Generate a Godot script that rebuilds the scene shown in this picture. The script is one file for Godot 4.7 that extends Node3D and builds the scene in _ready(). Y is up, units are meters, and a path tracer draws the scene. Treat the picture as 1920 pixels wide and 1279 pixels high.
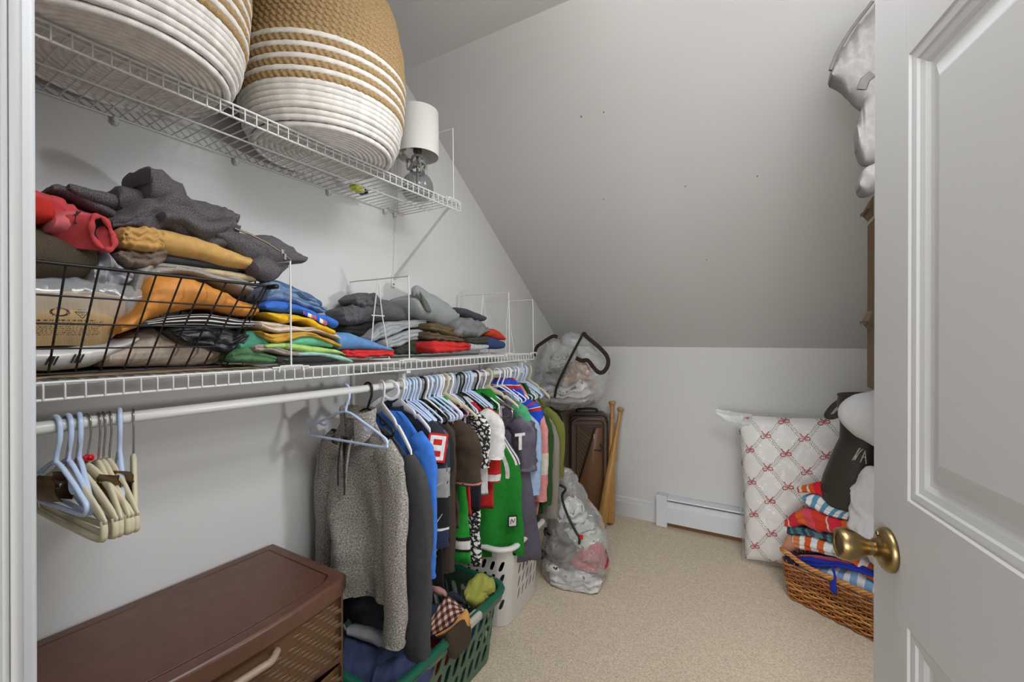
extends Node3D
# A walk-in closet under a roof slope. x runs from the shelf wall (negative) to the door side, z runs from the doorway (0) to the knee wall (-3.11), metres.

const FOCAL := 811.0
const WALL_X := -1.389
const FAR_Z := -3.11
const SHELF_X := -1.071
const ROD_X := -1.13
const ROD_Y := 1.112
const UPPER_Y := 1.819
const LOWER_Y := 1.197

var cam: Camera3D
var taken := {}
var M := {}
var tex := {}


# ---------------------------------------------------------------- shapes
class Sh:
	var v := PackedVector3Array()
	var n := PackedVector3Array()
	var t := PackedVector2Array()
	var i := PackedInt32Array()

	# rows of points; wu closes each row, wv closes the column of rows
	func grid(rows: Array, wu := false, wv := false, keep := false) -> Sh:
		var R := rows.size()
		var C: int = rows[0].size()
		var RR := R + (1 if wv else 0)
		var CC := C + (1 if wu else 0)
		var base := v.size()
		var us := PackedFloat32Array()
		us.resize(CC)
		var mid: PackedVector3Array = rows[R / 2]
		for c in range(1, CC):
			us[c] = us[c - 1] + mid[c % C].distance_to(mid[c - 1])
		var vs := 0.0
		for r in RR:
			var row: PackedVector3Array = rows[r % R]
			if r > 0:
				vs += row[0].distance_to((rows[r - 1] as PackedVector3Array)[0])
			for c in CC:
				v.append(row[c % C])
				t.append(Vector2(us[c], vs))
		var nn := PackedVector3Array()
		nn.resize(RR * CC)
		var ctr := Vector3.ZERO
		for k in range(base, v.size()):
			ctr += v[k]
		ctr /= float(RR * CC)
		var vol := 0.0
		for r in RR - 1:
			for c in CC - 1:
				var a := r * CC + c
				var b := a + 1
				var d := a + CC
				var e := d + 1
				var pa := v[base + a]
				var pe := v[base + e]
				var m := (pe - pa).cross(v[base + d] - v[base + b])
				vol += (pa - ctr).dot(m)
				nn[a] += m; nn[b] += m; nn[d] += m; nn[e] += m
		if wu:
			for r in RR:
				var s := nn[r * CC] + nn[r * CC + CC - 1]
				nn[r * CC] = s; nn[r * CC + CC - 1] = s
		if wv:
			for c in CC:
				var s := nn[c] + nn[(RR - 1) * CC + c]
				nn[c] = s; nn[(RR - 1) * CC + c] = s
		var sign := 1.0 if (vol > 0.0 or keep) else -1.0
		for k in nn.size():
			var q := nn[k] * sign
			n.append(q.normalized() if q.length_squared() > 1e-20 else Vector3.UP)
		for r in RR - 1:
			for c in CC - 1:
				var a := base + r * CC + c
				var b := a + 1
				var d := a + CC
				var e := d + 1
				if sign > 0.0:
					i.append_array(PackedInt32Array([a, e, b, a, d, e]))
				else:
					i.append_array(PackedInt32Array([a, b, e, a, e, d]))
		return self

	# a flat polygon corner list (convex), facing nrm
	func face(p: PackedVector3Array, nrm: Vector3, uv := PackedVector2Array()) -> Sh:
		var base := v.size()
		for k in p.size():
			v.append(p[k]); n.append(nrm)
			t.append(uv[k] if uv.size() > k else Vector2(p[k].x + p[k].z, p[k].y))
		for k in range(1, p.size() - 1):
			var m := (p[k] - p[0]).cross(p[k + 1] - p[0])
			if m.dot(nrm) > 0.0:
				i.append_array(PackedInt32Array([base, base + k + 1, base + k]))
			else:
				i.append_array(PackedInt32Array([base, base + k, base + k + 1]))
		return self

	func box(c: Vector3, s: Vector3) -> Sh:
		var h := s * 0.5
		for ax in 3:
			for sg in [-1.0, 1.0]:
				var nrm := Vector3.ZERO
				nrm[ax] = sg
				var p := PackedVector3Array()
				for q in [[-1, -1], [1, -1], [1, 1], [-1, 1]]:
					var d := Vector3.ZERO
					d[ax] = sg * h[ax]
					d[(ax + 1) % 3] = q[0] * h[(ax + 1) % 3]
					d[(ax + 2) % 3] = q[1] * h[(ax + 2) % 3]
					p.append(c + d)
				face(p, nrm)
		return self

	# a box with rounded edges
	func rbox(c: Vector3, s: Vector3, r: float, seg := 2) -> Sh:
		var h := s * 0.5
		r = minf(r, minf(h.x, minf(h.y, h.z)) * 0.999)
		for ax in 3:
			var bx := (ax + 1) % 3
			var cx := (ax + 2) % 3
			for sg in [-1.0, 1.0]:
				var rows := []
				for u in seg * 2 + 2:
					var row := PackedVector3Array()
					var pu := _edge(u, seg, h[bx], r)
					for w in seg * 2 + 2:
						var pw := _edge(w, seg, h[cx], r)
						var p := Vector3.ZERO
						p[ax] = sg * h[ax]; p[bx] = pu; p[cx] = pw
						var q := p.clamp(-(h - Vector3.ONE * r), h - Vector3.ONE * r)
						row.append(c + q + (p - q).normalized() * r)
					rows.append(row)
				var b0 := v.size()
				grid(rows, false, false, true)
				var nrm := Vector3.ZERO
				nrm[ax] = sg
				var wrong := n[b0 + (seg * 2 + 2) * (seg + 1) + seg].dot(nrm) < 0.0
				for k in range(b0, v.size()):
					var q := (v[k] - c).clamp(-(h - Vector3.ONE * r), h - Vector3.ONE * r)
					n[k] = (v[k] - c - q).normalized()
				if wrong:
					_flip(b0)
		return self

	func _flip(b0: int) -> void:
		var k := i.size() - 3
		while k >= 0 and i[k] >= b0:
			var s := i[k + 1]
			i[k + 1] = i[k + 2]; i[k + 2] = s
			k -= 3

	static func _edge(k: int, seg: int, h: float, r: float) -> float:
		if k <= seg:
			return -h + r * tan(0.25 * PI * k / seg) if k < seg else -h + r
		var m := seg * 2 + 1 - k
		return h - (r * tan(0.25 * PI * m / seg) if m < seg else r)

	# a round bar along a path; radii may be one number or a list
	func tube(path: PackedVector3Array, radius, sides := 8, closed := false, flat := 1.0, up0 := Vector3.ZERO) -> Sh:
		var N := path.size()
		var rows := []
		var up := up0
		for k in N:
			var a := path[(k - 1 + N) % N] if (closed or k > 0) else path[k]
			var b := path[(k + 1) % N] if (closed or k < N - 1) else path[k]
			var d := (b - a).normalized()
			if up == Vector3.ZERO:
				up = Vector3.UP if absf(d.y) < 0.9 else Vector3.RIGHT
			var sd := d.cross(up).normalized()
			if up0 == Vector3.ZERO:
				up = sd.cross(d).normalized()
				sd = d.cross(up).normalized()
			var uu := sd.cross(d).normalized()
			var r: float = radius if radius is float else radius[k]
			if not closed and k == 0:
				rows.append(_ring(path[k], sd, uu, r * 0.02, sides, flat))
			rows.append(_ring(path[k], sd, uu, r, sides, flat))
			if not closed and k == N - 1:
				rows.append(_ring(path[k], sd, uu, r * 0.02, sides, flat))
		return grid(rows, true, closed)

	static func _ring(p: Vector3, sd: Vector3, uu: Vector3, r: float, sides: int, flat: float) -> PackedVector3Array:
		var row := PackedVector3Array()
		for k in sides:
			var a := TAU * k / sides
			row.append(p + sd * (cos(a) * r) + uu * (sin(a) * r * flat))
		return row

	# profile of (radius, height) turned round y
	func lathe(prof: PackedVector2Array, sides := 32, at := Vector3.ZERO) -> Sh:
		var rows := []
		for p in prof:
			var row := PackedVector3Array()
			for k in sides:
				var a := TAU * k / sides
				row.append(at + Vector3(cos(a) * p.x, p.y, sin(a) * p.x))
			rows.append(row)
		return grid(rows, true)

	func moved(x: Transform3D) -> Sh:
		for k in v.size():
			v[k] = x * v[k]
			n[k] = (x.basis * n[k]).normalized()
		return self

	func scaled_uv(s: Vector2) -> Sh:
		for k in t.size():
			t[k] *= s
		return self

	func mesh() -> ArrayMesh:
		var a := []
		a.resize(Mesh.ARRAY_MAX)
		a[Mesh.ARRAY_VERTEX] = v
		a[Mesh.ARRAY_NORMAL] = n
		a[Mesh.ARRAY_TEX_UV] = t
		a[Mesh.ARRAY_INDEX] = i
		var m := ArrayMesh.new()
		m.add_surface_from_arrays(Mesh.PRIMITIVE_TRIANGLES, a)
		return m


static func curve(pts: Array, steps := 6, closed := false) -> PackedVector3Array:
	var out := PackedVector3Array()
	var N := pts.size()
	var last := N if closed else N - 1
	for k in last:
		var p0: Vector3 = pts[(k - 1 + N) % N] if (closed or k > 0) else pts[0]
		var p1: Vector3 = pts[k]
		var p2: Vector3 = pts[(k + 1) % N]
		var p3: Vector3 = pts[(k + 2) % N] if (closed or k < N - 2) else pts[N - 1]
		for s in steps:
			out.append(p1.cubic_interpolate(p2, p0, p3, float(s) / steps))
	if not closed:
		out.append(pts[N - 1])
	return out


static func lerps(list: Array, u: float) -> float:      # list of [u, value], smooth between
	if u <= list[0][0]:
		return list[0][1]
	for k in range(1, list.size()):
		if u <= list[k][0]:
			var f: float = (u - list[k - 1][0]) / (list[k][0] - list[k - 1][0])
			f = f * f * (3.0 - 2.0 * f)
			return lerpf(list[k - 1][1], list[k][1], f)
	return list[list.size() - 1][1]


static func lin(list: Array, u: float) -> float:
	if u <= list[0][0]:
		return list[0][1]
	for k in range(1, list.size()):
		if u <= list[k][0]:
			return lerpf(list[k - 1][1], list[k][1], (u - list[k - 1][0]) / (list[k][0] - list[k - 1][0]))
	return list[list.size() - 1][1]


# ---------------------------------------------------------------- things and parts
func numbered(called: String) -> String:
	if not taken.has(called):
		taken[called] = 0
		return called
	taken[called] += 1
	return "%s_%03d" % [called, taken[called]]


func tag(o: Node3D, label: String, category: String, group := "", kind := "") -> Node3D:
	if label:
		o.set_meta("label", label)
	if category:
		o.set_meta("category", category)
	if group:
		o.set_meta("group", group)
	if kind:
		o.set_meta("kind", kind)
	return o


func thing(called: String, label: String, category: String, at := Vector3.ZERO, turn := 0.0, group := "") -> Node3D:
	var o := Node3D.new()
	o.name = numbered(called)
	add_child(o, true)
	o.position = at
	o.rotation.y = turn
	tag(o, label, category, group)
	return o


func part(called: String, s, m: Material, parent: Node3D, at := Transform3D.IDENTITY) -> MeshInstance3D:
	var o := MeshInstance3D.new()
	o.name = called if parent != self else numbered(called)
	o.mesh = s.mesh() if s is Sh else s
	o.material_override = m
	o.transform = at
	parent.add_child(o, true)
	return o


func struct(called: String, s, m: Material, label: String) -> MeshInstance3D:
	var o := part(called, s, m, self)
	tag(o, label, "", "", "structure")
	return o


func copy(o: Node3D, label := "", at = null, turn = null) -> Node3D:
	var c: Node3D = o.duplicate()
	c.name = numbered(String(o.name).rstrip("0123456789_"))
	add_child(c, true)
	if label:
		c.set_meta("label", label)
	if at != null:
		c.position = at
	if turn != null:
		c.rotation.y = turn
	return c


# ---------------------------------------------------------------- a pixel of the photograph as a point on a real plane of the room
func ray(x: float, y: float) -> Vector3:
	return cam.basis * Vector3((x - 960.0) / FOCAL, (639.5 - y) / FOCAL, -1.0)


func onx(x: float, y: float, px: float) -> Vector3:
	var d := ray(x, y)
	return cam.position + d * ((px - cam.position.x) / d.x)


func onz(x: float, y: float, pz: float) -> Vector3:
	var d := ray(x, y)
	return cam.position + d * ((pz - cam.position.z) / d.z)


func ony(x: float, y: float, py: float) -> Vector3:
	var d := ray(x, y)
	return cam.position + d * ((py - cam.position.y) / d.y)


# ---------------------------------------------------------------- materials
func noise_tex(key: String, freq: float, lo: float, hi: float, octaves := 3, size := 256, normal := false, bump := 4.0, kind := FastNoiseLite.TYPE_SIMPLEX_SMOOTH) -> NoiseTexture2D:
	if tex.has(key):
		return tex[key]
	var f := FastNoiseLite.new()
	f.seed = key.hash() & 0xffff
	f.noise_type = kind
	f.frequency = freq
	f.fractal_octaves = octaves
	var t := NoiseTexture2D.new()
	t.width = size; t.height = size
	t.seamless = true
	t.noise = f
	t.generate_mipmaps = false
	if normal:
		t.as_normal_map = true
		t.bump_strength = bump
	else:
		var g := Gradient.new()
		g.set_color(0, Color(lo, lo, lo)); g.set_color(1, Color(hi, hi, hi))
		t.color_ramp = g
	tex[key] = t
	return t


func mat(key: String, c: Color, rough := 0.8, metal := 0.0) -> StandardMaterial3D:
	if M.has(key):
		return M[key]
	var m := StandardMaterial3D.new()
	m.resource_name = key
	m.albedo_color = c
	m.roughness = rough
	m.metallic = metal
	M[key] = m
	return m


# cloth: a weave normal, a faint mottling; heather speckles the yarn
func cloth(key: String, c: Color, heather := 0.0, rough := 0.92, weave := 90.0) -> StandardMaterial3D:
	if M.has(key):
		return M[key]
	var m := mat(key, c, rough)
	m.uv1_triplanar = true
	m.uv1_scale = Vector3.ONE * (weave / 12.0)
	m.albedo_texture = noise_tex("heather", 0.16, 0.25, 1.0, 3) if heather > 0.6 else (noise_tex("heather_soft", 0.16, 0.62, 1.0, 3) if heather > 0.2 else noise_tex("mottle", 0.02, 0.84, 1.0, 4))
	m.normal_enabled = true
	m.normal_texture = noise_tex("weave", 0.22, 0, 1, 2, 256, true, 3.0)
	m.normal_scale = 0.35
	m.rim_enabled = true
	m.rim = 0.15
	return m


func image_mat(key: String, im: Image, rough := 0.9, sc := Vector2.ONE, tri := false) -> StandardMaterial3D:
	if M.has(key):
		return M[key]
	var m := mat(key, Color.WHITE, rough)
	m.albedo_texture = ImageTexture.create_from_image(im)
	m.uv1_scale = Vector3(sc.x, sc.y, sc.x)
	m.uv1_triplanar = tri
	if tri:
		m.uv1_scale = Vector3.ONE * sc.x
	return m


# bands of colour, each [colour, width]; across = along u, else along v
func bands(list: Array, across := true, size := 128) -> Image:
	var im := Image.create(size, size, false, Image.FORMAT_RGB8)
	var total := 0.0
	for b in list:
		total += b[1]
	var p := 0.0
	for b in list:
		var a := int(round(p / total * size))
		p += b[1]
		var e := int(round(p / total * size))
		im.fill_rect(Rect2i(a, 0, e - a, size) if across else Rect2i(0, a, size, e - a), b[0])
	return im


func glassy(key: String, c: Color, alpha: float, rough := 0.1) -> StandardMaterial3D:
	var m := mat(key, Color(c.r, c.g, c.b, alpha), rough)
	m.transparency = BaseMaterial3D.TRANSPARENCY_ALPHA
	return m


# ---------------------------------------------------------------- cloth shapes
# a folded garment: a stack of soft layers with rounded folded edges. size (x wide, y high, z deep), base at y = 0
func folded(size: Vector3, layers: int, sd: int, soft := 1.0, droop := 0.0, round_ := 4.0) -> Sh:
	var f := FastNoiseLite.new()
	f.seed = sd
	f.frequency = 1.0
	f.fractal_octaves = 2
	var rng := RandomNumberGenerator.new()
	rng.seed = sd
	var offs := []
	var shx := []
	for k in layers:
		offs.append(rng.randf_range(-1.0, 1.0))
		shx.append(Vector2(rng.randf_range(-1, 1), rng.randf_range(-1, 1)))
	var T := 72
	var rows := []
	var per := 6
	var nv := layers * per
	var lh := size.y / layers
	# bottom cap, sides, top cap
	var prof := []                                      # [shrink, y, layer]
	for k in 3:
		prof.append([0.02 + 0.45 * k, 0.0, 0])
	for l in layers:
		for k in per:
			var a := -0.5 * PI + PI * (k + 0.5) / per
			prof.append([1.0 - (1.0 - cos(a)) * lh * 0.55 / (0.5 * minf(size.x, size.z)), (l + 0.5 + 0.5 * sin(a)) * lh, l])
	for k in 7:
		prof.append([0.94 - 0.153 * k, size.y, layers - 1])
	for p in prof:
		var row := PackedVector3Array()
		var l: int = p[2]
		for k in T:
			var a := TAU * k / T
			var c := cos(a); var s := sin(a)
			var rr := pow(pow(absf(c), round_) + pow(absf(s), round_), -1.0 / round_)
			var ex: float = p[0] * (1.0 + offs[l] * 0.035 * soft)
			var x := c * rr * size.x * 0.5 * ex
			var z := s * rr * size.z * 0.5 * ex
			x += shx[l].x * 0.012 * soft
			z += shx[l].y * 0.008 * soft
			var w := f.get_noise_3d(x * 9.0, l * 1.7, z * 9.0)
			var w2 := f.get_noise_3d(x * 26.0 + 7.0, p[1] * 30.0, z * 26.0)
			x += w2 * 0.004 * soft
			z += f.get_noise_3d(x * 20.0 + 31.0, p[1] * 40.0 + l * 3.0, z * 20.0) * 0.007 * soft
			var up: float = p[1] / size.y
			var y: float = p[1] + up * (w * 0.02 + w2 * 0.007) * soft
			var ed := maxf(absf(x) / (size.x * 0.5), absf(z) / (size.z * 0.5))
			y -= up * up * size.y * 0.22 * soft * clampf((ed - 0.55) / 0.45, 0.0, 1.0) * (0.6 + 0.8 * f.get_noise_2d(a * 1.3, 5.0))
			if droop != 0.0:
				y -= droop * pow(maxf(0.0, ed), 3.0)
			row.append(Vector3(x, maxf(y, 0.0005 * p[0]), z))
		rows.append(row)
	return Sh.new().grid(rows, true)


# soft bodies: round-ended bones joined by a smooth minimum, meshed as surface nets, then creased. caps: [a, b, ra, rb]
func lump(caps: Array, cell: float, sharp := 90.0, crease := 0.004, freq := 14.0, sd := 1, squash := Vector3.ONE, dir := Vector3.ONE) -> Sh:
	var inv := Vector3.ONE / squash
	var lo := Vector3.ONE * 1e9
	var hi := -lo
	for c in caps:
		for k in 2:
			var p: Vector3 = (c[k] as Vector3) * inv
			var r: float = c[2 + k] + cell * 2.0 + 2.0 / sharp
			lo = lo.min(p - Vector3.ONE * r)
			hi = hi.max(p + Vector3.ONE * r)
	var nx := int((hi.x - lo.x) / cell) + 2
	var ny := int((hi.y - lo.y) / cell) + 2
	var nz := int((hi.z - lo.z) / cell) + 2
	var sum := PackedFloat32Array()
	sum.resize(nx * ny * nz)
	for c in caps:
		var a: Vector3 = (c[0] as Vector3) * inv
		var b: Vector3 = (c[1] as Vector3) * inv
		var ra: float = c[2]
		var rb: float = c[3]
		var rm := maxf(ra, rb) + maxf(cell * 2.0, 3.5 / sharp)
		var l := a.min(b) - Vector3.ONE * rm - lo
		var h := a.max(b) + Vector3.ONE * rm - lo
		var ab := b - a
		var il := 1.0 / maxf(ab.length_squared(), 1e-9)
		for x in range(maxi(0, int(l.x / cell)), mini(nx, int(h.x / cell) + 2)):
			for y in range(maxi(0, int(l.y / cell)), mini(ny, int(h.y / cell) + 2)):
				var o := (x * ny + y) * nz
				for z in range(maxi(0, int(l.z / cell)), mini(nz, int(h.z / cell) + 2)):
					var p := lo + Vector3(x, y, z) * cell
					var u := clampf((p - a).dot(ab) * il, 0.0, 1.0)
					var d := p.distance_to(a + ab * u) - (ra + (rb - ra) * u)
					sum[o + z] += exp(-sharp * d)
	return _nets(sum, nx, ny, nz, lo, cell, squash, crease, freq, sd, dir)


func _nets(sum: PackedFloat32Array, nx: int, ny: int, nz: int, lo: Vector3, cell: float, squash: Vector3, crease: float, freq: float, sd: int, dir: Vector3) -> Sh:
	# inside where sum > 1
	var ids := {}
	var s := Sh.new()
	var sy := nz
	var sx := ny * nz
	var offs := [0, 1, sy, sy + 1, sx, sx + 1, sx + sy, sx + sy + 1]
	for x in nx - 1:
		for y in ny - 1:
			for z in nz - 1:
				var o := x * sx + y * sy + z
				var inside := 0
				for k in 8:
					if sum[o + offs[k]] > 1.0:
						inside += 1
				if inside == 0 or inside == 8:
					continue
				var p := Vector3.ZERO
				var cnt := 0
				for e in [[0, 1], [2, 3], [4, 5], [6, 7], [0, 2], [1, 3], [4, 6], [5, 7], [0, 4], [1, 5], [2, 6], [3, 7]]:
					var va := log(maxf(sum[o + offs[e[0]]], 1e-12))
					var vb := log(maxf(sum[o + offs[e[1]]], 1e-12))
					if (va > 0.0) == (vb > 0.0):
						continue
					var u := va / (va - vb)
					var ca := Vector3(e[0] >> 2, (e[0] >> 1) & 1, e[0] & 1)
					var cb := Vector3(e[1] >> 2, (e[1] >> 1) & 1, e[1] & 1)
					p += ca.lerp(cb, u)
					cnt += 1
				ids[o] = s.v.size()
				s.v.append((lo + (Vector3(x, y, z) + p / cnt) * cell) * squash)
	s.n.resize(s.v.size())
	s.t.resize(s.v.size())
	for o in ids:
		var z: int = o % nz
		var y: int = (o / sy) % ny
		var x: int = o / sx
		for ax in 3:
			var st: int = [sx, sy, 1][ax]
			var b: int = [sy, 1, sx][ax]
			var c: int = [1, sx, sy][ax]
			if [y, z, x][ax] == 0 or [z, x, y][ax] == 0:
				continue
			var i0 := sum[o] > 1.0
			var i1 := sum[o + st] > 1.0
			if i0 == i1:
				continue
			if not (ids.has(o - b) and ids.has(o - c) and ids.has(o - b - c)):
				continue
			var q := [ids[o], ids[o - b], ids[o - b - c], ids[o - c]]
			if i0:
				s.i.append_array(PackedInt32Array([q[0], q[2], q[1], q[0], q[3], q[2]]))
			else:
				s.i.append_array(PackedInt32Array([q[0], q[1], q[2], q[0], q[2], q[3]]))
	renormal(s)
	if crease > 0.0:
		var f := FastNoiseLite.new()
		f.seed = sd
		f.frequency = 1.0
		f.fractal_type = FastNoiseLite.FRACTAL_RIDGED
		f.fractal_octaves = 2
		var g := FastNoiseLite.new()
		g.seed = sd + 9
		g.frequency = 1.0
		for k in s.v.size():
			var p := s.v[k]
			var w := Vector3(g.get_noise_3dv(p * 6.0), g.get_noise_3dv(p * 6.0 + Vector3.ONE * 9.0), g.get_noise_3dv(p * 6.0 - Vector3.ONE * 9.0)) * 0.04
			var q := (p + w) * dir * freq
			s.v[k] += s.n[k] * (crease * (f.get_noise_3dv(q) * 0.9 - 0.2))
		renormal(s)
	return s


func renormal(s: Sh) -> void:
	s.n.fill(Vector3.ZERO)
	for k in range(0, s.i.size(), 3):
		var a := s.i[k]; var b := s.i[k + 1]; var c := s.i[k + 2]
		var m := (s.v[c] - s.v[a]).cross(s.v[b] - s.v[a])
		s.n[a] += m; s.n[b] += m; s.n[c] += m
	for k in s.n.size():
		s.n[k] = s.n[k].normalized() if s.n[k].length_squared() > 1e-24 else Vector3.UP
		if s.t.size() > k and s.t[k] == Vector2.ZERO:
			s.t[k] = Vector2(s.v[k].x + s.v[k].z, s.v[k].y)


# a chain of bones through points [pos, radius]
func chain(pts: Array) -> Array:
	var out := []
	for k in pts.size() - 1:
		out.append([pts[k][0], pts[k + 1][0], pts[k][1], pts[k + 1][1]])
	return out


# a stuffed cushion in the xy plane, w wide, h high, d thick, pulled in at the corners
func cushion(w: float, h: float, d: float, sd: int, crease := 0.006, nu := 40, nv := 44) -> Sh:
	var f := FastNoiseLite.new()
	f.seed = sd
	f.frequency = 1.0
	f.fractal_type = FastNoiseLite.FRACTAL_RIDGED
	f.fractal_octaves = 3
	var rows := []
	for r in nv + 1:
		var b := -1.0 + 2.0 * r / nv
		var row := PackedVector3Array()
		for c in nu * 2:
			var side := 1.0 if c < nu else -1.0
			var a := -1.0 + 2.0 * c / nu if c < nu else 1.0 - 2.0 * (c - nu) / nu
			var pin := 1.0 - 0.06 * (1.0 - a * a) * 0.5
			var pinb := 1.0 - 0.06 * (1.0 - b * b) * 0.5
			var x := a * w * 0.5 * pinb
			var y := b * h * 0.5 * pin
			var th := pow(maxf(0.0, 1.0 - pow(absf(a), 3.0)), 0.5) * pow(maxf(0.0, 1.0 - pow(absf(b), 3.0)), 0.5)
			var z := side * d * 0.5 * th
			z += crease * th * f.get_noise_3d(x * 7.0, y * 7.0, side * 4.0) * side
			x += crease * 0.4 * f.get_noise_3d(x * 5.0 + 9.0, y * 9.0, side)
			row.append(Vector3(x, y, z))
		rows.append(row)
	return Sh.new().grid(rows, true)


func _ready() -> void:
	# camera
	cam = Camera3D.new()
	cam.name = "camera"
	cam.position = Vector3(0, 1.272, 0)
	cam.rotation = Vector3(deg_to_rad(-0.18), deg_to_rad(30.6), 0)
	cam.fov = rad_to_deg(2.0 * atan(639.5 / FOCAL))
	cam.near = 0.02
	add_child(cam)
	cam.current = true
	# air and exposure
	var e := Environment.new()
	e.background_mode = Environment.BG_COLOR
	e.background_color = Color(0.05, 0.05, 0.05)
	e.ambient_light_source = Environment.AMBIENT_SOURCE_DISABLED
	e.tonemap_mode = Environment.TONE_MAPPER_LINEAR
	e.tonemap_exposure = 0.98
	e.sdfgi_enabled = true
	e.ssao_enabled = true
	e.ssil_enabled = true
	var we := WorldEnvironment.new()
	we.name = "environment"
	we.environment = e
	add_child(we)
	# an unseen ceiling lamp, an added fill panel and wall spot, an unseen hall window
	unseen_ceiling_lamp("unseen_ceiling_lamp", "unseen round ceiling lamp out of view, lighting the top of the sloped ceiling", Vector3(-0.34, 2.44, -1.02), 0.115)
	added_ceiling_panel()
	unseen_hall_window()
	added_wall_lamp()
	room()
	door()
	var u := wire_shelf("wire_shelf", "upper white wire shelf holding two rope baskets and a lamp", UPPER_Y, 1.40)
	upper_details(u)
	var l := wire_shelf("wire_shelf", "lower white wire shelf loaded with folded clothes above the hanging rod", LOWER_Y, 2.035)
	lower_details(l)
	closet_rod()
	_things()


func unseen_ceiling_lamp(called: String, label: String, at: Vector3, energy: float) -> void:  # out of view above the frame; brightens the top of the slope
	var o := thing(called, label, "ceiling lamp", at)
	var white := mat("lamp_white", Color(0.9, 0.9, 0.88), 0.5)
	part("lamp_base", Sh.new().lathe(PackedVector2Array([Vector2(0.002, 0), Vector2(0.15, 0), Vector2(0.152, -0.012), Vector2(0.145, -0.022), Vector2(0.002, -0.022)]), 40), white, o)
	var g := mat("unseen_lamp_glow", Color(1, 0.98, 0.94), 0.4)
	g.emission_enabled = true
	g.emission = Color(1, 0.97, 0.92)
	g.emission_energy_multiplier = 1.2
	var prof := PackedVector2Array()
	for k in 9:
		var a := 0.5 * PI * k / 8.0
		prof.append(Vector2(maxf(0.002, 0.138 * cos(a)), -0.022 - 0.062 * sin(a)))
	part("lamp_dome", Sh.new().lathe(prof, 40), g, o)
	var l := OmniLight3D.new()
	l.name = "unseen_lamp_light"
	l.position = Vector3(0, -0.16, 0)
	l.light_color = Color(0.98, 0.985, 1.0)
	l.light_energy = energy
	l.light_size = 0.12
	l.omni_range = 8.0
	l.omni_attenuation = 2.0
	l.shadow_enabled = true
	o.add_child(l)


func added_ceiling_panel() -> void:  # added fill panel that brightens the closet from overhead
	var o := thing("added_fill_panel", "added flat fill light panel on the ceiling just inside the closet doorway", "ceiling lamp", Vector3(0.36, 2.425, -0.66))
	var g := mat("fill_panel_glow", Color(1, 1, 1), 0.4)
	g.emission_enabled = true
	g.emission = Color(0.975, 0.985, 1.0)
	g.emission_energy_multiplier = 1.0
	part("fill_panel_frame", Sh.new().box(Vector3(0, 0.004, 0), Vector3(0.78, 0.02, 0.86)), mat("lamp_white", Color.WHITE), o)
	part("fill_panel_diffuser", Sh.new().box(Vector3(0, -0.008, 0), Vector3(0.74, 0.006, 0.82)), g, o)
	var l := AreaLight3D.new()
	l.name = "fill_panel_light"
	l.area_size = Vector2(0.74, 0.82)
	l.position = Vector3(0, -0.02, 0)
	l.rotation.x = -PI / 2
	l.light_color = Color(0.975, 0.985, 1.0)
	l.light_energy = 3.3
	l.area_range = 9.0
	l.shadow_enabled = true
	o.add_child(l)


func added_wall_lamp() -> void:  # added fill spot, aimed to brighten the shelf wall
	var o := thing("added_wall_lamp", "added white cone fill lamp behind the open door, lighting the shelf wall", "wall lamp", Vector3(0.80, 1.25, -1.27))
	var met := mat("lamp_metal", Color(0.55, 0.53, 0.50), 0.35, 0.9)
	part("wall_plate", Sh.new().rbox(Vector3(-0.008, 0, 0), Vector3(0.016, 0.12, 0.09), 0.006), met, o)
	part("arm", Sh.new().tube(curve([Vector3(-0.01, 0, 0), Vector3(-0.04, -0.005, 0), Vector3(-0.07, 0, 0)], 5), 0.008, 10), met, o)
	var dir := Vector3(-2.09, 0.05, 0.30).normalized()
	var x := dir.cross(Vector3.UP).normalized()
	var at := Transform3D(Basis(x, -dir, x.cross(-dir)), Vector3(-0.06, 0, 0))
	part("fill_lamp_shade", Sh.new().lathe(PackedVector2Array([Vector2(0.001, 0.0), Vector2(0.03, 0.0), Vector2(0.045, -0.03), Vector2(0.085, -0.10), Vector2(0.082, -0.10), Vector2(0.042, -0.032), Vector2(0.001, -0.02)]), 32), mat("lamp_white", Color.WHITE), o, at)
	var g := mat("fill_bulb_glow", Color(1, 1, 1), 0.4)
	g.emission_enabled = true
	g.emission = Color(0.98, 0.985, 1.0)
	g.emission_energy_multiplier = 1.2
	part("fill_bulb_face", Sh.new().lathe(PackedVector2Array([Vector2(0.001, -0.082), Vector2(0.06, -0.080), Vector2(0.062, -0.074), Vector2(0.001, -0.072)]), 28), g, o, at)
	var l := SpotLight3D.new()
	l.name = "unseen_lamp_light"
	l.transform = Transform3D(Basis.looking_at(dir), Vector3(-0.06, 0, 0) + dir * 0.12)
	l.light_color = Color(0.98, 0.985, 1.0)
	l.light_energy = 1.1
	l.light_size = 0.06
	l.spot_angle = 46.0
	l.spot_angle_attenuation = 1.0
	l.spot_range = 9.0
	l.spot_attenuation = 2.0
	l.shadow_enabled = true
	o.add_child(l)


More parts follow.
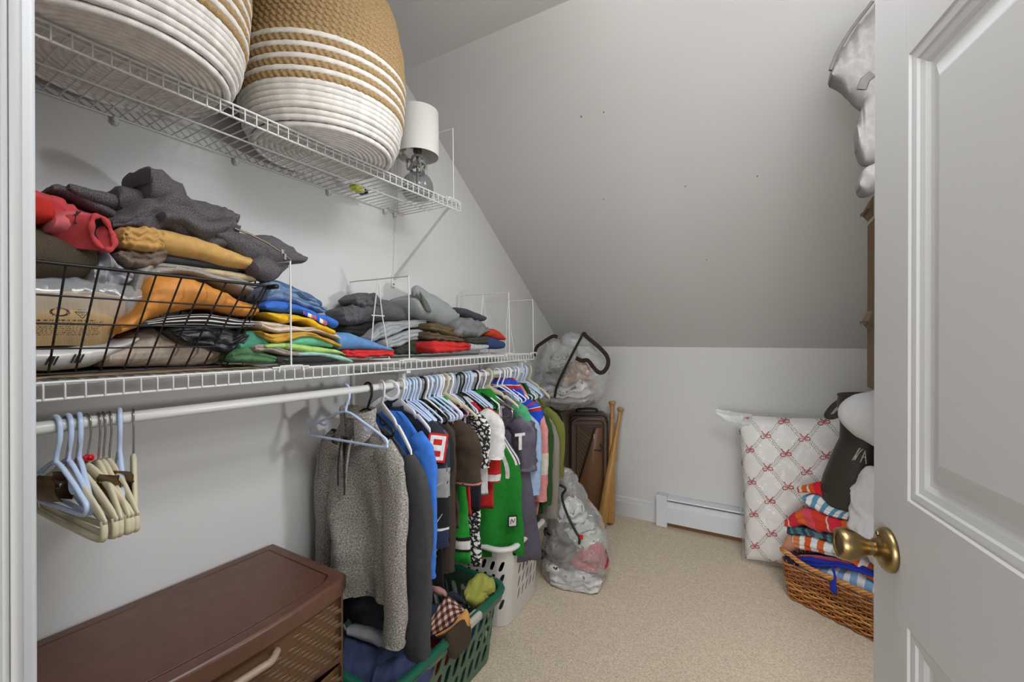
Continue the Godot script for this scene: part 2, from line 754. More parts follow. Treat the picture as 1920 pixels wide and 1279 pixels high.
func unseen_hall_window() -> void:
	# unseen bright pane behind the camera, placed to light the closet evenly
	var o := Node3D.new()
	o.name = "unseen_window_1"
	add_child(o)
	tag(o, "unseen hall window out of view, placed to light the closet through the doorway", "", "", "structure")
	o.position = Vector3(0.0, 1.35, 4.19)
	var g := mat("unseen_window_glow", Color(1, 1, 1), 0.4)
	g.emission_enabled = true
	g.emission = Color(0.975, 0.985, 1.0)
	g.emission_energy_multiplier = 1.0
	var white := mat("lamp_white", Color.WHITE)
	for x in [-0.92, 0.92]:
		part("unseen_window_frame", Sh.new().rbox(Vector3(x, 0, -0.01), Vector3(0.07, 1.9, 0.03), 0.004, 1), white, o)
	for y in [-0.92, 0.0, 0.92]:
		part("unseen_window_frame", Sh.new().rbox(Vector3(0, y, -0.01), Vector3(1.8, 0.05, 0.026), 0.004, 1), white, o)
	part("pane", Sh.new().box(Vector3(0, 0, 0), Vector3(1.8, 1.84, 0.006)), g, o)
	var l := AreaLight3D.new()
	l.name = "unseen_window_light"
	l.area_size = Vector2(1.76, 1.8)
	l.position = Vector3(0, 0, -0.03)
	l.light_color = Color(0.975, 0.985, 1.0)
	l.light_energy = 12.0
	l.area_range = 9.0
	l.shadow_enabled = true
	o.add_child(l)


func wall_mat() -> StandardMaterial3D:
	var m := mat("wall_paint", Color(0.79, 0.787, 0.777), 0.75)
	m.uv1_triplanar = true
	m.uv1_world_triplanar = true
	m.uv1_scale = Vector3.ONE * 3.0
	m.normal_enabled = true
	m.normal_texture = noise_tex("roller", 0.12, 0, 1, 3, 256, true, 2.0)
	m.normal_scale = 0.05
	return m


func room() -> void:
	var W := wall_mat()
	var white := mat("trim_white", Color(0.79, 0.795, 0.80), 0.42)
	var T := 0.12
	var rx := 0.80                                           # the wall behind the door
	# the wall with the shelves: a slab whose top follows the slope
	var z0 := -0.118
	var prof := [Vector2(z0, 0), Vector2(z0, 2.44), Vector2(-1.384, 2.44), Vector2(FAR_Z, 1.221), Vector2(FAR_Z, 0)]
	struct("wall_left", slab_x(prof, WALL_X - T, WALL_X), W, "off-white painted closet wall carrying the wire shelves")
	struct("wall_right", slab_x(prof, rx, rx + T), W, "off-white painted closet wall behind the open door")
	struct("wall_far", Sh.new().box(Vector3((WALL_X + rx) / 2, 0.6105 - 0.05, FAR_Z - T / 2), Vector3(rx - WALL_X + 2 * T, 1.321, T)), W, "low pale knee wall under the sloped ceiling")
	# slope
	var a := Vector2(-1.384, 2.44)
	var b := Vector2(FAR_Z, 1.221)
	var d := (b - a).normalized()
	var nn := Vector2(d.y, -d.x) * T
	if nn.y < 0: nn = -nn
	var b2 := b + d * 0.12
	struct("ceiling_slope", slab_x([a, b2, b2 + nn, a + nn], WALL_X - T, rx + T), W, "off-white sloped ceiling with small nail marks")
	struct("ceiling", Sh.new().box(Vector3((WALL_X + rx) / 2, 2.44 + T / 2, (4.3 - 1.384) / 2), Vector3(rx - WALL_X + 2 * T + 0.8, T, 5.684)), W, "flat off-white ceiling above the shelves")
	# front wall with the doorway
	var fz := z0 / 2 + 0.005
	var fd := absf(z0) + 0.01
	struct("wall_front", Sh.new().box(Vector3((WALL_X - T - 0.62) / 2, 1.22, fz), Vector3(-0.62 - WALL_X + T, 2.44, fd)).box(Vector3((rx + T + 0.365) / 2, 1.22, fz), Vector3(rx + T - 0.365, 2.44, fd)).box(Vector3(-0.13, 2.25, fz), Vector3(1.0, 0.38, fd)), W, "off-white wall round the doorway")
	# hall behind the photographer, out of view; its depth evens the window light
	var hx := 1.3
	struct("wall_hall", Sh.new().box(Vector3(-hx - 0.06 - 0.1, 1.22, 2.1), Vector3(T, 2.44, 4.2)).box(Vector3(hx + 0.06, 1.22, 2.1), Vector3(T, 2.44, 4.2)).box(Vector3(0, 1.22, 4.26), Vector3(3.0, 2.44, T)), W, "off-white hall walls out of view behind the doorway")
	# carpet
	var cm := mat("carpet", Color(0.87, 0.805, 0.71), 0.98)
	cm.uv1_triplanar = true
	cm.uv1_world_triplanar = true
	cm.uv1_scale = Vector3.ONE * 1.7
	var pile := pile_image()
	cm.albedo_texture = ImageTexture.create_from_image(pile)
	cm.normal_enabled = true
	var pn := pile.duplicate()
	pn.bump_map_to_normal_map(3.0)
	cm.normal_texture = ImageTexture.create_from_image(pn)
	cm.normal_scale = 0.8
	struct("floor", Sh.new().box(Vector3(-0.2, -0.05, 0.55), Vector3(3.4, 0.1, 7.6)), cm, "beige cut-pile carpet floor")
	# nail marks on the slope
	# door frame: jamb with a stop, casing on the room side
	var jamb := Sh.new()
	jamb.box(Vector3(-0.6085, 1.02, -0.049), Vector3(0.027, 2.04, 0.126))
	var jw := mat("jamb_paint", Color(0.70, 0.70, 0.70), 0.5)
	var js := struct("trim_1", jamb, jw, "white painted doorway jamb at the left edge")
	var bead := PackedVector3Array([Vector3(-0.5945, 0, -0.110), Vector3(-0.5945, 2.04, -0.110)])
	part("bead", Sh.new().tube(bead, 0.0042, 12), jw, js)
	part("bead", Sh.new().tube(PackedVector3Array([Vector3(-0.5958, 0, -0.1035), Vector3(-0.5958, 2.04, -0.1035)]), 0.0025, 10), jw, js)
	struct("trim_2", Sh.new().box(Vector3(0.36, 1.02, -0.055), Vector3(0.026, 2.04, 0.126)).box(Vector3(-0.13, 2.053, -0.055), Vector3(0.98, 0.026, 0.126)), white, "white doorway jamb at the hinge side and over the opening")
	struct("trim_3", Sh.new().rbox(Vector3(-0.665, 1.03, -0.124), Vector3(0.07, 2.06, 0.014), 0.005), white, "white casing board round the doorway, inside the closet")
	# baseboards
	baseboard("baseboard_far", Vector3(WALL_X, 0, FAR_Z), Vector3(-0.66, 0, FAR_Z), Vector3(0, 0, 1), "white moulded baseboard along the knee wall")
	baseboard("baseboard_left", Vector3(WALL_X, 0, z0), Vector3(WALL_X, 0, FAR_Z), Vector3(1, 0, 0), "white moulded baseboard below the shelf wall")
	baseboard("baseboard_right", Vector3(rx, 0, FAR_Z), Vector3(rx, 0, z0), Vector3(-1, 0, 0), "white moulded baseboard on the wall behind the door")
	heater()


# tufts: random dots, softened, that tile without a seam
func pile_image() -> Image:
	var N := 384
	var rng := RandomNumberGenerator.new()
	rng.seed = 21
	var a := PackedFloat32Array()
	a.resize(N * N)
	for k in N * N: a[k] = rng.randf()
	var im := Image.create(N, N, false, Image.FORMAT_RGB8)
	for y in N:
		for x in N:
			var s := 0.0
			for dy in [-1, 0, 1]:
				for dx in [-1, 0, 1]:
					s += a[((y + dy + N) % N) * N + (x + dx + N) % N] * (2.0 if dx == 0 and dy == 0 else 1.0)
			var v := clampf(0.93 + (s / 10.0 - 0.5) * 0.5, 0.7, 1.0)
			im.set_pixel(x, y, Color(v, v, v))
	return im


func slab_x(poly: Array, x0: float, x1: float) -> Sh:
	var s := Sh.new()
	var N := poly.size()
	var c := Vector2.ZERO
	for p in poly: c += p
	c /= N
	for side in 2:
		var x := x0 if side == 0 else x1
		var pp := PackedVector3Array()
		for p in poly: pp.append(Vector3(x, p.y, p.x))
		s.face(pp, Vector3(-1 if side == 0 else 1, 0, 0))
	for k in N:
		var p: Vector2 = poly[k]
		var q: Vector2 = poly[(k + 1) % N]
		var d := (q - p).normalized()
		var nn := Vector2(d.y, -d.x)
		if nn.dot((p + q) / 2 - c) < 0: nn = -nn
		s.face(PackedVector3Array([Vector3(x0, p.y, p.x), Vector3(x1, p.y, p.x), Vector3(x1, q.y, q.x), Vector3(x0, q.y, q.x)]), Vector3(0, nn.y, nn.x))
	return s


# a profile (out from the wall, height) drawn along a straight line
func run(prof: Array, a: Vector3, b: Vector3, out: Vector3) -> Sh:
	var s := Sh.new()
	for k in prof.size() - 1:
		var p: Vector2 = prof[k]
		var q: Vector2 = prof[k + 1]
		var d := q - p
		var nrm := (out * d.y - Vector3.UP * d.x).normalized()
		s.face(PackedVector3Array([a + out * p.x + Vector3.UP * p.y, b + out * p.x + Vector3.UP * p.y, b + out * q.x + Vector3.UP * q.y, a + out * q.x + Vector3.UP * q.y]), nrm)
	for e in [a, b]:
		var pp := PackedVector3Array()
		for p in prof: pp.append(e + out * p.x + Vector3.UP * p.y)
		s.face(pp, (a - b).normalized() if e == a else (b - a).normalized())
	return s


func baseboard(called: String, a: Vector3, b: Vector3, out: Vector3, label: String) -> void:
	struct(called, run([Vector2(0, 0), Vector2(0.016, 0), Vector2(0.016, 0.1), Vector2(0.0125, 0.104), Vector2(0.0125, 0.112), Vector2(0.009, 0.116), Vector2(0.011, 0.124), Vector2(0.008, 0.132), Vector2(0.004, 0.138), Vector2(0, 0.138)], a, b, out), mat("trim_white", Color.WHITE), label)


func heater() -> void:
	var o := thing("baseboard_heater", "long white metal baseboard heater low on the knee wall", "heater", Vector3(0, 0, FAR_Z))
	var w := mat("heater_white", Color(0.80, 0.81, 0.825), 0.38)
	var x0 := -0.655
	var x1 := 0.775
	part("end_cap", Sh.new().rbox(Vector3(x0 + 0.036, 0.108, 0.037), Vector3(0.072, 0.212, 0.074), 0.004), w, o)
	part("end_cap", Sh.new().rbox(Vector3(x1 - 0.036, 0.108, 0.037), Vector3(0.072, 0.212, 0.074), 0.004), w, o)
	var A := Vector3(x0 + 0.06, 0, 0)
	var B := Vector3(x1 - 0.06, 0, 0)
	part("back_plate", Sh.new().box(Vector3((x0 + x1) / 2, 0.12, 0.003), Vector3(x1 - x0 - 0.1, 0.18, 0.006)), w, o)
	part("top_hood", run([Vector2(0.0, 0.208), Vector2(0.03, 0.208), Vector2(0.062, 0.196), Vector2(0.064, 0.186), Vector2(0.06, 0.186), Vector2(0.03, 0.200), Vector2(0.0, 0.202)], A, B, Vector3(0, 0, 1)), w, o)
	part("damper", run([Vector2(0.030, 0.166), Vector2(0.058, 0.178), Vector2(0.061, 0.176), Vector2(0.032, 0.163)], A, B, Vector3(0, 0, 1)), w, o)
	part("front_panel", run([Vector2(0.056, 0.174), Vector2(0.062, 0.172), Vector2(0.064, 0.150), Vector2(0.070, 0.142), Vector2(0.070, 0.036), Vector2(0.060, 0.032), Vector2(0.056, 0.036)], A, B, Vector3(0, 0, 1)), w, o)
	part("fin_tube", Sh.new().box(Vector3((x0 + x1) / 2, 0.1, 0.03), Vector3(x1 - x0 - 0.16, 0.06, 0.04)), mat("dark_fin", Color(0.16, 0.15, 0.14), 0.7), o)
	part("wood_strip", Sh.new().box(Vector3((x0 + x1) / 2, 0.016, 0.02), Vector3(x1 - x0 - 0.15, 0.03, 0.036)), mat("wood_strip", Color(0.47, 0.32, 0.18), 0.7), o)


# ---------------------------------------------------------------- door
func door() -> void:
	var white := mat("door_white", Color(0.78, 0.78, 0.78), 0.4)
	var o := Node3D.new()
	o.name = "door_1"
	add_child(o)
	tag(o, "white two-panel closet door standing open on the right", "", "", "structure")
	# local x from the hinge to the lock edge, z out of the face that shows
	var w := 0.93
	var edge := Vector3(0.1695, 0, -1.032)
	var dir := Vector3(-0.185, 0, -0.983).normalized()
	var face := Vector3(-dir.z, 0, dir.x) * -1.0
	if face.x > 0: face = -face
	o.transform = Transform3D(Basis(dir, Vector3.UP, dir.cross(Vector3.UP)), edge - dir * w)
	var zz := 1.0 if dir.cross(Vector3.UP).dot(face) > 0 else -1.0
	var th := 0.035
	var st := 0.121
	var rows := [[0.012, 0.22], [0.813, 1.0155], [1.7246, 2.03]]
	for x in [st / 2, w - st / 2]:
		part("stile", Sh.new().rbox(Vector3(x, 1.021, -zz * th / 2), Vector3(st, 2.018, th), 0.0015, 1), white, o)
	for r in rows:
		part("rail", Sh.new().box(Vector3(w / 2, (r[0] + r[1]) / 2, -zz * th / 2), Vector3(w - 2 * st, r[1] - r[0], th)), white, o)
	for p in [[0.22, 0.813], [1.0155, 1.7246]]:
		for fc in 2:
			var zs := zz if fc == 0 else -zz
			var zb := 0.0 if fc == 0 else -zz * th
			part("panel", panel(st, w - st, p[0], p[1], zs, zb), white, o)
	knob(o, Vector3(w - 0.0625, 0.91, 0), zz)
	var brass: StandardMaterial3D = M["brass"]
	for y in [0.25, 1.05, 1.85]:
		part("hinge", Sh.new().tube(PackedVector3Array([Vector3(0, y - 0.045, -zz * (th + 0.004)), Vector3(0, y + 0.045, -zz * (th + 0.004))]), 0.006, 10), brass, o)


func panel(x0: float, x1: float, y0: float, y1: float, zs: float, zb: float) -> Sh:
	var s := Sh.new()
	# inset, depth: bead, ogee, quirk, raised bevel, field
	var prof := [[0.0, 0.0], [0.003, -0.003], [0.007, -0.0025], [0.016, -0.0035], [0.019, -0.0065], [0.029, -0.0085], [0.036, -0.0125], [0.042, -0.0135], [0.046, -0.0135], [0.075, -0.0035], [0.078, -0.003], [0.5, -0.003]]
	for k in prof.size() - 1:
		var a: float = prof[k][0]; var b: float = prof[k + 1][0]
		var za: float = zb + zs * prof[k][1]; var zc: float = zb + zs * prof[k + 1][1]
		if k == prof.size() - 2:
			s.face(PackedVector3Array([Vector3(x0 + a, y0 + a, za), Vector3(x1 - a, y0 + a, za), Vector3(x1 - a, y1 - a, za), Vector3(x0 + a, y1 - a, za)]), Vector3(0, 0, zs))
			break
		var o := [Vector3(x0 + a, y0 + a, za), Vector3(x1 - a, y0 + a, za), Vector3(x1 - a, y1 - a, za), Vector3(x0 + a, y1 - a, za)]
		var i := [Vector3(x0 + b, y0 + b, zc), Vector3(x1 - b, y0 + b, zc), Vector3(x1 - b, y1 - b, zc), Vector3(x0 + b, y1 - b, zc)]
		for q in 4:
			var nrm: Vector3 = (o[(q + 1) % 4] - o[q]).cross(i[q] - o[q]).normalized()
			if nrm.z * zs < 0: nrm = -nrm
			s.face(PackedVector3Array([o[q], o[(q + 1) % 4], i[(q + 1) % 4], i[q]]), nrm)
	return s


func knob(o: Node3D, at: Vector3, zz: float) -> void:
	var brass := mat("brass", Color(0.60, 0.51, 0.35), 0.36, 1.0)
	brass.uv1_triplanar = true
	brass.uv1_scale = Vector3(2, 40, 2)
	brass.roughness_texture = noise_tex("brushed", 0.05, 0.7, 1.0, 2)
	var tr := Transform3D(Basis(Vector3(1, 0, 0), Vector3(0, 0, zz), Vector3(0, -zz, 0)), at)
	var k := Node3D.new()
	k.name = "door_knob"
	k.transform = tr
	o.add_child(k)
	part("rose", Sh.new().lathe(PackedVector2Array([Vector2(0.001, 0), Vector2(0.036, 0), Vector2(0.037, 0.003), Vector2(0.036, 0.008), Vector2(0.032, 0.012), Vector2(0.024, 0.015), Vector2(0.017, 0.017), Vector2(0.0165, 0.022), Vector2(0.001, 0.022)]), 44), brass, k)
	part("knob", Sh.new().lathe(PackedVector2Array([Vector2(0.001, 0.016), Vector2(0.0135, 0.016), Vector2(0.013, 0.028), Vector2(0.0145, 0.034), Vector2(0.0195, 0.042), Vector2(0.0245, 0.051), Vector2(0.0272, 0.060), Vector2(0.0275, 0.066), Vector2(0.0262, 0.072), Vector2(0.0235, 0.0755), Vector2(0.0205, 0.0765), Vector2(0.019, 0.0745), Vector2(0.0185, 0.072), Vector2(0.001, 0.0725)]), 44), brass, k)
	part("lock_pin", Sh.new().lathe(PackedVector2Array([Vector2(0.001, 0.012), Vector2(0.0045, 0.012), Vector2(0.0045, 0.0155), Vector2(0.0025, 0.016), Vector2(0.001, 0.0155)]), 16, Vector3(0.006, 0.001, 0.024)), brass, k)
	var k2 := k.duplicate()
	k2.name = "door_knob_001"
	k2.transform = Transform3D(Basis(Vector3(1, 0, 0), Vector3(0, 0, -zz), Vector3(0, zz, 0)), at - Vector3(0, 0, zz * 0.035))
	o.add_child(k2)


# ---------------------------------------------------------------- wire shelves
func wire_mat() -> StandardMaterial3D:
	return mat("wire_white", Color(0.80, 0.80, 0.785), 0.35)


func wire_shelf(called: String, label: String, y: float, zend: float) -> Node3D:
	var o := thing(called, label, "shelf", Vector3(SHELF_X, y, 0))
	var m := wire_mat()
	var back := WALL_X + 0.008 - SHELF_X
	var z0 := -0.142
	for r in [[0.0, 0.0, 0.0028], [0.0, -0.0295, 0.0028], [back, 0.0, 0.0026], [back * 0.52, -0.004, 0.0026], [-0.012, -0.004, 0.0024]]:
		part("rail", Sh.new().tube(PackedVector3Array([Vector3(r[0], r[1], z0), Vector3(r[0], r[1], -zend)]), r[2], 8), m, o)
	var w := Sh.new().tube(PackedVector3Array([Vector3(back, 0.0015, 0), Vector3(-0.004, 0.0015, 0), Vector3(0.0018, -0.002, 0), Vector3(0.003, -0.007, 0), Vector3(0.003, -0.0305, 0)]), 0.0017, 6).mesh()
	var n := int((zend - 0.15) / 0.0269)
	for k in n + 1:
		part("wire", w, m, o, Transform3D(Basis.IDENTITY, Vector3(0, 0, -zend + 0.004 + k * 0.0269)))
	return o


func clip(o: Node3D, z: float) -> void:
	var m := wire_mat()
	var back := WALL_X - SHELF_X
	var c := Sh.new().rbox(Vector3(back + 0.008, -0.006, z), Vector3(0.014, 0.016, 0.012), 0.004)
	c.tube(PackedVector3Array([Vector3(back + 0.004, -0.016, z), Vector3(back + 0.014, -0.016, z)]), 0.006, 10)
	part("wall_clip", c, m, o)


func brace(o: Node3D, z: float, drop: float) -> void:
	var m := wire_mat()
	var back := WALL_X - SHELF_X
	var a := Vector3(-0.004, -0.022, z)
	var b := Vector3(back + 0.006, -drop, z)
	var d := (b - a).normalized()
	var s := Sh.new().rbox(Vector3.ZERO, Vector3(0.016, a.distance_to(b), 0.004), 0.0018, 1)
	s.moved(Transform3D(Basis(d.cross(Vector3.FORWARD).normalized(), d, d.cross(Vector3.FORWARD).normalized().cross(d)), (a + b) / 2))
	part("brace", s, m, o)
	var p := part("brace_foot", Sh.new().rbox(Vector3(back + 0.003, -drop - 0.012, z), Vector3(0.006, 0.05, 0.018), 0.002, 1), m, o)
	part("screw", Sh.new().tube(PackedVector3Array([Vector3(back + 0.005, -drop - 0.024, z), Vector3(back + 0.008, -drop - 0.024, z)]), 0.004, 10), mat("screw", Color(0.45, 0.44, 0.42), 0.4, 0.8), p)


func divider(o: Node3D, label: String, z: float, group: String, h := 0.285) -> void:
	# a wire frame clipped over the deck: outer loop, inner legs, hooks
	var t := thing("shelf_divider", label, "shelf divider", Vector3(SHELF_X, o.position.y, z), 0.0, group)
	var m := wire_mat()
	var back := WALL_X - SHELF_X + 0.018
	var r := 0.0023
	var c := 0.014
	part("frame", Sh.new().tube(curve([Vector3(0.004, 0.003, 0), Vector3(0.002, h * 0.5, 0), Vector3(0, h - c, 0), Vector3(-c, h, 0), Vector3(back * 0.5, h, 0), Vector3(back + c, h, 0), Vector3(back, h - c, 0), Vector3(back, h * 0.5, 0), Vector3(back, 0.003, 0)], 4), r, 8), m, t)
	for sgn in [-1.0, 1.0]:
		part("leg", Sh.new().tube(PackedVector3Array([Vector3(back * 0.5, h, 0), Vector3(back * 0.5, h * 0.55, sgn * 0.02), Vector3(back * 0.5 + 0.01, 0.003, sgn * 0.045)]), r, 8), m, t)
	part("tie", Sh.new().tube(PackedVector3Array([Vector3(back * 0.5, h * 0.55, -0.03), Vector3(back * 0.5, h * 0.55, 0.03)]), r, 8), m, t)
	for x in [0.004, back * 0.5 + 0.01, back]:
		part("foot", Sh.new().tube(curve([Vector3(x, 0.004, -0.05), Vector3(x, 0.004, 0), Vector3(x, 0.004, 0.05)], 3), r, 8), m, t)
	part("hook", Sh.new().tube(curve([Vector3(0.0045, -0.008, -0.033), Vector3(0.0055, 0.004, -0.031), Vector3(0.0055, 0.007, -0.024), Vector3(0.0055, 0.007, 0.024), Vector3(0.0055, 0.004, 0.031), Vector3(0.0045, -0.008, 0.033)], 3), r, 8), m, t)


func upper_details(o: Node3D) -> void:
	for z in [-0.42, -0.70, -1.02, -1.29, -1.345]:
		clip(o, z)
	brace(o, -1.34, 0.285)
	divider(o, "white wire divider at the end of the upper shelf beside the lamp", -1.352, "", 0.285)


func lower_details(o: Node3D) -> void:
	for z in [-0.3, -0.6, -0.9, -1.5, -1.9]:
		clip(o, z)
	var m := wire_mat()
	var back := WALL_X - SHELF_X
	# brackets that carry the shelf and the rod
	for z in [-0.155, -1.135, -2.0]:
		var b := Sh.new().rbox(Vector3(back + 0.009, -0.13, z), Vector3(0.014, 0.24, 0.03), 0.003, 1)
		part("wall_plate", b, m, o)
		var arm := Sh.new()
		var rx := ROD_X - SHELF_X
		arm.rbox(Vector3(back * 0.5 - 0.01, -0.036, z), Vector3(absf(back) - 0.03, 0.018, 0.02), 0.003, 1)
		var web := []
		for k in 9:
			var u := k / 8.0
			var x := lerpf(back + 0.012, rx, u)
			var top := -0.04
			var bot := lerpf(-0.24, -0.085, pow(u, 0.7))
			web.append(PackedVector3Array([Vector3(x, top, z - 0.003), Vector3(x, bot, z - 0.003), Vector3(x, bot, z + 0.003), Vector3(x, top, z + 0.003)]))
		arm.grid(web, true)
		part("bracket", arm, m, o)
		part("rod_hook", Sh.new().rbox(Vector3(rx, (ROD_Y - LOWER_Y) + 0.02, z), Vector3(0.03, 0.06, 0.016), 0.006).rbox(Vector3(rx, (ROD_Y - LOWER_Y) - 0.012, z), Vector3(0.034, 0.012, 0.02), 0.005), m, o)
	var g := "dividers between the folded stacks"
	divider(o, "tall white wire divider standing in front of the pile between blue and yellow clothes", -0.676, "", 0.278)
	divider(o, "white wire divider before the grey folded stack in the middle of the lower shelf", -1.107, "", 0.295)
	divider(o, "white wire divider right of the pale grey folded stack on the lower shelf", -1.78, "", 0.3)
	divider(o, "white wire divider at the far end of the lower shelf near the clear bag", -2.026, "", 0.285)


func closet_rod() -> void:
	var o := thing("closet_rod", "long white round hanging rod below the lower wire shelf", "closet rod", Vector3(ROD_X, ROD_Y, 0))
	part("rod", Sh.new().tube(PackedVector3Array([Vector3(0, 0, -0.13), Vector3(0, 0, -2.06)]), 0.0122, 20), mat("rod_white", Color(0.82, 0.82, 0.80), 0.3), o)
	part("end_bracket", Sh.new().rbox(Vector3(0, -0.028, -0.138), Vector3(0.04, 0.085, 0.03), 0.006), wire_mat(), o)


# ---------------------------------------------------------------- cloth drawn from its own edge lines on a real plane
func onplane(x: float, y: float, p0: Vector3, nrm: Vector3) -> Vector3:
	var d := ray(x, y)
	return cam.position + d * ((p0 - cam.position).dot(nrm) / d.dot(nrm))


static func along(list: Array, u: float) -> Vector2:       # polyline of [x, y] sampled at u by smooth interpolation
	var N := list.size()
	var p := u * (N - 1)
	var k := mini(int(p), N - 2)
	var f := p - k
	var g := func(i: int) -> Vector2: return Vector2(list[clampi(i, 0, N - 1)][0], list[clampi(i, 0, N - 1)][1])
	var a: Vector2 = g.call(k); var b: Vector2 = g.call(k + 1)
	var z: Vector2 = g.call(k - 1); var c: Vector2 = g.call(k + 2)
	return a.cubic_interpolate(b, z, c, f)


# a piece of folded cloth: upper and lower edge lines (pixels on the plane p0/nrm), a rounded fold towards the viewer, depth behind it
func strip(top: Array, bot: Array, p0: Vector3, nrm: Vector3, depth: float, layers := 1, sd := 1, crease := 0.004, nose := 0.03, N := 44, roll := false) -> Sh:
	var f := FastNoiseLite.new()
	f.seed = sd
	f.frequency = 1.0
	f.fractal_octaves = 2
	var rg := FastNoiseLite.new()
	rg.seed = sd + 5
	rg.frequency = 1.0
	rg.fractal_type = FastNoiseLite.FRACTAL_RIDGED
	rg.fractal_octaves = 2
	var rows := []
	var nb := 7
	var nn := 8 if layers == 1 else layers * 6
	for k in N + 4:
		var u := clampf((k - 2.0) / (N - 1.0), 0.0, 1.0)
		var tp := along(top, u)
		var bp := along(bot, u)
		var T := onplane(tp.x, tp.y, p0, nrm)
		var B := onplane(bp.x, bp.y, p0, nrm)
		var mid := (T + B) * 0.5
		var h := T.distance_to(B)
		var upv := (T - B) / maxf(h, 1e-5)
		var r := minf(nose, maxf(h * 0.9, 0.004))
		var pts := PackedVector3Array()
		for j in nb:
			var q := float(j) / nb
			pts.append(B - nrm * lerpf(depth, r, q) + upv * (h * 0.06 * (1 - q)))
		for j in nn:
			var q := (j + 0.5) / nn
			var a := -0.5 * PI + PI * q
			var yy := sin(a) * 0.5 * h
			var xx := -r + r * cos(a)
			if layers > 1:
				yy = (q - 0.5) * h
				var lp := q * layers
				var ph := lp - floorf(lp)
				var g := 1.0 - sqrt(maxf(0.0, 1.0 - pow(absf(ph * 2.0 - 1.0), 2.0)))
				var lay := floorf(lp)
				xx = -r * 0.55 * pow(absf(2.0 * q - 1.0), 3.0) - g * minf(h / layers, 0.016) * 0.7 + f.get_noise_2d(lay * 7.3, u * 2.0) * 0.012
				yy += f.get_noise_2d(lay * 3.1 + 50.0, u * 4.0) * h / layers * 0.35
			pts.append(mid + upv * yy + nrm * xx)
		for j in nb:
			var q := float(j + 1) / nb
			pts.append(T - nrm * lerpf(r, depth, q) - upv * (h * 0.06 * q))
		var sc := 1.0
		var psh := 0.0
		var d := (onplane(along(top, minf(1.0, u + 0.03)).x, along(top, minf(1.0, u + 0.03)).y, p0, nrm) - onplane(along(top, maxf(0.0, u - 0.03)).x, along(top, maxf(0.0, u - 0.03)).y, p0, nrm)).normalized()
		if k == 0 or k == N + 3:
			sc = 0.03
			psh = minf(h * 0.3, 0.012)
		elif k == 1 or k == N + 2:
			sc = 0.72
			psh = minf(h * 0.22, 0.009)
		if k < 2:
			psh = -psh
		var ctr := mid - nrm * minf(depth * 0.5, 0.06)
		for j in pts.size():
			var p := pts[j]
			var w := rg.get_noise_3d(p.x * 8.0, p.y * 16.0, p.z * 8.0) * 0.9 - 0.25
			var w2 := f.get_noise_3d(p.x * 22.0 + 4.0, p.y * 30.0, p.z * 22.0)
			p += (nrm * 0.75 + upv * (0.6 if j > pts.size() / 2 else -0.25)) * (w * crease + w2 * crease * 0.55)
			if sc < 1.0:
				p = ctr + (p - ctr) * sc + d * psh
			pts[j] = p
		rows.append(pts)
	return Sh.new().grid(rows, true)


const XN := Vector3(1, 0, 0)


func fold_at(called: String, label: String, cat: String, group: String, top: Array, bot: Array, x: float, depth: float, m: Material, layers := 1, sd := 1, crease := 0.004, nose := 0.03) -> Node3D:
	var p0 := Vector3(x, 0, 0)
	var c := onx((top[0][0] + top[-1][0]) * 0.5, (bot[0][1] + bot[-1][1]) * 0.5, x)
	var o := thing(called, label, cat, c, 0.0, group)
	var s := strip(top, bot, p0, XN, depth, layers, sd, crease, nose)
	s.moved(Transform3D(Basis.IDENTITY, -c))
	part("cloth", s, m, o)
	return o


func add_strip(o: Node3D, called: String, top: Array, bot: Array, x: float, depth: float, m: Material, layers := 1, sd := 1, crease := 0.004, nose := 0.03) -> MeshInstance3D:
	var s := strip(top, bot, Vector3(x, 0, 0), XN, depth, layers, sd, crease, nose)
	s.moved(Transform3D(Basis.IDENTITY, -o.position))
	return part(called, s, m, o)


func add_lump(o: Node3D, called: String, caps: Array, m: Material, cell := 0.007, sharp := 90.0, crease := 0.004, freq := 14.0, sd := 1, squash := Vector3.ONE, dir := Vector3.ONE) -> MeshInstance3D:
	var cc := []
	for c in caps:
		cc.append([(c[0] as Vector3) - o.position, (c[1] as Vector3) - o.position, c[2], c[3]])
	return part(called, lump(cc, cell, sharp, crease, freq, sd, squash, dir), m, o)


# ---------------------------------------------------------------- rope baskets

func rope_ring(R: float, r: float, wob: float, sd: int) -> Sh:
	var rows := []
	var S := 110
	for k in S:
		var a := TAU * k / S
		var row := PackedVector3Array()
		var rr := r * (1.0 + 0.05 * sin(a * 41.0 + sd) + 0.03 * sin(a * 67.0))
		var dy := wob * sin(a * 3.0 + sd * 1.7) + wob * 0.6 * sin(a * 7.0 + sd)
		for j in 8:
			var b := TAU * j / 8
			row.append(Vector3(cos(a) * (R + cos(b) * rr), dy + sin(b) * rr * 1.06, sin(a) * (R + cos(b) * rr)))
		rows.append(row)
	return Sh.new().grid(rows, true, true)


func braid_ring(R: float, r: float, sd: int) -> Sh:
	var rows := []
	var cyc := int(round(TAU * R / 0.0175))
	var S := cyc * 6
	for k in S:
		var a := TAU * k / S
		var row := PackedVector3Array()
		for j in 10:
			var b := TAU * j / 10
			var yy := sin(b)
			var ph := a * cyc + (1.0 if yy > 0.0 else -1.0) * yy * 2.2 + (PI if yy > 0.0 else 0.0) + sd
			var bump := absf(sin(ph * 0.5))
			var rr := r * (0.62 + 0.50 * bump - 0.14 * exp(-yy * yy * 30.0))
			row.append(Vector3(cos(a) * (R + cos(b) * rr), yy * rr * 1.12, sin(a) * (R + cos(b) * rr)))
		rows.append(row)
	return Sh.new().grid(rows, true, true)


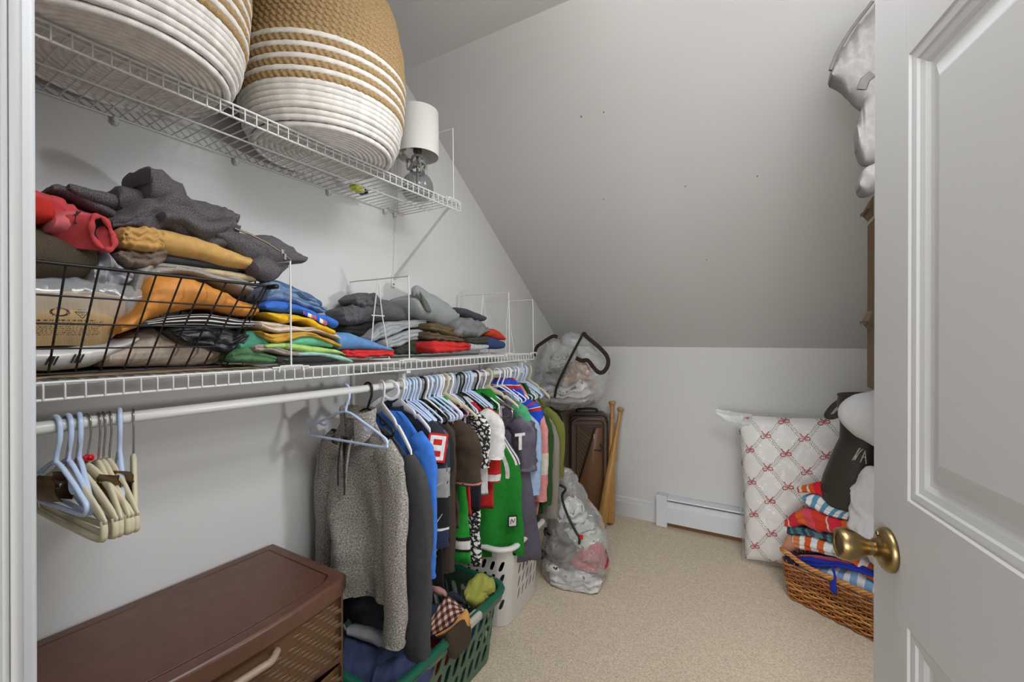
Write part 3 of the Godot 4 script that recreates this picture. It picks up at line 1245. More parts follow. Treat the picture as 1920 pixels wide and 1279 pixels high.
func rope_basket(label: String, at: Vector3, band: float, turn: float, sd: int) -> Node3D:
	var o := thing("rope_basket", label, "basket", at, 0.0, "")
	var white := cloth("rope_white", Color(0.93, 0.91, 0.88), 0.0, 0.9)
	var jute := mat("jute", Color(0.76, 0.63, 0.44), 0.9)
	jute.uv1_triplanar = true
	jute.uv1_scale = Vector3.ONE * 14.0
	jute.albedo_texture = noise_tex("jute_fibre", 0.06, 0.62, 1.0, 4)
	var scl := 1.0
	var prof := [[0.0, 0.178], [0.02, 0.196], [0.06, 0.211], [0.13, 0.222], [0.22, 0.227], [0.30, 0.222], [0.38, 0.207], [0.46, 0.186]]
	# base: flat spiral seen through the wires
	var bp := PackedVector2Array([Vector2(0.001, 0.014)])
	var n := 13
	for k in n * 4 + 1:
		var u := float(k) / (n * 4)
		bp.append(Vector2(maxf(0.001, u * 0.178 * scl), 0.0075 - 0.004 * absf(sin(u * n * PI))))
	bp.append(Vector2(0.178 * scl, 0.014))
	part("base_spiral", Sh.new().lathe(bp, 64), white, o)
	var y := 0.009
	var k := 0
	while y < band:
		part("rope_coil", rope_ring(lerps(prof, y / scl) * scl, 0.0078, 0.0006, k + sd), white, o, Transform3D(Basis.IDENTITY, Vector3(0, y, 0)))
		y += 0.0133
		k += 1
	for s in 4:
		part("jute_braid", braid_ring(lerps(prof, y / scl) * scl, 0.0092, k + sd), jute, o, Transform3D(Basis.IDENTITY, Vector3(0, y + 0.001, 0)))
		y += 0.0150
		part("rope_coil", rope_ring(lerps(prof, y / scl) * scl + 0.001, 0.0078, 0.0005, k + sd), white, o, Transform3D(Basis.IDENTITY, Vector3(0, y, 0)))
		y += 0.0142
		k += 2
	while y < 0.445 * scl:
		part("jute_braid", braid_ring(lerps(prof, y / scl) * scl, 0.0102, k + sd), jute, o, Transform3D(Basis.IDENTITY, Vector3(0, y, 0)))
		y += 0.0158
		k += 1
	var rr: float = lerps(prof, y / scl) * scl
	for sgn in [-1.0, 1.0]:
		var pts := []
		for q in 9:
			var a := PI * q / 8.0
			pts.append(Vector3(sgn * (rr - 0.004 + 0.012 * sin(a)), y - 0.03 + 0.085 * sin(a), -0.075 * cos(a)))
		var path := curve(pts, 5)
		var rad := []
		for q in path.size():
			rad.append(0.0105 * (1.0 + 0.05 * sin(q * 2.4)))
		part("handle", Sh.new().tube(path, rad, 12), white, o, Transform3D(Basis(Vector3.UP, turn), Vector3.ZERO))
	return o


func upper_shelf_things() -> void:
	rope_basket("larger-looking near rope basket, mostly white coils, at the left on the upper shelf", Vector3(-1.149, UPPER_Y + 0.003, -0.355), 0.098, 0.3, 1)
	rope_basket("rope basket with braided tan jute top and white base, beside the lamp", Vector3(-1.149, UPPER_Y + 0.003, -0.838), 0.112, -1.05, 4)
	lamp()
	gadget()


func lamp() -> void:
	var o := thing("table_lamp", "table lamp with white drum shade and ribbed smoky glass globe base", "lamp", Vector3(-1.19, UPPER_Y + 0.003, -1.28))
	var shade := mat("lamp_shade", Color(0.86, 0.85, 0.83), 0.85)
	shade.backlight_enabled = true
	shade.backlight = Color(0.25, 0.25, 0.24)
	var R := 0.083
	part("shade", Sh.new().lathe(PackedVector2Array([Vector2(R - 0.002, 0.172), Vector2(R, 0.1715), Vector2(R, 0.26), Vector2(R * 0.985, 0.346), Vector2(R * 0.985 - 0.002, 0.346), Vector2(R - 0.0022, 0.26), Vector2(R - 0.002, 0.172)]), 48), shade, o)
	var rim := Sh.new()
	for s in 3:
		var a := TAU * s / 3 + 0.4
		rim.tube(PackedVector3Array([Vector3(cos(a) * R * 0.97, 0.335, sin(a) * R * 0.97), Vector3(0, 0.32, 0)]), 0.0015, 6)
	part("shade_spider", rim, mat("lamp_metal", Color(0.55, 0.53, 0.50), 0.35, 0.9), o)
	var rows := []
	for p in [[0.004, 0.006], [0.03, 0.003], [0.045, 0.006], [0.055, 0.022], [0.06, 0.045], [0.0575, 0.066], [0.049, 0.085], [0.035, 0.099], [0.02, 0.106], [0.004, 0.108]]:
		var row := PackedVector3Array()
		for k in 96:
			var a := TAU * k / 96
			var rr: float = p[0] * (1.0 + 0.045 * absf(cos(a * 12.0)))
			row.append(Vector3(cos(a) * rr, p[1], sin(a) * rr))
		rows.append(row)
	part("glass_globe", Sh.new().grid(rows, true), glassy("smoke_glass", Color(0.42, 0.42, 0.44), 0.55, 0.06), o)
	var met: Material = M["lamp_metal"]
	part("stem", Sh.new().tube(PackedVector3Array([Vector3(0, 0.006, 0), Vector3(0, 0.32, 0)]), 0.005, 10), met, o)
	part("socket", Sh.new().lathe(PackedVector2Array([Vector2(0.001, 0.185), Vector2(0.015, 0.185), Vector2(0.017, 0.19), Vector2(0.017, 0.225), Vector2(0.012, 0.23), Vector2(0.001, 0.23)]), 20), mat("bronze", Color(0.33, 0.27, 0.21), 0.4, 0.6), o)
	var b := PackedVector2Array()
	for k in 9:
		var a := PI * k / 8.0
		b.append(Vector2(maxf(0.001, 0.026 * sin(a) * (1.0 if k > 3 else 0.75)), 0.23 + 0.04 - 0.04 * cos(a)))
	part("bulb", Sh.new().lathe(b, 20), mat("bulb_white", Color(0.9, 0.89, 0.86), 0.3), o)
	# the cord tied in loops round the neck
	var cord := Sh.new()
	for q in [[0.0, 0.118, 0.026], [1.2, 0.13, 0.03], [2.4, 0.143, 0.027], [0.7, 0.155, 0.024]]:
		var pts := []
		for k in 10:
			var a := TAU * k / 10
			pts.append(Vector3(cos(a) * q[2], q[1] + 0.014 * sin(a + q[0]), sin(a) * q[2] * 0.9))
		cord.tube(curve(pts, 4, true), 0.0048, 8, true)
	cord.tube(curve([Vector3(0.02, 0.15, 0.02), Vector3(0.042, 0.125, 0.03), Vector3(0.05, 0.09, 0.034)], 5), 0.004, 8)
	cord.tube(curve([Vector3(-0.01, 0.15, 0.02), Vector3(-0.034, 0.16, 0.02), Vector3(-0.03, 0.12, 0.022), Vector3(0.0, 0.13, 0.03)], 5), 0.004, 8)
	part("tied_cord", cord, glassy("clear_cord", Color(0.55, 0.55, 0.53), 0.8, 0.25), o)


func gadget() -> void:
	var o := thing("pocket_gadget", "small yellow and black oval gadget lying near the wall on the upper shelf", "gadget", Vector3(-1.318, UPPER_Y + 0.004, -1.10), 0.3)
	part("body", Sh.new().rbox(Vector3(0, 0.011, 0.012), Vector3(0.035, 0.02, 0.05), 0.009, 3), mat("lime", Color(0.80, 0.80, 0.16), 0.5), o)
	part("end_cap", Sh.new().rbox(Vector3(0, 0.0115, -0.028), Vector3(0.036, 0.022, 0.036), 0.01, 3), mat("gadget_black", Color(0.07, 0.07, 0.12), 0.4), o)
	part("band", Sh.new().rbox(Vector3(0, 0.0115, -0.012), Vector3(0.0365, 0.0225, 0.006), 0.003), mat("gadget_white", Color(0.85, 0.85, 0.85), 0.5), o)


# ---------------------------------------------------------------- lower shelf
func lower_shelf_things() -> void:
	wire_basket()
	basket_contents()
	stacks()


func wire_basket() -> void:
	var o := thing("wire_basket", "black wire basket overflowing with clothes at the left end of the lower shelf", "wire basket", Vector3(-1.2, LOWER_Y, -0.4))
	var m := mat("black_wire", Color(0.10, 0.085, 0.075), 0.45, 0.3)
	var y0 := 0.012
	var y1 := 0.207
	# half sizes at the floor and at the rim; front is +x, far end is -z
	var bot := [-0.13, 0.075, -0.155, 0.235]      # x back, x front, z far, z near (local)
	var topr := [-0.15, 0.14, -0.222, 0.245]
	var edge := func(u: float) -> Array:
		var q := []
		for k in 4: q.append(lerpf(bot[k], topr[k], u))
		return q
	var loop := func(u: float, rr: float) -> PackedVector3Array:
		var q: Array = edge.call(u)
		var y := lerpf(y0, y1, u)
		var c := 0.02
		var pts := []
		for p in [[q[0], q[3] - c], [q[0], q[2] + c], [q[0] + c, q[2]], [q[1] - c, q[2]], [q[1], q[2] + c], [q[1], q[3] - c], [q[1] - c, q[3]], [q[0] + c, q[3]]]:
			pts.append(Vector3(p[0], y, p[1]))
		return PackedVector3Array(pts)
	part("rim", Sh.new().tube(loop.call(1.0, 0.0), 0.0034, 8, true), m, o)
	for u in [0.0, 0.24, 0.47, 0.72]:
		part("hoop", Sh.new().tube(loop.call(u, 0.0), 0.0019, 6, true), m, o)
	var q0: Array = edge.call(0.0)
	var q1: Array = edge.call(1.0)
	var n := 11
	for k in n:
		var u := (k + 0.3) / (n - 0.4)
		for side in 2:
			var xi := 1 if side == 0 else 0
			part("upright", Sh.new().tube(PackedVector3Array([Vector3(q0[xi] - 0.012 * (1 - 2 * side), y0, lerpf(q0[2] + 0.01, q0[3], u)), Vector3(q0[xi], y0 + 0.003, lerpf(q0[2] + 0.01, q0[3], u)), Vector3(q1[xi], y1, lerpf(q1[2] + 0.005, q1[3], u))]), 0.0019, 6), m, o)
	for k in 7:
		var u := (k + 0.5) / 7.0
		for zi in [2, 3]:
			part("upright", Sh.new().tube(PackedVector3Array([Vector3(lerpf(q0[0], q0[1], u), y0, q0[zi]), Vector3(lerpf(q1[0], q1[1], u), y1, q1[zi])]), 0.0019, 6), m, o)
		part("floor_wire", Sh.new().tube(PackedVector3Array([Vector3(lerpf(q0[0], q0[1], u), y0, q0[2]), Vector3(lerpf(q0[0], q0[1], u), y0, q0[3])]), 0.0019, 6), m, o)
	var hd := Sh.new().rbox(Vector3(q1[1] - 0.01, y1, q1[2] - 0.004), Vector3(0.05, 0.012, 0.014), 0.005)
	part("corner_clip", hd, m, o)
	# a flattened sheet of brown paper under the basket
	var t := thing("paper_sheet", "flattened brown packing paper lying under the black wire basket", "paper", Vector3(-1.22, LOWER_Y + 0.0035, -0.38))
	var rows := []
	var f := FastNoiseLite.new()
	f.seed = 3
	f.frequency = 1.0
	for side in 2:
		for k in 13:
			var row := PackedVector3Array()
			for j in 25:
				var x := lerpf(-0.14, 0.125, (k if side == 0 else 12 - k) / 12.0)
				var z := lerpf(-0.25, 0.24, j / 24.0)
				row.append(Vector3(x, 0.0035 + 0.003 * f.get_noise_2d(x * 20.0, z * 30.0) + (0.0 if side == 0 else -0.001), z))
			rows.append(row)
	part("sheet", Sh.new().grid(rows, false, true), mat("packing_paper", Color(0.62, 0.53, 0.41), 0.9), t)


func kraft_print() -> Image:
	var im := Image.create(512, 256, false, Image.FORMAT_RGB8)
	var rng := RandomNumberGenerator.new()
	rng.seed = 8
	for x in 512:
		var c := rng.randf_range(0.86, 1.0)
		for y in 256:
			var d := c * (0.94 + 0.06 * rng.randf())
			im.set_pixel(x, y, Color(0.79 * d, 0.66 * d, 0.47 * d))
	var ink := Color(0.12, 0.10, 0.08)
	# loop of three arrows, squashed as it is printed
	for k in 3:
		for q in 60:
			var a := TAU * (k / 3.0 + q / 60.0 * 0.26) + 0.5
			for w in 9:
				var r := 23.0 + w
				im.set_pixel(int(192 + cos(a) * r * 1.3), int(86 + sin(a) * r * 0.72), ink)
		var a2 := TAU * (k / 3.0 + 0.28) + 0.5
		for h in 12:
			for w in range(-h / 2 - 3, h / 2 + 4):
				var rr := 27.0 + w
				var aa := a2 + (12 - h) * 0.018
				im.set_pixel(int(192 + cos(aa) * rr * 1.3), int(86 + sin(aa) * rr * 0.72), ink)
	# triangle mark
	for k in 54:
		for w in 4:
			im.set_pixel(252 + k, 82 + w, ink)
			im.set_pixel(252 + k / 2, 82 + int(k * 0.6) + w, ink)
			im.set_pixel(306 - k / 2, 82 + int(k * 0.6) + w, ink)
	for q in [[262, 70, 36, 4], [266, 90, 24, 4], [272, 97, 14, 4]]:
		for k in q[2]:
			if rng.randf() < 0.7:
				im.fill_rect(Rect2i(q[0] + k, q[1], 1, q[3]), ink)
	# lines of small print
	var y := 124
	for ln in 8:
		var x := 60
		var end := 330 if ln == 0 else rng.randi_range(320, 370)
		while x < end:
			var w := rng.randi_range(6, 22)
			for k in w:
				if rng.randf() < 0.62:
					im.fill_rect(Rect2i(x + k, y, 1, 8 if ln == 0 else 5), ink if ln == 0 else Color(0.33, 0.26, 0.19))
			x += w + 5
		y += 14 if ln == 0 else 10
	return im


func basket_contents() -> void:
	var D := LOWER_Y
	# ---- low down in the basket
	var knit := cloth("waffle_knit", Color(0.80, 0.73, 0.66), 0.0, 0.95)
	knit.heightmap_enabled = true
	knit.heightmap_texture = ImageTexture.create_from_image(rib_image())
	knit.heightmap_scale = 0.25
	fold_at("knit_blanket", "cream ribbed knit folded at the bottom right of the black wire basket", "knit", "", [[205, 655], [250, 627], [300, 612], [350, 626], [400, 640], [446, 648]], [[205, 690], [260, 690], [320, 688], [380, 686], [430, 680], [446, 668]], -1.145, 0.2, knit, 1, 11, 0.005, 0.05)
	var pk := thing("mail_packet", "pale grey plastic mailing packet with barcodes under the kraft pack", "packet", onx(140, 670, -1.14))
	add_strip(pk, "packet", [[40, 654], [120, 648], [200, 638], [262, 632]], [[40, 697], [110, 696], [180, 686], [262, 640]], -1.14, 0.16, mat("mailer", Color(0.80, 0.79, 0.78), 0.3), 1, 12, 0.005, 0.03)
	var bars := Sh.new()
	for q in [[84, 668], [132, 664]]:
		for k in 9:
			if k in [2, 6]: continue
			var a := onx(q[0] + k * 2.2 + 9, q[1], -1.1365)
			var b := onx(q[0] + k * 2.2, q[1] + 17, -1.1365)
			bars.tube(PackedVector3Array([a - pk.position, b - pk.position]), 0.0007, 4)
	part("barcode", bars, mat("ink", Color(0.14, 0.12, 0.11), 0.8), pk)
	# ---- kraft paper pack in clear plastic
	var kp := thing("kraft_pack", "brown kraft paper pack with recycling print, in the near end of the wire basket", "pack", onx(150, 600, -1.15))
	var km := image_mat("kraft_print", kraft_print(), 0.85)
	var pts := []
	var pk_rows := []
	for k in 25:
		var u := k / 24.0
		var tp := along([[30, 553], [100, 553], [180, 556], [238, 562]], u)
		var bp := along([[30, 650], [110, 648], [190, 645], [232, 612]], u)
		var row := PackedVector3Array()
		for j in 13:
			var q := j / 12.0
			var bulge := 0.02 * sin(PI * q) * sin(PI * clampf(u, 0.06, 0.94))
			row.append(onx(lerpf(tp.x, bp.x, q), lerpf(tp.y, bp.y, q), -1.15 + bulge) - kp.position)
		pk_rows.append(row)
	var rows := []
	for k in 13:
		var row := PackedVector3Array()
		for q in 25: row.append(pk_rows[q][k])
		for q in 25: row.append(pk_rows[24 - q][k] - Vector3(0.11, 0, 0))
		rows.append(row)
	var ks := Sh.new().grid(rows, true)
	# print over the front only
	for k in ks.t.size():
		var c := k % 51
		ks.t[k] = Vector2((c / 24.0 if c < 25 else 0.97 - (c % 2) * 0.02) * 1.02, (k / 51) / 12.0)
	part("paper_pack", ks, km, kp)
	add_strip(kp, "pack_top", [[30, 543], [110, 543], [180, 546], [236, 553]], [[30, 556], [110, 556], [180, 559], [238, 566]], -1.146, 0.1, mat("kraft_top", Color(0.74, 0.61, 0.43), 0.85), 3, 13, 0.003, 0.02)
	var cb := glassy("clear_film", Color(0.92, 0.93, 0.94), 0.28, 0.12)
	add_strip(kp, "clear_bag", [[30, 522], [100, 518], [170, 523], [230, 528], [272, 538]], [[30, 600], [110, 602], [200, 604], [240, 602], [266, 572]], -1.125, 0.13, cb, 1, 14, 0.012, 0.03)
	# ---- orange garment, stripes, satin
	fold_at("orange_jacket", "smooth bright orange garment folded against the front of the wire basket", "jacket", "", [[225, 610], [262, 575], [290, 520], [330, 512], [380, 524], [440, 552], [488, 572]], [[228, 626], [270, 610], [300, 598], [345, 585], [400, 578], [450, 590], [486, 592]], -1.10, 0.2, cloth("orange", Color(0.86, 0.56, 0.22), 0.0, 0.6), 1, 15, 0.010, 0.05)
	var st := image_mat("stripes_bw", bands([[Color(0.07, 0.07, 0.08), 3.2], [Color(0.88, 0.87, 0.85), 1.4]], true, 32), 0.9, Vector2(95, 20))
	var sm := fold_at("striped_shirt", "black and white striped shirt edge under the orange garment in the basket", "shirt", "", [[276, 602], [330, 592], [390, 588], [440, 596], [484, 602]], [[276, 612], [320, 612], [380, 612], [440, 616], [484, 612]], -1.105, 0.18, st, 1, 16, 0.002, 0.02)
	var bk := cloth("black_satin", Color(0.085, 0.085, 0.10), 0.0, 0.42)
	fold_at("black_shorts", "crumpled shiny black garment below the striped shirt in the basket", "shorts", "", [[318, 615], [350, 608], [400, 612], [440, 616], [466, 620]], [[318, 622], [350, 645], [400, 655], [440, 662], [466, 636]], -1.105, 0.16, bk, 3, 17, 0.012, 0.03)
	# ---- pale grey, taupe, charcoal and khaki layers above the rim
	fold_at("grey_trousers", "light grey folded trousers lying over the orange garment", "trousers", "", [[248, 560], [262, 505], [285, 486], [330, 493], [400, 505], [460, 520], [512, 545]], [[252, 590], [272, 560], [296, 520], [340, 512], [400, 524], [460, 548], [508, 566]], -1.13, 0.2, cloth("pale_grey", Color(0.72, 0.70, 0.67), 0.5), 2, 18, 0.006, 0.03)
	fold_at("beige_trousers", "thin beige folded trousers layer between pale grey and charcoal layers", "trousers", "", [[330, 496], [390, 502], [440, 508], [482, 516]], [[330, 506], [390, 514], [440, 524], [482, 528]], -1.135, 0.18, cloth("beige", Color(0.78, 0.70, 0.56), 0.0), 1, 19, 0.003, 0.02)
	fold_at("charcoal_trousers", "dark charcoal folded trousers layer under the khaki pair", "trousers", "", [[300, 472], [350, 480], [420, 492], [478, 500]], [[300, 492], [350, 498], [420, 506], [478, 512]], -1.14, 0.18, cloth("charcoal_thin", Color(0.27, 0.265, 0.27), 0.3), 1, 20, 0.003, 0.02)
	fold_at("taupe_sweater", "rolled taupe knit sleeve end beside the plastic bag on the pile", "sweater", "", [[222, 474], [245, 464], [280, 462], [312, 468]], [[224, 482], [250, 500], [285, 502], [312, 492]], -1.12, 0.18, cloth("taupe", Color(0.56, 0.49, 0.43), 0.5), 2, 21, 0.005, 0.03)
	var kh := fold_at("khaki_trousers", "mustard khaki trousers rolled on the pile below the charcoal hoodie", "trousers", "", [[236, 424], [270, 427], [320, 428], [370, 442], [420, 458], [476, 484]], [[240, 462], [275, 466], [330, 476], [380, 484], [430, 498], [474, 504]], -1.11, 0.2, cloth("khaki", Color(0.80, 0.63, 0.36), 0.0), 1, 22, 0.006, 0.035)
	add_strip(kh, "rolled_cuff", [[228, 432], [250, 423], [290, 424], [312, 428]], [[232, 456], [252, 466], [288, 470], [310, 468]], -1.102, 0.12, cloth("khaki", Color.WHITE), 3, 23, 0.004, 0.03)
	# ---- brown sweater, red jacket
	fold_at("brown_sweater", "dark olive brown folded sweater on the kraft pack beside the door jamb", "sweater", "", [[30, 405], [70, 418], [120, 432], [170, 446], [184, 462]], [[30, 520], [70, 522], [120, 520], [165, 520], [182, 506]], -1.125, 0.2, cloth("olive_brown", Color(0.36, 0.31, 0.235), 0.25), 1, 24, 0.006, 0.05)
	var rj := thing("red_jacket", "coral red fleece jacket with a rolled sleeve at the far left of the pile", "jacket", onx(130, 430, -1.15))
	var rm := cloth("coral", Color(0.80, 0.27, 0.29), 0.0)
	add_strip(rj, "body", [[20, 336], [66, 346], [110, 360], [160, 380], [205, 400]], [[20, 420], [66, 425], [110, 430], [160, 440], [200, 452]], -1.17, 0.18, rm, 2, 25, 0.010, 0.05)
	var cuffm := cloth("coral_light", Color(0.86, 0.42, 0.44), 0.0)
	add_strip(rj, "sleeve", [[108, 400], [130, 391], [160, 390], [190, 398], [206, 412]], [[100, 432], [125, 440], [150, 452], [175, 466], [196, 472]], -1.115, 0.1, cuffm, 1, 26, 0.006, 0.05)
	# open cuff: a thick rolled ring with a dark mouth
	var cp := []
	for k in 14:
		var a := TAU * k / 14
		cp.append(onx(192 + cos(a) * 21.0 * (1.0 + 0.1 * sin(a * 3.0)) + sin(a) * 5.0, 437 + sin(a) * 31.0 + cos(a) * 8.0, -1.092 + 0.006 * sin(a * 2.0)) - rj.position)
	var crad := []
	for k in 56: crad.append(0.0046 + 0.0014 * sin(k * 0.7))
	part("cuff", Sh.new().tube(curve(cp, 4, true), crad, 10, true), rm, rj)
	var sock := []
	for q in [[1.0, 0.0], [1.06, 0.014], [1.02, 0.035], [0.9, 0.05]]:
		var row := PackedVector3Array()
		var cc := onx(192, 437, -1.092) - rj.position
		for p in cp: row.append(cc + ((p as Vector3) - cc) * float(q[0]) + Vector3(-q[1], -0.004 * q[1], q[1] * 0.9))
		sock.append(row)
	part("sleeve_end", Sh.new().grid(sock, true), rm, rj)
	var cap := Sh.new()
	var rows2 := []
	for q in [1.0, 0.6, 0.05]:
		var row := PackedVector3Array()
		for p in cp: row.append(Vector3(-1.0935 - 0.03 * (1.0 - q), 0, 0) * Vector3(1, 0, 0) - Vector3(rj.position.x, 0, 0) + Vector3(0, lerpf(onx(192, 437, -1.1).y - rj.position.y, p.y, q), lerpf(onx(192, 437, -1.1).z - rj.position.z, p.z, q)))
		rows2.append(row)
	cap.grid(rows2, true)
	part("cuff_mouth_shade", cap, cloth("mouth_shade_dark", Color(0.09, 0.07, 0.07)), rj)  # near-black cap painting the shade inside the open cuff
	add_strip(rj, "hood", [[20, 360], [66, 364], [90, 366], [104, 378]], [[20, 408], [60, 412], [84, 414], [98, 412]], -1.115, 0.08, cloth("red", Color(0.78, 0.16, 0.12)), 1, 27, 0.008, 0.05)
	var mark := Sh.new()
	for q in [[[145, 396], [143, 402], [142, 412], [139, 420]], [[143, 402], [148, 399], [150, 397]], [[143, 403], [139, 402]], [[141, 414], [144, 420]]]:
		var p := PackedVector3Array()
		for w in q: p.append(onx(w[0], w[1], -1.107) - rj.position)
		mark.tube(p, 0.0014, 5)
	part("leaping_emblem", mark, mat("ink", Color.BLACK), rj)
	# clear bag end poking up between red jacket and taupe sleeve
	var cbg := thing("plastic_bag", "crumpled clear plastic bag with grey print wedged under the red cuff", "plastic bag", onx(205, 500, -1.13))
	add_strip(cbg, "film", [[176, 500], [190, 480], [205, 476], [215, 486], [250, 512]], [[180, 530], [195, 532], [210, 532], [230, 530], [250, 528]], -1.125, 0.12, glassy("printed_film", Color(0.70, 0.71, 0.74), 0.65, 0.2), 2, 28, 0.010, 0.03)
	# ---- charcoal hoodie over everything
	var hd := thing("charcoal_hoodie", "charcoal fleece hoodie thrown in peaks on top of the pile", "hoodie", onx(330, 400, -1.2))
	var hm := cloth("charcoal_fleece", Color(0.53, 0.505, 0.52), 0.65)
	add_strip(hd, "back_fold", [[99, 346], [112, 342], [140, 352], [190, 376], [230, 396]], [[99, 356], [120, 362], [150, 376], [190, 398], [230, 420]], -1.20, 0.12, hm, 1, 31, 0.005, 0.03)
	add_strip(hd, "back_fold", [[130, 346], [140, 342], [180, 351], [225, 360], [262, 366]], [[131, 354], [150, 368], [190, 384], [225, 396], [262, 400]], -1.19, 0.14, hm, 1, 32, 0.006, 0.04)
	add_strip(hd, "hood_fold", [[224, 366], [232, 344], [250, 346], [278, 356], [300, 366]], [[226, 386], [236, 392], [255, 398], [280, 400], [300, 402]], -1.185, 0.13, hm, 1, 33, 0.006, 0.04)
	add_strip(hd, "peak", [[283, 316], [288, 303], [300, 306], [340, 328], [366, 362], [400, 374], [452, 398]], [[284, 340], [284, 352], [284, 372], [310, 400], [345, 412], [395, 424], [448, 420]], -1.15, 0.16, hm, 1, 34, 0.012, 0.055)
	add_strip(hd, "body", [[212, 412], [240, 396], [280, 366], [330, 352], [400, 388], [440, 390], [452, 410]], [[214, 428], [250, 428], [290, 432], [330, 432], [380, 452], [420, 470], [452, 470]], -1.13, 0.2, hm, 2, 35, 0.014, 0.05)
	add_strip(hd, "front_fold", [[310, 396], [340, 394], [380, 408], [410, 412], [440, 406]], [[312, 412], [345, 418], [380, 440], [415, 440], [438, 424]], -1.105, 0.1, hm, 1, 36, 0.007, 0.04)
	add_strip(hd, "sleeve", [[398, 430], [430, 426], [470, 434], [520, 440], [556, 460], [578, 482]], [[404, 440], [432, 462], [466, 488], [500, 500], [540, 496], [574, 492]], -1.12, 0.12, hm, 1, 37, 0.008, 0.04)
	add_strip(hd, "hem", [[478, 488], [500, 476], [525, 488], [544, 496]], [[490, 516], [505, 526], [520, 528], [540, 504]], -1.095, 0.06, hm, 1, 38, 0.006, 0.03)
	var zp := Sh.new()
	var zl := PackedVector3Array()
	for w in [[440, 428], [470, 440], [500, 455], [526, 472], [546, 488]]:
		zl.append(onx(w[0], w[1], -1.0815) - hd.position)
	zp.tube(zl, 0.0026, 6)
	part("zipper", zp, mat("zip_brass", Color(0.5, 0.46, 0.4), 0.4, 0.8), hd)
	var pull := onx(530, 472, -1.078) - hd.position
	part("zip_pull", Sh.new().rbox(pull, Vector3(0.004, 0.012, 0.008), 0.002).rbox(pull + Vector3(0.002, -0.012, -0.006), Vector3(0.003, 0.016, 0.006), 0.0015), mat("zip_steel", Color(0.72, 0.72, 0.72), 0.25, 0.9), hd)


func rib_image() -> Image:
	var im := Image.create(64, 64, false, Image.FORMAT_RGB8)
	for x in 64:
		for y in 64:
			var a := 0.5 + 0.5 * cos((x + y * 0.5) / 64.0 * TAU * 8.0)
			var b := 0.5 + 0.5 * cos(y / 64.0 * TAU * 12.0)
			var c := a * 0.75 + b * 0.25
			im.set_pixel(x, y, Color(c, c, c))
	return im


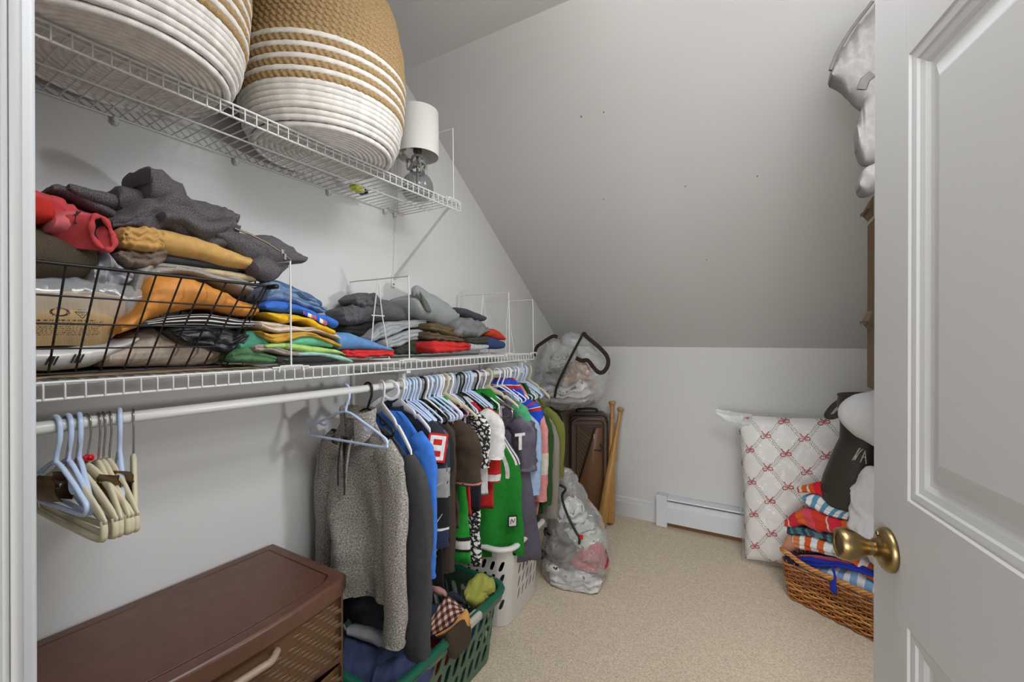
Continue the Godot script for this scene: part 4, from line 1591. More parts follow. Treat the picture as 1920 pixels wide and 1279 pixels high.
func stacks() -> void:
	var G1 := "blue, yellow and green clothes folded in one leaning stack"
	# from the bottom up
	fold_at("dark_socks", "speckled dark grey and white folded piece at the bottom of the colourful stack", "clothes", "", [[520, 668], [570, 664], [620, 664], [645, 668]], [[520, 681], [570, 682], [620, 680], [645, 676]], -1.085, 0.2, cloth("dark_speckle", Color(0.28, 0.28, 0.30), 0.8), 1, 41, 0.003, 0.015)
	fold_at("green_shirt", "dark green folded shirt at the left foot of the colourful stack", "shirt", "", [[440, 660], [470, 650], [510, 664], [540, 672]], [[440, 678], [470, 682], [510, 682], [540, 682]], -1.09, 0.2, cloth("leaf_green", Color(0.30, 0.46, 0.30)), 2, 42, 0.004, 0.02)
	fold_at("aqua_shirt", "pale aqua folded shirt, second from the bottom of the colourful stack", "shirt", "", [[560, 662], [600, 660], [640, 666], [662, 676]], [[560, 668], [600, 668], [640, 676], [662, 680]], -1.08, 0.2, cloth("aqua", Color(0.58, 0.76, 0.70)), 1, 43, 0.002, 0.015)
	fold_at("grey_shirt", "taupe and white folded shirt low in the colourful stack", "shirt", "", [[478, 648], [505, 645], [540, 656], [590, 660], [640, 660]], [[480, 660], [510, 662], [545, 668], [600, 668], [640, 668]], -1.085, 0.2, cloth("warm_grey", Color(0.62, 0.57, 0.53)), 2, 44, 0.003, 0.018)
	fold_at("lime_shirt", "light lime green folded shirt in the colourful stack", "shirt", "", [[498, 648], [530, 642], [580, 648], [630, 656], [650, 664]], [[500, 652], [540, 655], [580, 662], [630, 662], [650, 667]], -1.08, 0.2, cloth("lime_green", Color(0.66, 0.80, 0.44)), 1, 45, 0.004, 0.02)
	fold_at("teal_shirt", "teal green crumpled shirt between the wire basket and the colourful stack", "shirt", "", [[450, 640], [470, 620], [490, 625], [505, 640]], [[452, 660], [470, 664], [490, 652], [505, 650]], -1.10, 0.2, cloth("teal", Color(0.25, 0.55, 0.44)), 1, 46, 0.007, 0.03)
	fold_at("mint_shirt", "mint green shirt bulging in the middle of the colourful stack", "shirt", "", [[545, 636], [575, 626], [600, 630], [625, 644]], [[545, 648], [575, 650], [600, 650], [625, 652]], -1.085, 0.2, cloth("mint", Color(0.42, 0.74, 0.60)), 1, 47, 0.005, 0.03)
	fold_at("mustard_shirt", "mustard folded shirt below the white one in the colourful stack", "shirt", "", [[492, 620], [520, 626], [570, 622], [610, 632], [640, 646]], [[498, 634], [525, 644], [570, 632], [610, 640], [640, 652]], -1.08, 0.2, cloth("mustard", Color(0.78, 0.60, 0.22)), 2, 48, 0.004, 0.02)
	fold_at("cream_shirt", "cream white folded shirt below the yellow one in the colourful stack", "shirt", "", [[490, 600], [510, 602], [560, 612], [605, 614], [636, 630]], [[492, 614], [525, 624], [570, 622], [610, 626], [636, 636]], -1.085, 0.2, cloth("cream", Color(0.86, 0.80, 0.73)), 2, 49, 0.005, 0.02)
	fold_at("yellow_shirt", "bright yellow folded shirt in the colourful stack", "shirt", "", [[498, 585], [530, 588], [570, 592], [605, 606], [630, 620]], [[505, 590], [535, 606], [570, 602], [600, 618], [630, 628]], -1.075, 0.2, cloth("yellow", Color(0.90, 0.70, 0.08)), 1, 50, 0.005, 0.025)
	var bs := fold_at("blue_shirt", "bright royal blue shirt with an orange print, on the yellow one", "shirt", "", [[497, 572], [515, 562], [560, 570], [610, 590], [634, 596]], [[500, 578], [530, 586], [570, 588], [605, 604], [634, 616]], -1.075, 0.2, cloth("royal_blue", Color(0.20, 0.42, 0.78)), 1, 51, 0.005, 0.03)
	add_strip(bs, "print", [[572, 582], [590, 589], [612, 600]], [[572, 591], [590, 599], [612, 611]], -1.0735, 0.006, image_mat("shirt_print", bands([[Color(0.8, 0.3, 0.16), 2.0], [Color(0.16, 0.3, 0.75), 3.0], [Color(0.85, 0.83, 0.8), 3.0], [Color(0.75, 0.45, 0.25), 1.5], [Color(0.2, 0.4, 0.8), 1.0]], false), 0.9, Vector2(1, 26)), 1, 52, 0.002, 0.004)
	fold_at("jeans", "faded light blue jeans crumpled on top of the colourful stack", "jeans", "", [[498, 536], [520, 526], [550, 540], [590, 560], [614, 574]], [[505, 565], [540, 568], [580, 578], [600, 586], [614, 586]], -1.085, 0.2, cloth("denim", Color(0.50, 0.61, 0.76), 0.5), 3, 53, 0.010, 0.03)
	fold_at("denim_shirt", "darker blue denim edge behind the faded jeans on the stack", "shirt", "", [[510, 532], [530, 526], [565, 541], [605, 562]], [[510, 545], [540, 552], [575, 562], [605, 578]], -1.12, 0.16, cloth("denim_dark", Color(0.33, 0.44, 0.62), 0.4), 1, 54, 0.006, 0.03)
	# ---- red and blue by the divider
	fold_at("red_shirt", "bright red folded shirt lying alone at the shelf edge under a blue one", "shirt", "", [[650, 656], [690, 655], [740, 655]], [[650, 672], [690, 671], [740, 668]], -1.09, 0.2, cloth("bright_red", Color(0.80, 0.15, 0.14)), 2, 55, 0.002, 0.02)
	fold_at("slate_blue_shirt", "slate blue shirt with a dark neck opening, folded on the red one", "shirt", "", [[634, 624], [660, 624], [690, 634], [736, 653]], [[640, 656], [665, 656], [695, 656], [738, 658]], -1.09, 0.2, cloth("slate_blue", Color(0.36, 0.54, 0.74)), 1, 56, 0.004, 0.03)
	# ---- middle grey stack
	var X := -1.265
	fold_at("black_trousers", "black folded trousers at the left of the grey folded stack", "trousers", "", [[650, 612], [690, 608], [730, 604], [780, 604]], [[650, 626], [690, 634], [730, 640], [780, 640]], X - 0.02, 0.10, cloth("soft_black", Color(0.11, 0.11, 0.11)), 2, 61, 0.005, 0.02)
	fold_at("olive_fleece", "dark olive fleece rolled at the bottom of the grey folded stack", "fleece", "", [[742, 656], [765, 640], [795, 640], [816, 654]], [[742, 664], [765, 665], [795, 664], [816, 663]], X + 0.03, 0.10, cloth("olive_fleece", Color(0.22, 0.235, 0.18), 0.6), 2, 62, 0.006, 0.03)
	fold_at("grey_sweatshirt", "upper heather grey roll with open folds under the grey wool sweater", "sweatshirt", "", [[696, 632], [725, 606], [760, 602], [800, 597]], [[700, 642], [728, 634], [765, 618], [800, 614]], X + 0.03, 0.10, cloth("light_heather", Color(0.74, 0.75, 0.76), 0.5), 3, 63, 0.004, 0.025)
	fold_at("grey_sweatshirt", "lower heather grey roll lying on the dark olive fleece", "sweatshirt", "", [[722, 640], [745, 628], [780, 618], [805, 618]], [[728, 654], [750, 650], [785, 638], [805, 634]], X + 0.035, 0.10, cloth("light_heather", Color.WHITE), 3, 64, 0.004, 0.025)
	var gs := fold_at("wool_sweater", "thick grey wool sweater with a turned cuff, topmost of the middle stack", "sweater", "", [[650, 588], [672, 574], [700, 556], [740, 562], [780, 570], [808, 586]], [[650, 606], [675, 610], [710, 602], [750, 602], [785, 604], [806, 596]], X, 0.10, cloth("grey_wool", Color(0.56, 0.56, 0.57), 0.8), 1, 65, 0.009, 0.05)
	add_strip(gs, "turned_cuff", [[668, 560], [684, 549], [705, 550], [718, 562]], [[672, 570], [688, 578], [704, 578], [716, 576]], X + 0.01, 0.1, cloth("grey_wool", Color.WHITE), 2, 66, 0.006, 0.04)
	add_strip(gs, "collar", [[642, 580], [658, 575], [675, 572]], [[650, 606], [664, 608], [676, 606]], X + 0.005, 0.1, cloth("grey_wool", Color.WHITE), 2, 67, 0.005, 0.03)
	# ---- right light grey stack
	X = -1.2
	fold_at("red_trousers", "rich red folded garment at the shelf edge in the right stack", "trousers", "", [[814, 641], [845, 640], [882, 643]], [[816, 662], [845, 662], [884, 658]], X + 0.05, 0.18, cloth("bright_red", Color.WHITE), 2, 71, 0.002, 0.025)
	fold_at("pale_shirt", "pale grey folded shirt beside the red garment in the right stack", "shirt", "", [[884, 644], [900, 646], [917, 646]], [[884, 658], [900, 658], [917, 654]], X + 0.045, 0.18, cloth("silver_grey", Color(0.70, 0.71, 0.72)), 1, 72, 0.003, 0.02)
	fold_at("olive_shorts", "dark olive folded shorts above the pale grey shirt at the right", "shorts", "", [[880, 634], [900, 632], [917, 630]], [[882, 644], [900, 645], [917, 644]], X + 0.03, 0.16, cloth("olive_dark", Color(0.24, 0.25, 0.18)), 2, 73, 0.004, 0.02)
	fold_at("brown_trousers", "brown olive folded trousers above the red garment in the right stack", "trousers", "", [[808, 622], [830, 626], [870, 634]], [[808, 636], [835, 640], [870, 640]], X + 0.03, 0.16, cloth("brown_olive", Color(0.36, 0.30, 0.20)), 2, 74, 0.004, 0.02)
	fold_at("bronze_jacket", "shiny bronze brown crumpled jacket under the pale sweatshirt", "jacket", "", [[808, 606], [835, 606], [868, 614]], [[810, 620], [840, 630], [868, 634]], X + 0.02, 0.16, cloth("bronze_cloth", Color(0.38, 0.31, 0.20), 0.0, 0.5), 2, 75, 0.008, 0.03)
	fold_at("grey_fleece", "grey folded fleece with a pale lining right of the bronze jacket", "fleece", "", [[855, 602], [880, 594], [905, 602], [919, 612]], [[860, 630], [882, 634], [905, 630], [919, 624]], X + 0.03, 0.16, cloth("mid_heather", Color(0.55, 0.56, 0.55), 0.5), 2, 76, 0.004, 0.03)
	var ps := fold_at("pale_sweatshirt", "pale grey sweatshirt whose neck stands up open on the right stack", "sweatshirt", "", [[782, 560], [795, 552], [815, 548], [840, 562], [862, 580]], [[790, 590], [805, 598], [825, 604], [845, 612], [862, 602]], X + 0.01, 0.16, cloth("pale_heather", Color(0.66, 0.68, 0.67), 0.3), 1, 77, 0.005, 0.045)
	add_strip(ps, "neck_edge", [[782, 538], [788, 534], [800, 542], [815, 552], [830, 566]], [[783, 556], [790, 572], [800, 584], [812, 586], [826, 580]], X + 0.0, 0.03, cloth("pale_heather", Color.WHITE), 1, 78, 0.003, 0.02)
	add_strip(ps, "neck_shade", [[789, 546], [794, 552], [804, 566], [810, 580]], [[790, 554], [796, 570], [802, 582], [808, 586]], X + 0.024, 0.006, cloth("neck_shadow", Color(0.40, 0.41, 0.38)), 1, 79, 0.001, 0.01)  # darker strip painting the shade inside the standing neck
	fold_at("navy_roll", "dark slate rolled garment on top at the right of the right stack", "trousers", "", [[861, 576], [880, 578], [900, 586], [913, 592]], [[862, 588], [880, 594], [900, 602], [912, 602]], X + 0.02, 0.14, cloth("slate", Color(0.25, 0.245, 0.28), 0.2), 1, 80, 0.003, 0.03)
	# ---- small red and blue pieces between the last dividers
	fold_at("blue_shirt", "small dark blue folded piece between the last two wire dividers", "clothes", "", [[918, 630], [932, 634], [948, 640]], [[918, 652], [932, 655], [948, 654]], X + 0.03, 0.14, cloth("cap_blue", Color(0.18, 0.27, 0.46)), 1, 81, 0.003, 0.03)
	fold_at("red_shirt", "small red folded piece on the dark blue one near the last divider", "clothes", "", [[920, 620], [935, 617], [949, 632]], [[920, 630], [935, 636], [949, 638]], X + 0.03, 0.12, cloth("cap_red", Color(0.82, 0.22, 0.12)), 1, 82, 0.004, 0.03)


# ---------------------------------------------------------------- hangers
func z_on_rod(x: float) -> float:
	return onx(x, 700, ROD_X).z


# origin at the rod's centre; the hanger lies in the xy plane
func hook_path(neck: float, r := 0.0185) -> PackedVector3Array:
	var pts := []
	for k in 8:
		var a := lerpf(PI * 1.02, -0.25, k / 7.0)
		pts.append(Vector3(cos(a) * r, sin(a) * r, 0))
	pts.append(Vector3(0.016, -0.024, 0))
	pts.append(Vector3(0.004, neck * 0.72, 0))
	pts.append(Vector3(0, neck, 0))
	return curve(pts, 4)


func tube_hanger(w: float, drop: float, notch := true) -> Array:
	var nk := -0.066
	var sh := nk - drop
	var bar := sh - 0.03
	var hk := Sh.new().tube(hook_path(nk - 0.004), 0.0042, 8)
	var pts := [Vector3(0, nk, 0), Vector3(w * 0.5, nk - drop * 0.5, 0), Vector3(w - 0.022, sh + 0.002, 0), Vector3(w - 0.004, sh - 0.010, 0), Vector3(w - 0.004, bar + 0.008, 0), Vector3(w - 0.02, bar, 0), Vector3(0, bar - 0.001, 0), Vector3(-w + 0.02, bar, 0), Vector3(-w + 0.004, bar + 0.008, 0), Vector3(-w + 0.004, sh - 0.010, 0), Vector3(-w + 0.022, sh + 0.002, 0), Vector3(-w * 0.5, nk - drop * 0.5, 0)]
	var fr := Sh.new().tube(curve(pts, 4, true), 0.0042, 8, true)
	if notch:
		for s in [-1.0, 1.0]:
			fr.tube(curve([Vector3(s * w * 0.48, nk - drop * 0.5, 0), Vector3(s * w * 0.49, nk - drop * 0.5 - 0.016, 0), Vector3(s * w * 0.58, nk - drop * 0.5 - 0.022, 0), Vector3(s * w * 0.68, nk - drop * 0.5 - 0.018, 0), Vector3(s * w * 0.70, nk - drop * 0.72, 0)], 4), 0.0032, 8)
	return [hk.mesh(), fr.mesh()]


func flat_hanger(w: float, drop: float) -> Array:
	# a flat moulded shoulder with a wide web under the hook
	var nk := -0.06
	var hk := Sh.new().tube(hook_path(nk - 0.006, 0.0195), 0.0062, 8, false, 0.5, Vector3(0, 0, 1))
	var rows := []
	for k in 31:
		var u := -1.0 + 2.0 * k / 30.0
		var a := absf(u)
		var top := nk - drop * (0.12 * a + 0.88 * pow(a, 1.7)) + 0.01 * exp(-u * u * 60.0) - (0.008 if (a > 0.52 and a < 0.6) else 0.0)
		var th := 0.017 + 0.012 * exp(-u * u * 8.0) - 0.004 * a
		var t := 0.0035 if a < 0.97 else 0.002
		rows.append(PackedVector3Array([Vector3(u * w, top, -t), Vector3(u * w, top, t), Vector3(u * w, top - th, t), Vector3(u * w, top - th, -t)]))
	var fr := Sh.new().grid(rows, true)
	fr.face(PackedVector3Array([rows[0][0], rows[0][1], rows[0][2], rows[0][3]]), Vector3(-1, 0, 0))
	fr.face(PackedVector3Array([rows[30][0], rows[30][1], rows[30][2], rows[30][3]]), Vector3(1, 0, 0))
	return [hk.mesh(), fr.mesh()]


func padded_hanger(w: float, drop: float) -> Array:
	# a beige contoured hanger with a thin steel hook and a bar
	var nk := -0.075
	var hk := Sh.new().tube(hook_path(nk - 0.01, 0.0165), 0.0017, 8)
	var fr := Sh.new()
	var pts := []
	var rad := []
	for k in 21:
		var u := -1.0 + 2.0 * k / 20.0
		pts.append(Vector3(u * w, nk - 0.012 - drop * pow(absf(u), 1.4), 0))
		rad.append(0.0125 - 0.004 * absf(u) if absf(u) < 0.98 else 0.006)
	fr.tube(PackedVector3Array(pts), rad, 10, false, 0.45, Vector3(0, 0, 1))
	fr.tube(curve([Vector3(w * 0.95, nk - 0.01 - drop, 0), Vector3(w * 0.97, nk - drop - 0.03, 0), Vector3(w * 0.85, nk - drop - 0.045, 0), Vector3(0, nk - drop - 0.047, 0), Vector3(-w * 0.85, nk - drop - 0.045, 0), Vector3(-w * 0.97, nk - drop - 0.03, 0), Vector3(-w * 0.95, nk - 0.01 - drop, 0)], 4), 0.0052, 8)
	return [hk.mesh(), fr.mesh()]


var hanger_kinds := {}


func hanger(kind: String, label: String, z: float, yaw: float, group := "", dx := 0.0) -> Node3D:
	if hanger_kinds.is_empty():
		var blue := mat("hanger_blue", Color(0.74, 0.81, 0.92), 0.35)
		var white := mat("hanger_white", Color(0.90, 0.90, 0.91), 0.35)
		var black := mat("hanger_black", Color(0.07, 0.065, 0.06), 0.35)
		var pink := mat("hanger_pink", Color(0.90, 0.62, 0.68), 0.35)
		var beige := mat("hanger_beige", Color(0.83, 0.79, 0.68), 0.6)
		var steel := mat("hook_steel", Color(0.62, 0.60, 0.57), 0.25, 0.9)
		var green := mat("hanger_green", Color(0.10, 0.17, 0.13), 0.4)
		var t1 := tube_hanger(0.118, 0.05)
		var t2 := tube_hanger(0.182, 0.062)
		var f := flat_hanger(0.16, 0.075)
		var p := padded_hanger(0.165, 0.064)
		hanger_kinds = {"blue": [t1, blue, blue], "lilac": [t2, blue, blue], "white": [t1, white, white], "black": [t1, black, black], "pink": [t1, pink, pink], "flat": [f, white, white], "broad": [flat_hanger(0.20, 0.115), white, white], "beige": [p, steel, beige], "cream": [f, beige, beige], "green": [t1, green, green], "steel": [p, steel, steel]}
	var k: Array = hanger_kinds[kind]
	var o := thing("coat_hanger", label, "hanger", Vector3(ROD_X + dx, ROD_Y, z), yaw, group)
	part("hook", k[0][0], k[1], o)
	part("frame", k[0][1], k[2], o)
	return o


func empty_hangers() -> void:
	# the loose hangers at the left end, from the jamb outwards
	var a := [
		["blue", 104.0, 0.10, "light blue plastic hanger nearest the door jamb, overlapping its twin"],
		["beige", 123.0, 0.05, "beige hanger with steel hook behind the first blue hanger"],
		["blue", 127.0, 0.02, "light blue plastic hanger directly behind the frontmost one"],
		["beige", 141.0, 0.06, "beige hanger with steel hook between the second and third blue hangers"],
		["blue", 148.0, -0.12, "light blue plastic hanger beside the small red size clip"],
		["beige", 162.0, 0.1, "beige hanger under the small red size clip"],
		["beige", 184.0, -0.1, "beige hanger first of the three close together behind the bronze clip"],
		["beige", 193.0, -0.08, "beige hanger in the middle of three close together"],
		["beige", 204.0, -0.06, "beige hanger last of three close together"],
		["blue", 224.0, -0.25, "light blue plastic hanger standing apart before the last beige one"],
		["beige", 250.0, -0.3, "beige hanger last of the empty ones toward the clothes"]]
	for q in a:
		hanger(q[0], q[3], z_on_rod(q[1]), q[2])
	var red := thing("size_clip", "small red plastic size clip on the steel hook of a beige hanger", "clip", Vector3(ROD_X + 0.004, ROD_Y - 0.068, z_on_rod(164.0)))
	part("clip_body", Sh.new().rbox(Vector3(0, 0, 0), Vector3(0.012, 0.012, 0.016), 0.004).tube(PackedVector3Array([Vector3(-0.009, 0.002, 0), Vector3(0.011, 0.002, 0)]), 0.0045, 10), mat("clip_red", Color(0.82, 0.06, 0.10), 0.35), red)
	# bronze jaw clips of the trouser hangers
	for q in [[onx(216, 915, -1.055), "bronze metal jaw clip gripping the front ends of the beige hangers", 0.04], [onx(100, 912, -1.12), "dark metal jaw clip seen through the frontmost blue hanger", 0.032]]:
		var c := thing("jaw_clip", q[1], "clip", q[0], 0.35)
		var br := mat("bronze_clip", Color(0.46, 0.36, 0.26), 0.3, 0.85)
		var s: float = q[2]
		for sg in [-1.0, 1.0]:
			var rows := []
			for k in 9:
				var u := k / 8.0
				var w := lerpf(s * 0.55, s, u)
				var y := lerpf(s * 0.7, -s * 0.75, u)
				var z: float = sg * (0.004 + 0.010 * sin(u * PI * 0.9) + (0.006 if u < 0.2 else 0.0))
				rows.append(PackedVector3Array([Vector3(-w, y, z - 0.001), Vector3(-w * 0.5, y, z + sg * 0.003), Vector3(w * 0.5, y, z + sg * 0.003), Vector3(w, y, z - 0.001), Vector3(w, y, z + 0.001), Vector3(-w, y, z + 0.001)]))
			part("jaw", Sh.new().grid(rows, true), br, c)
		part("spring", Sh.new().tube(PackedVector3Array([Vector3(-s * 0.6, s * 0.1, 0), Vector3(s * 0.6, s * 0.1, 0)]), 0.006, 12), mat("clip_steel", Color(0.6, 0.58, 0.55), 0.3, 0.9), c)


# ---------------------------------------------------------------- clothes on hangers
# d: z, label, cat, name, m, w (half shoulder), top (neck below rod), slope, len, wb (half body), flare, th, sleeve, sl, slm, strap, collar, bands, x, yaw
func garment(d: Dictionary) -> Node3D:
	var o := thing(d.name, d.label, d.cat, Vector3(ROD_X + d.get("x", 0.0) - (0.0 if d.z > -1.02 else (0.02 if d.z > -1.04 else (0.042 if d.z > -1.56 else (0.005 if d.z > -1.72 else 0.012)))), ROD_Y, d.z), d.get("yaw", 0.0), d.get("group", ""))
	var sd: int = int(absf(d.z) * 1000.0)
	var f := FastNoiseLite.new()
	f.seed = sd
	f.frequency = 1.0
	f.fractal_octaves = 2
	var nar := 0.88 if d.z < -1.04 else 1.0               # boys' sizes
	var w: float = d.w * nar
	var y0: float = d.get("top", -0.095)
	var y1: float = y0 - d.get("slope", 0.06)
	var L: float = d.len
	var wb: float = d.get("wb", d.w + 0.005) * nar
	var hem: float = d.get("hem", wb / nar + 0.01) * nar
	var th: float = d.get("th", 0.017)
	var armd: float = d.get("armd", 0.24)
	var strap: bool = d.get("strap", false)
	var amp: float = d.get("fold", 0.016) * (0.6 if d.z < -1.0 else 0.8)
	var kf: float = d.get("kf", 26.0)
	var ph: float = sd * 0.37
	var lean: float = d.get("lean", 0.0)
	var crinkle: float = d.get("crinkle", 0.004)
	var NN: float = d.get("neck", 0.052)
	var wy := func(y: float) -> float:
		if y > y1:
			var q := (y0 - y) / (y0 - y1)
			return lerpf(NN, w, pow(q, 0.8))
		if strap:
			return lerps([[0.0, w], [armd * 0.35, w + 0.004], [armd, wb], [L, hem]], y1 - y)
		return lerps([[0.0, w + 0.004], [0.12, wb], [L, hem]], y1 - y)
	var surf := func(y: float, a: float, off: float) -> Vector3:
		var hw: float = wy.call(y)
		var dn := clampf((y1 - y) / L, 0.0, 1.0)
		var c := cos(a)
		var s := sin(a)
		var t := lerpf(0.010, th, clampf(dn * 4.0, 0.0, 1.0)) + 0.004 * f.get_noise_2d(y * 5.0, a)
		var px := hw * signf(c) * pow(absf(c), 0.75)
		var pz := t * signf(s) * pow(absf(s), 0.8)
		var gw := smoothstep(0.04, 0.5, dn)
		pz += amp * gw * sin(px * kf + ph + 1.6 * f.get_noise_2d(y * 2.0, 3.0)) + amp * 0.5 * gw * sin(px * kf * 2.1 + ph * 2.0 + y * 3.0)
		px += 0.010 * gw * f.get_noise_2d(y * 5.0 + 9.0, c * 2.0)
		pz += crinkle * f.get_noise_3d(px * 14.0, y * 14.0, s) + crinkle * 0.5 * f.get_noise_3d(px * 40.0, y * 26.0, s)
		pz += lean * (y1 - y)
		return Vector3(px + off * c, y, pz + off * s)
	var rows := []
	var C: int = d.get("cols", 56)
	var R: int = d.get("rows", 30)
	var inner := func(y: float, k: float) -> PackedVector3Array:
		var row := PackedVector3Array()
		var m: Vector3 = surf.call(y, PI * 0.5, 0.0)
		for j in C:
			var p: Vector3 = surf.call(y, TAU * j / C, 0.0)
			row.append(Vector3(p.x * k, y - 0.012 * (1.0 - k), lerpf(m.z, p.z, k)))
		return row
	rows.append(inner.call(y0, 0.05))
	rows.append(inner.call(y0, 0.85))
	for r in R:
		var q := r / (R - 1.0)
		var y := lerpf(y0, y1 - L, pow(q, 1.15))
		var row := PackedVector3Array()
		for j in C:
			var p: Vector3 = surf.call(y, TAU * j / C, 0.0)
			if r == R - 1 and d.has("tail"):
				p.y += d.tail * sin(p.x * 9.0 + 1.0)
			row.append(p)
		rows.append(row)
	var last: PackedVector3Array = rows[rows.size() - 1]
	var cen := Vector3.ZERO
	for p in last: cen += p
	cen /= C
	for k in [0.9, 0.05]:
		var row := PackedVector3Array()
		for p in last: row.append(Vector3(p.x * k, p.y + 0.02, lerpf(cen.z, p.z, k)))
		rows.append(row)
	var s := Sh.new().grid(rows, true)
	if d.has("uvs"): s.scaled_uv(d.uvs)
	part("torso", s, d.m, o)
	# sleeves
	var sl: float = d.get("sl", 0.0)
	if sl > 0.0:
		var sr: float = d.get("sr", 0.052)
		for sg in [-1.0, 1.0]:
			var rr := []
			var n := 20
			var sx: float = d.get("sx", 0.03)
			for k in n + 2:
				var q := clampf((k - 1.0) / (n - 1.0), 0.0, 1.0)
				var px: float = lerps([[0.0, w - 0.035], [0.12, w + 0.004], [0.4, w + sx], [1.0, w + sx * d.get("sx2", 0.9)]], q)
				var py: float = y1 + 0.002 - sl * lerps([[0.0, 0.0], [0.12, 0.07], [1.0, 1.0]], q)
				var tang: float = lerps([[0.0, 0.9], [0.2, 0.25], [0.5, 0.0]], q)
				var rx: float = lerpf(sr, sr * d.get("cuffr", 0.72), q) * (0.55 if k == 0 else 1.0)
				var rz: float = lerpf(sr * 0.42, sr * 0.5, q)
				var row := PackedVector3Array()
				var kk := 0.8 if (k == 0) else 1.0
				var dn: float = y1 - py
				for j in 26:
					var a := TAU * j / 26
					var lx := cos(a) * rx * kk
					var lz := sin(a) * rz * kk
					var g := 1.0 + 0.16 * f.get_noise_3d(q * 6.0, a * 1.2, sg * 3.0) + crinkle * 18.0 * f.get_noise_3d(q * 16.0 + 5.0, a * 1.5, sg * 7.0)
					row.append(Vector3(sg * (px + lx * g * cos(tang)), py + lx * sin(tang) * 0.7, lz * g + lean * dn + 0.006 * f.get_noise_2d(q * 4.0, sg) + 0.004))
				rr.append(row)
			var lr: PackedVector3Array = rr[rr.size() - 1]
			var lc := Vector3.ZERO
			for p in lr: lc += p / lr.size()
			for k in [0.86, 0.05]:
				var row := PackedVector3Array()
				for p in lr: row.append(lc + (p - lc) * k + Vector3(0, 0.012, 0))
				rr.append(row)
			var sm: Material = d.get("slm", d.m)
			var sleeve := part("sleeve", Sh.new().grid(rr, true), sm, o)
			if d.has("slb") and sg > 0.0:
				# bands and patches on the sleeve that shows: [material, from, to, out]
				for b in d.slb:
					var br := []
					for k in 7:
						var q := lerpf(b[1], b[2], k / 6.0) * (n - 1.0) + 1.0
						var i0 := int(q)
						var row := PackedVector3Array()
						for j in 26:
							var p: Vector3 = rr[i0][j].lerp(rr[mini(i0 + 1, n + 1)][j], q - i0)
							var c2: Vector3 = (rr[i0][0] + rr[i0][13]) * 0.5
							row.append(p + (p - c2).normalized() * float(b[3]) * Vector3(1, 0.1, 1))
						br.append(row)
					part("sleeve_band", Sh.new().grid(br, true), b[0], sleeve)
			if d.has("cuff"):
				var cr := []
				for k in 4:
					var row := PackedVector3Array()
					var i0: int = n + 1 - (k if k < 3 else 2)
					for p in rr[i0]: row.append(p + (p - lc) * Vector3(0.06, 0, 0.06) * (1.0 if k < 3 else 0.3))
					cr.append(row)
				part("cuff", Sh.new().grid(cr, true), d.cuff, sleeve)
	# bands that follow the body: [material, yfrom, yto (below shoulder line), angle from, angle to, out]
	for b in d.get("bands", []):
		var br := []
		for side in 2:
			for k in 15:
				var row := PackedVector3Array()
				for j in 13:
					var y := y1 - lerpf(b[1], b[2], (k if side == 0 else 14 - k) / 14.0)
					row.append(surf.call(y, lerpf(b[3], b[4], j / 12.0), b[5] if side == 0 else b[5] - 0.0012))
				br.append(row)
		part(b[6] if b.size() > 6 else "trim", Sh.new().grid(br, false, true), b[0], o)
	if d.has("collar"):
		var cr := []
		for k in 4:
			var row := PackedVector3Array()
			for j in 28:
				var a := TAU * j / 28
				var rx: float = NN + 0.006 - 0.004 * k
				row.append(Vector3(cos(a) * rx, y0 - 0.010 + 0.009 * k + (0.012 * sin(a) * -1.0), sin(a) * 0.017 + 0.002))
			cr.append(row)
		part("collar", Sh.new().grid(cr, true), d.collar, o)
	return o


func rack_label(colour: String) -> String:
	return colour


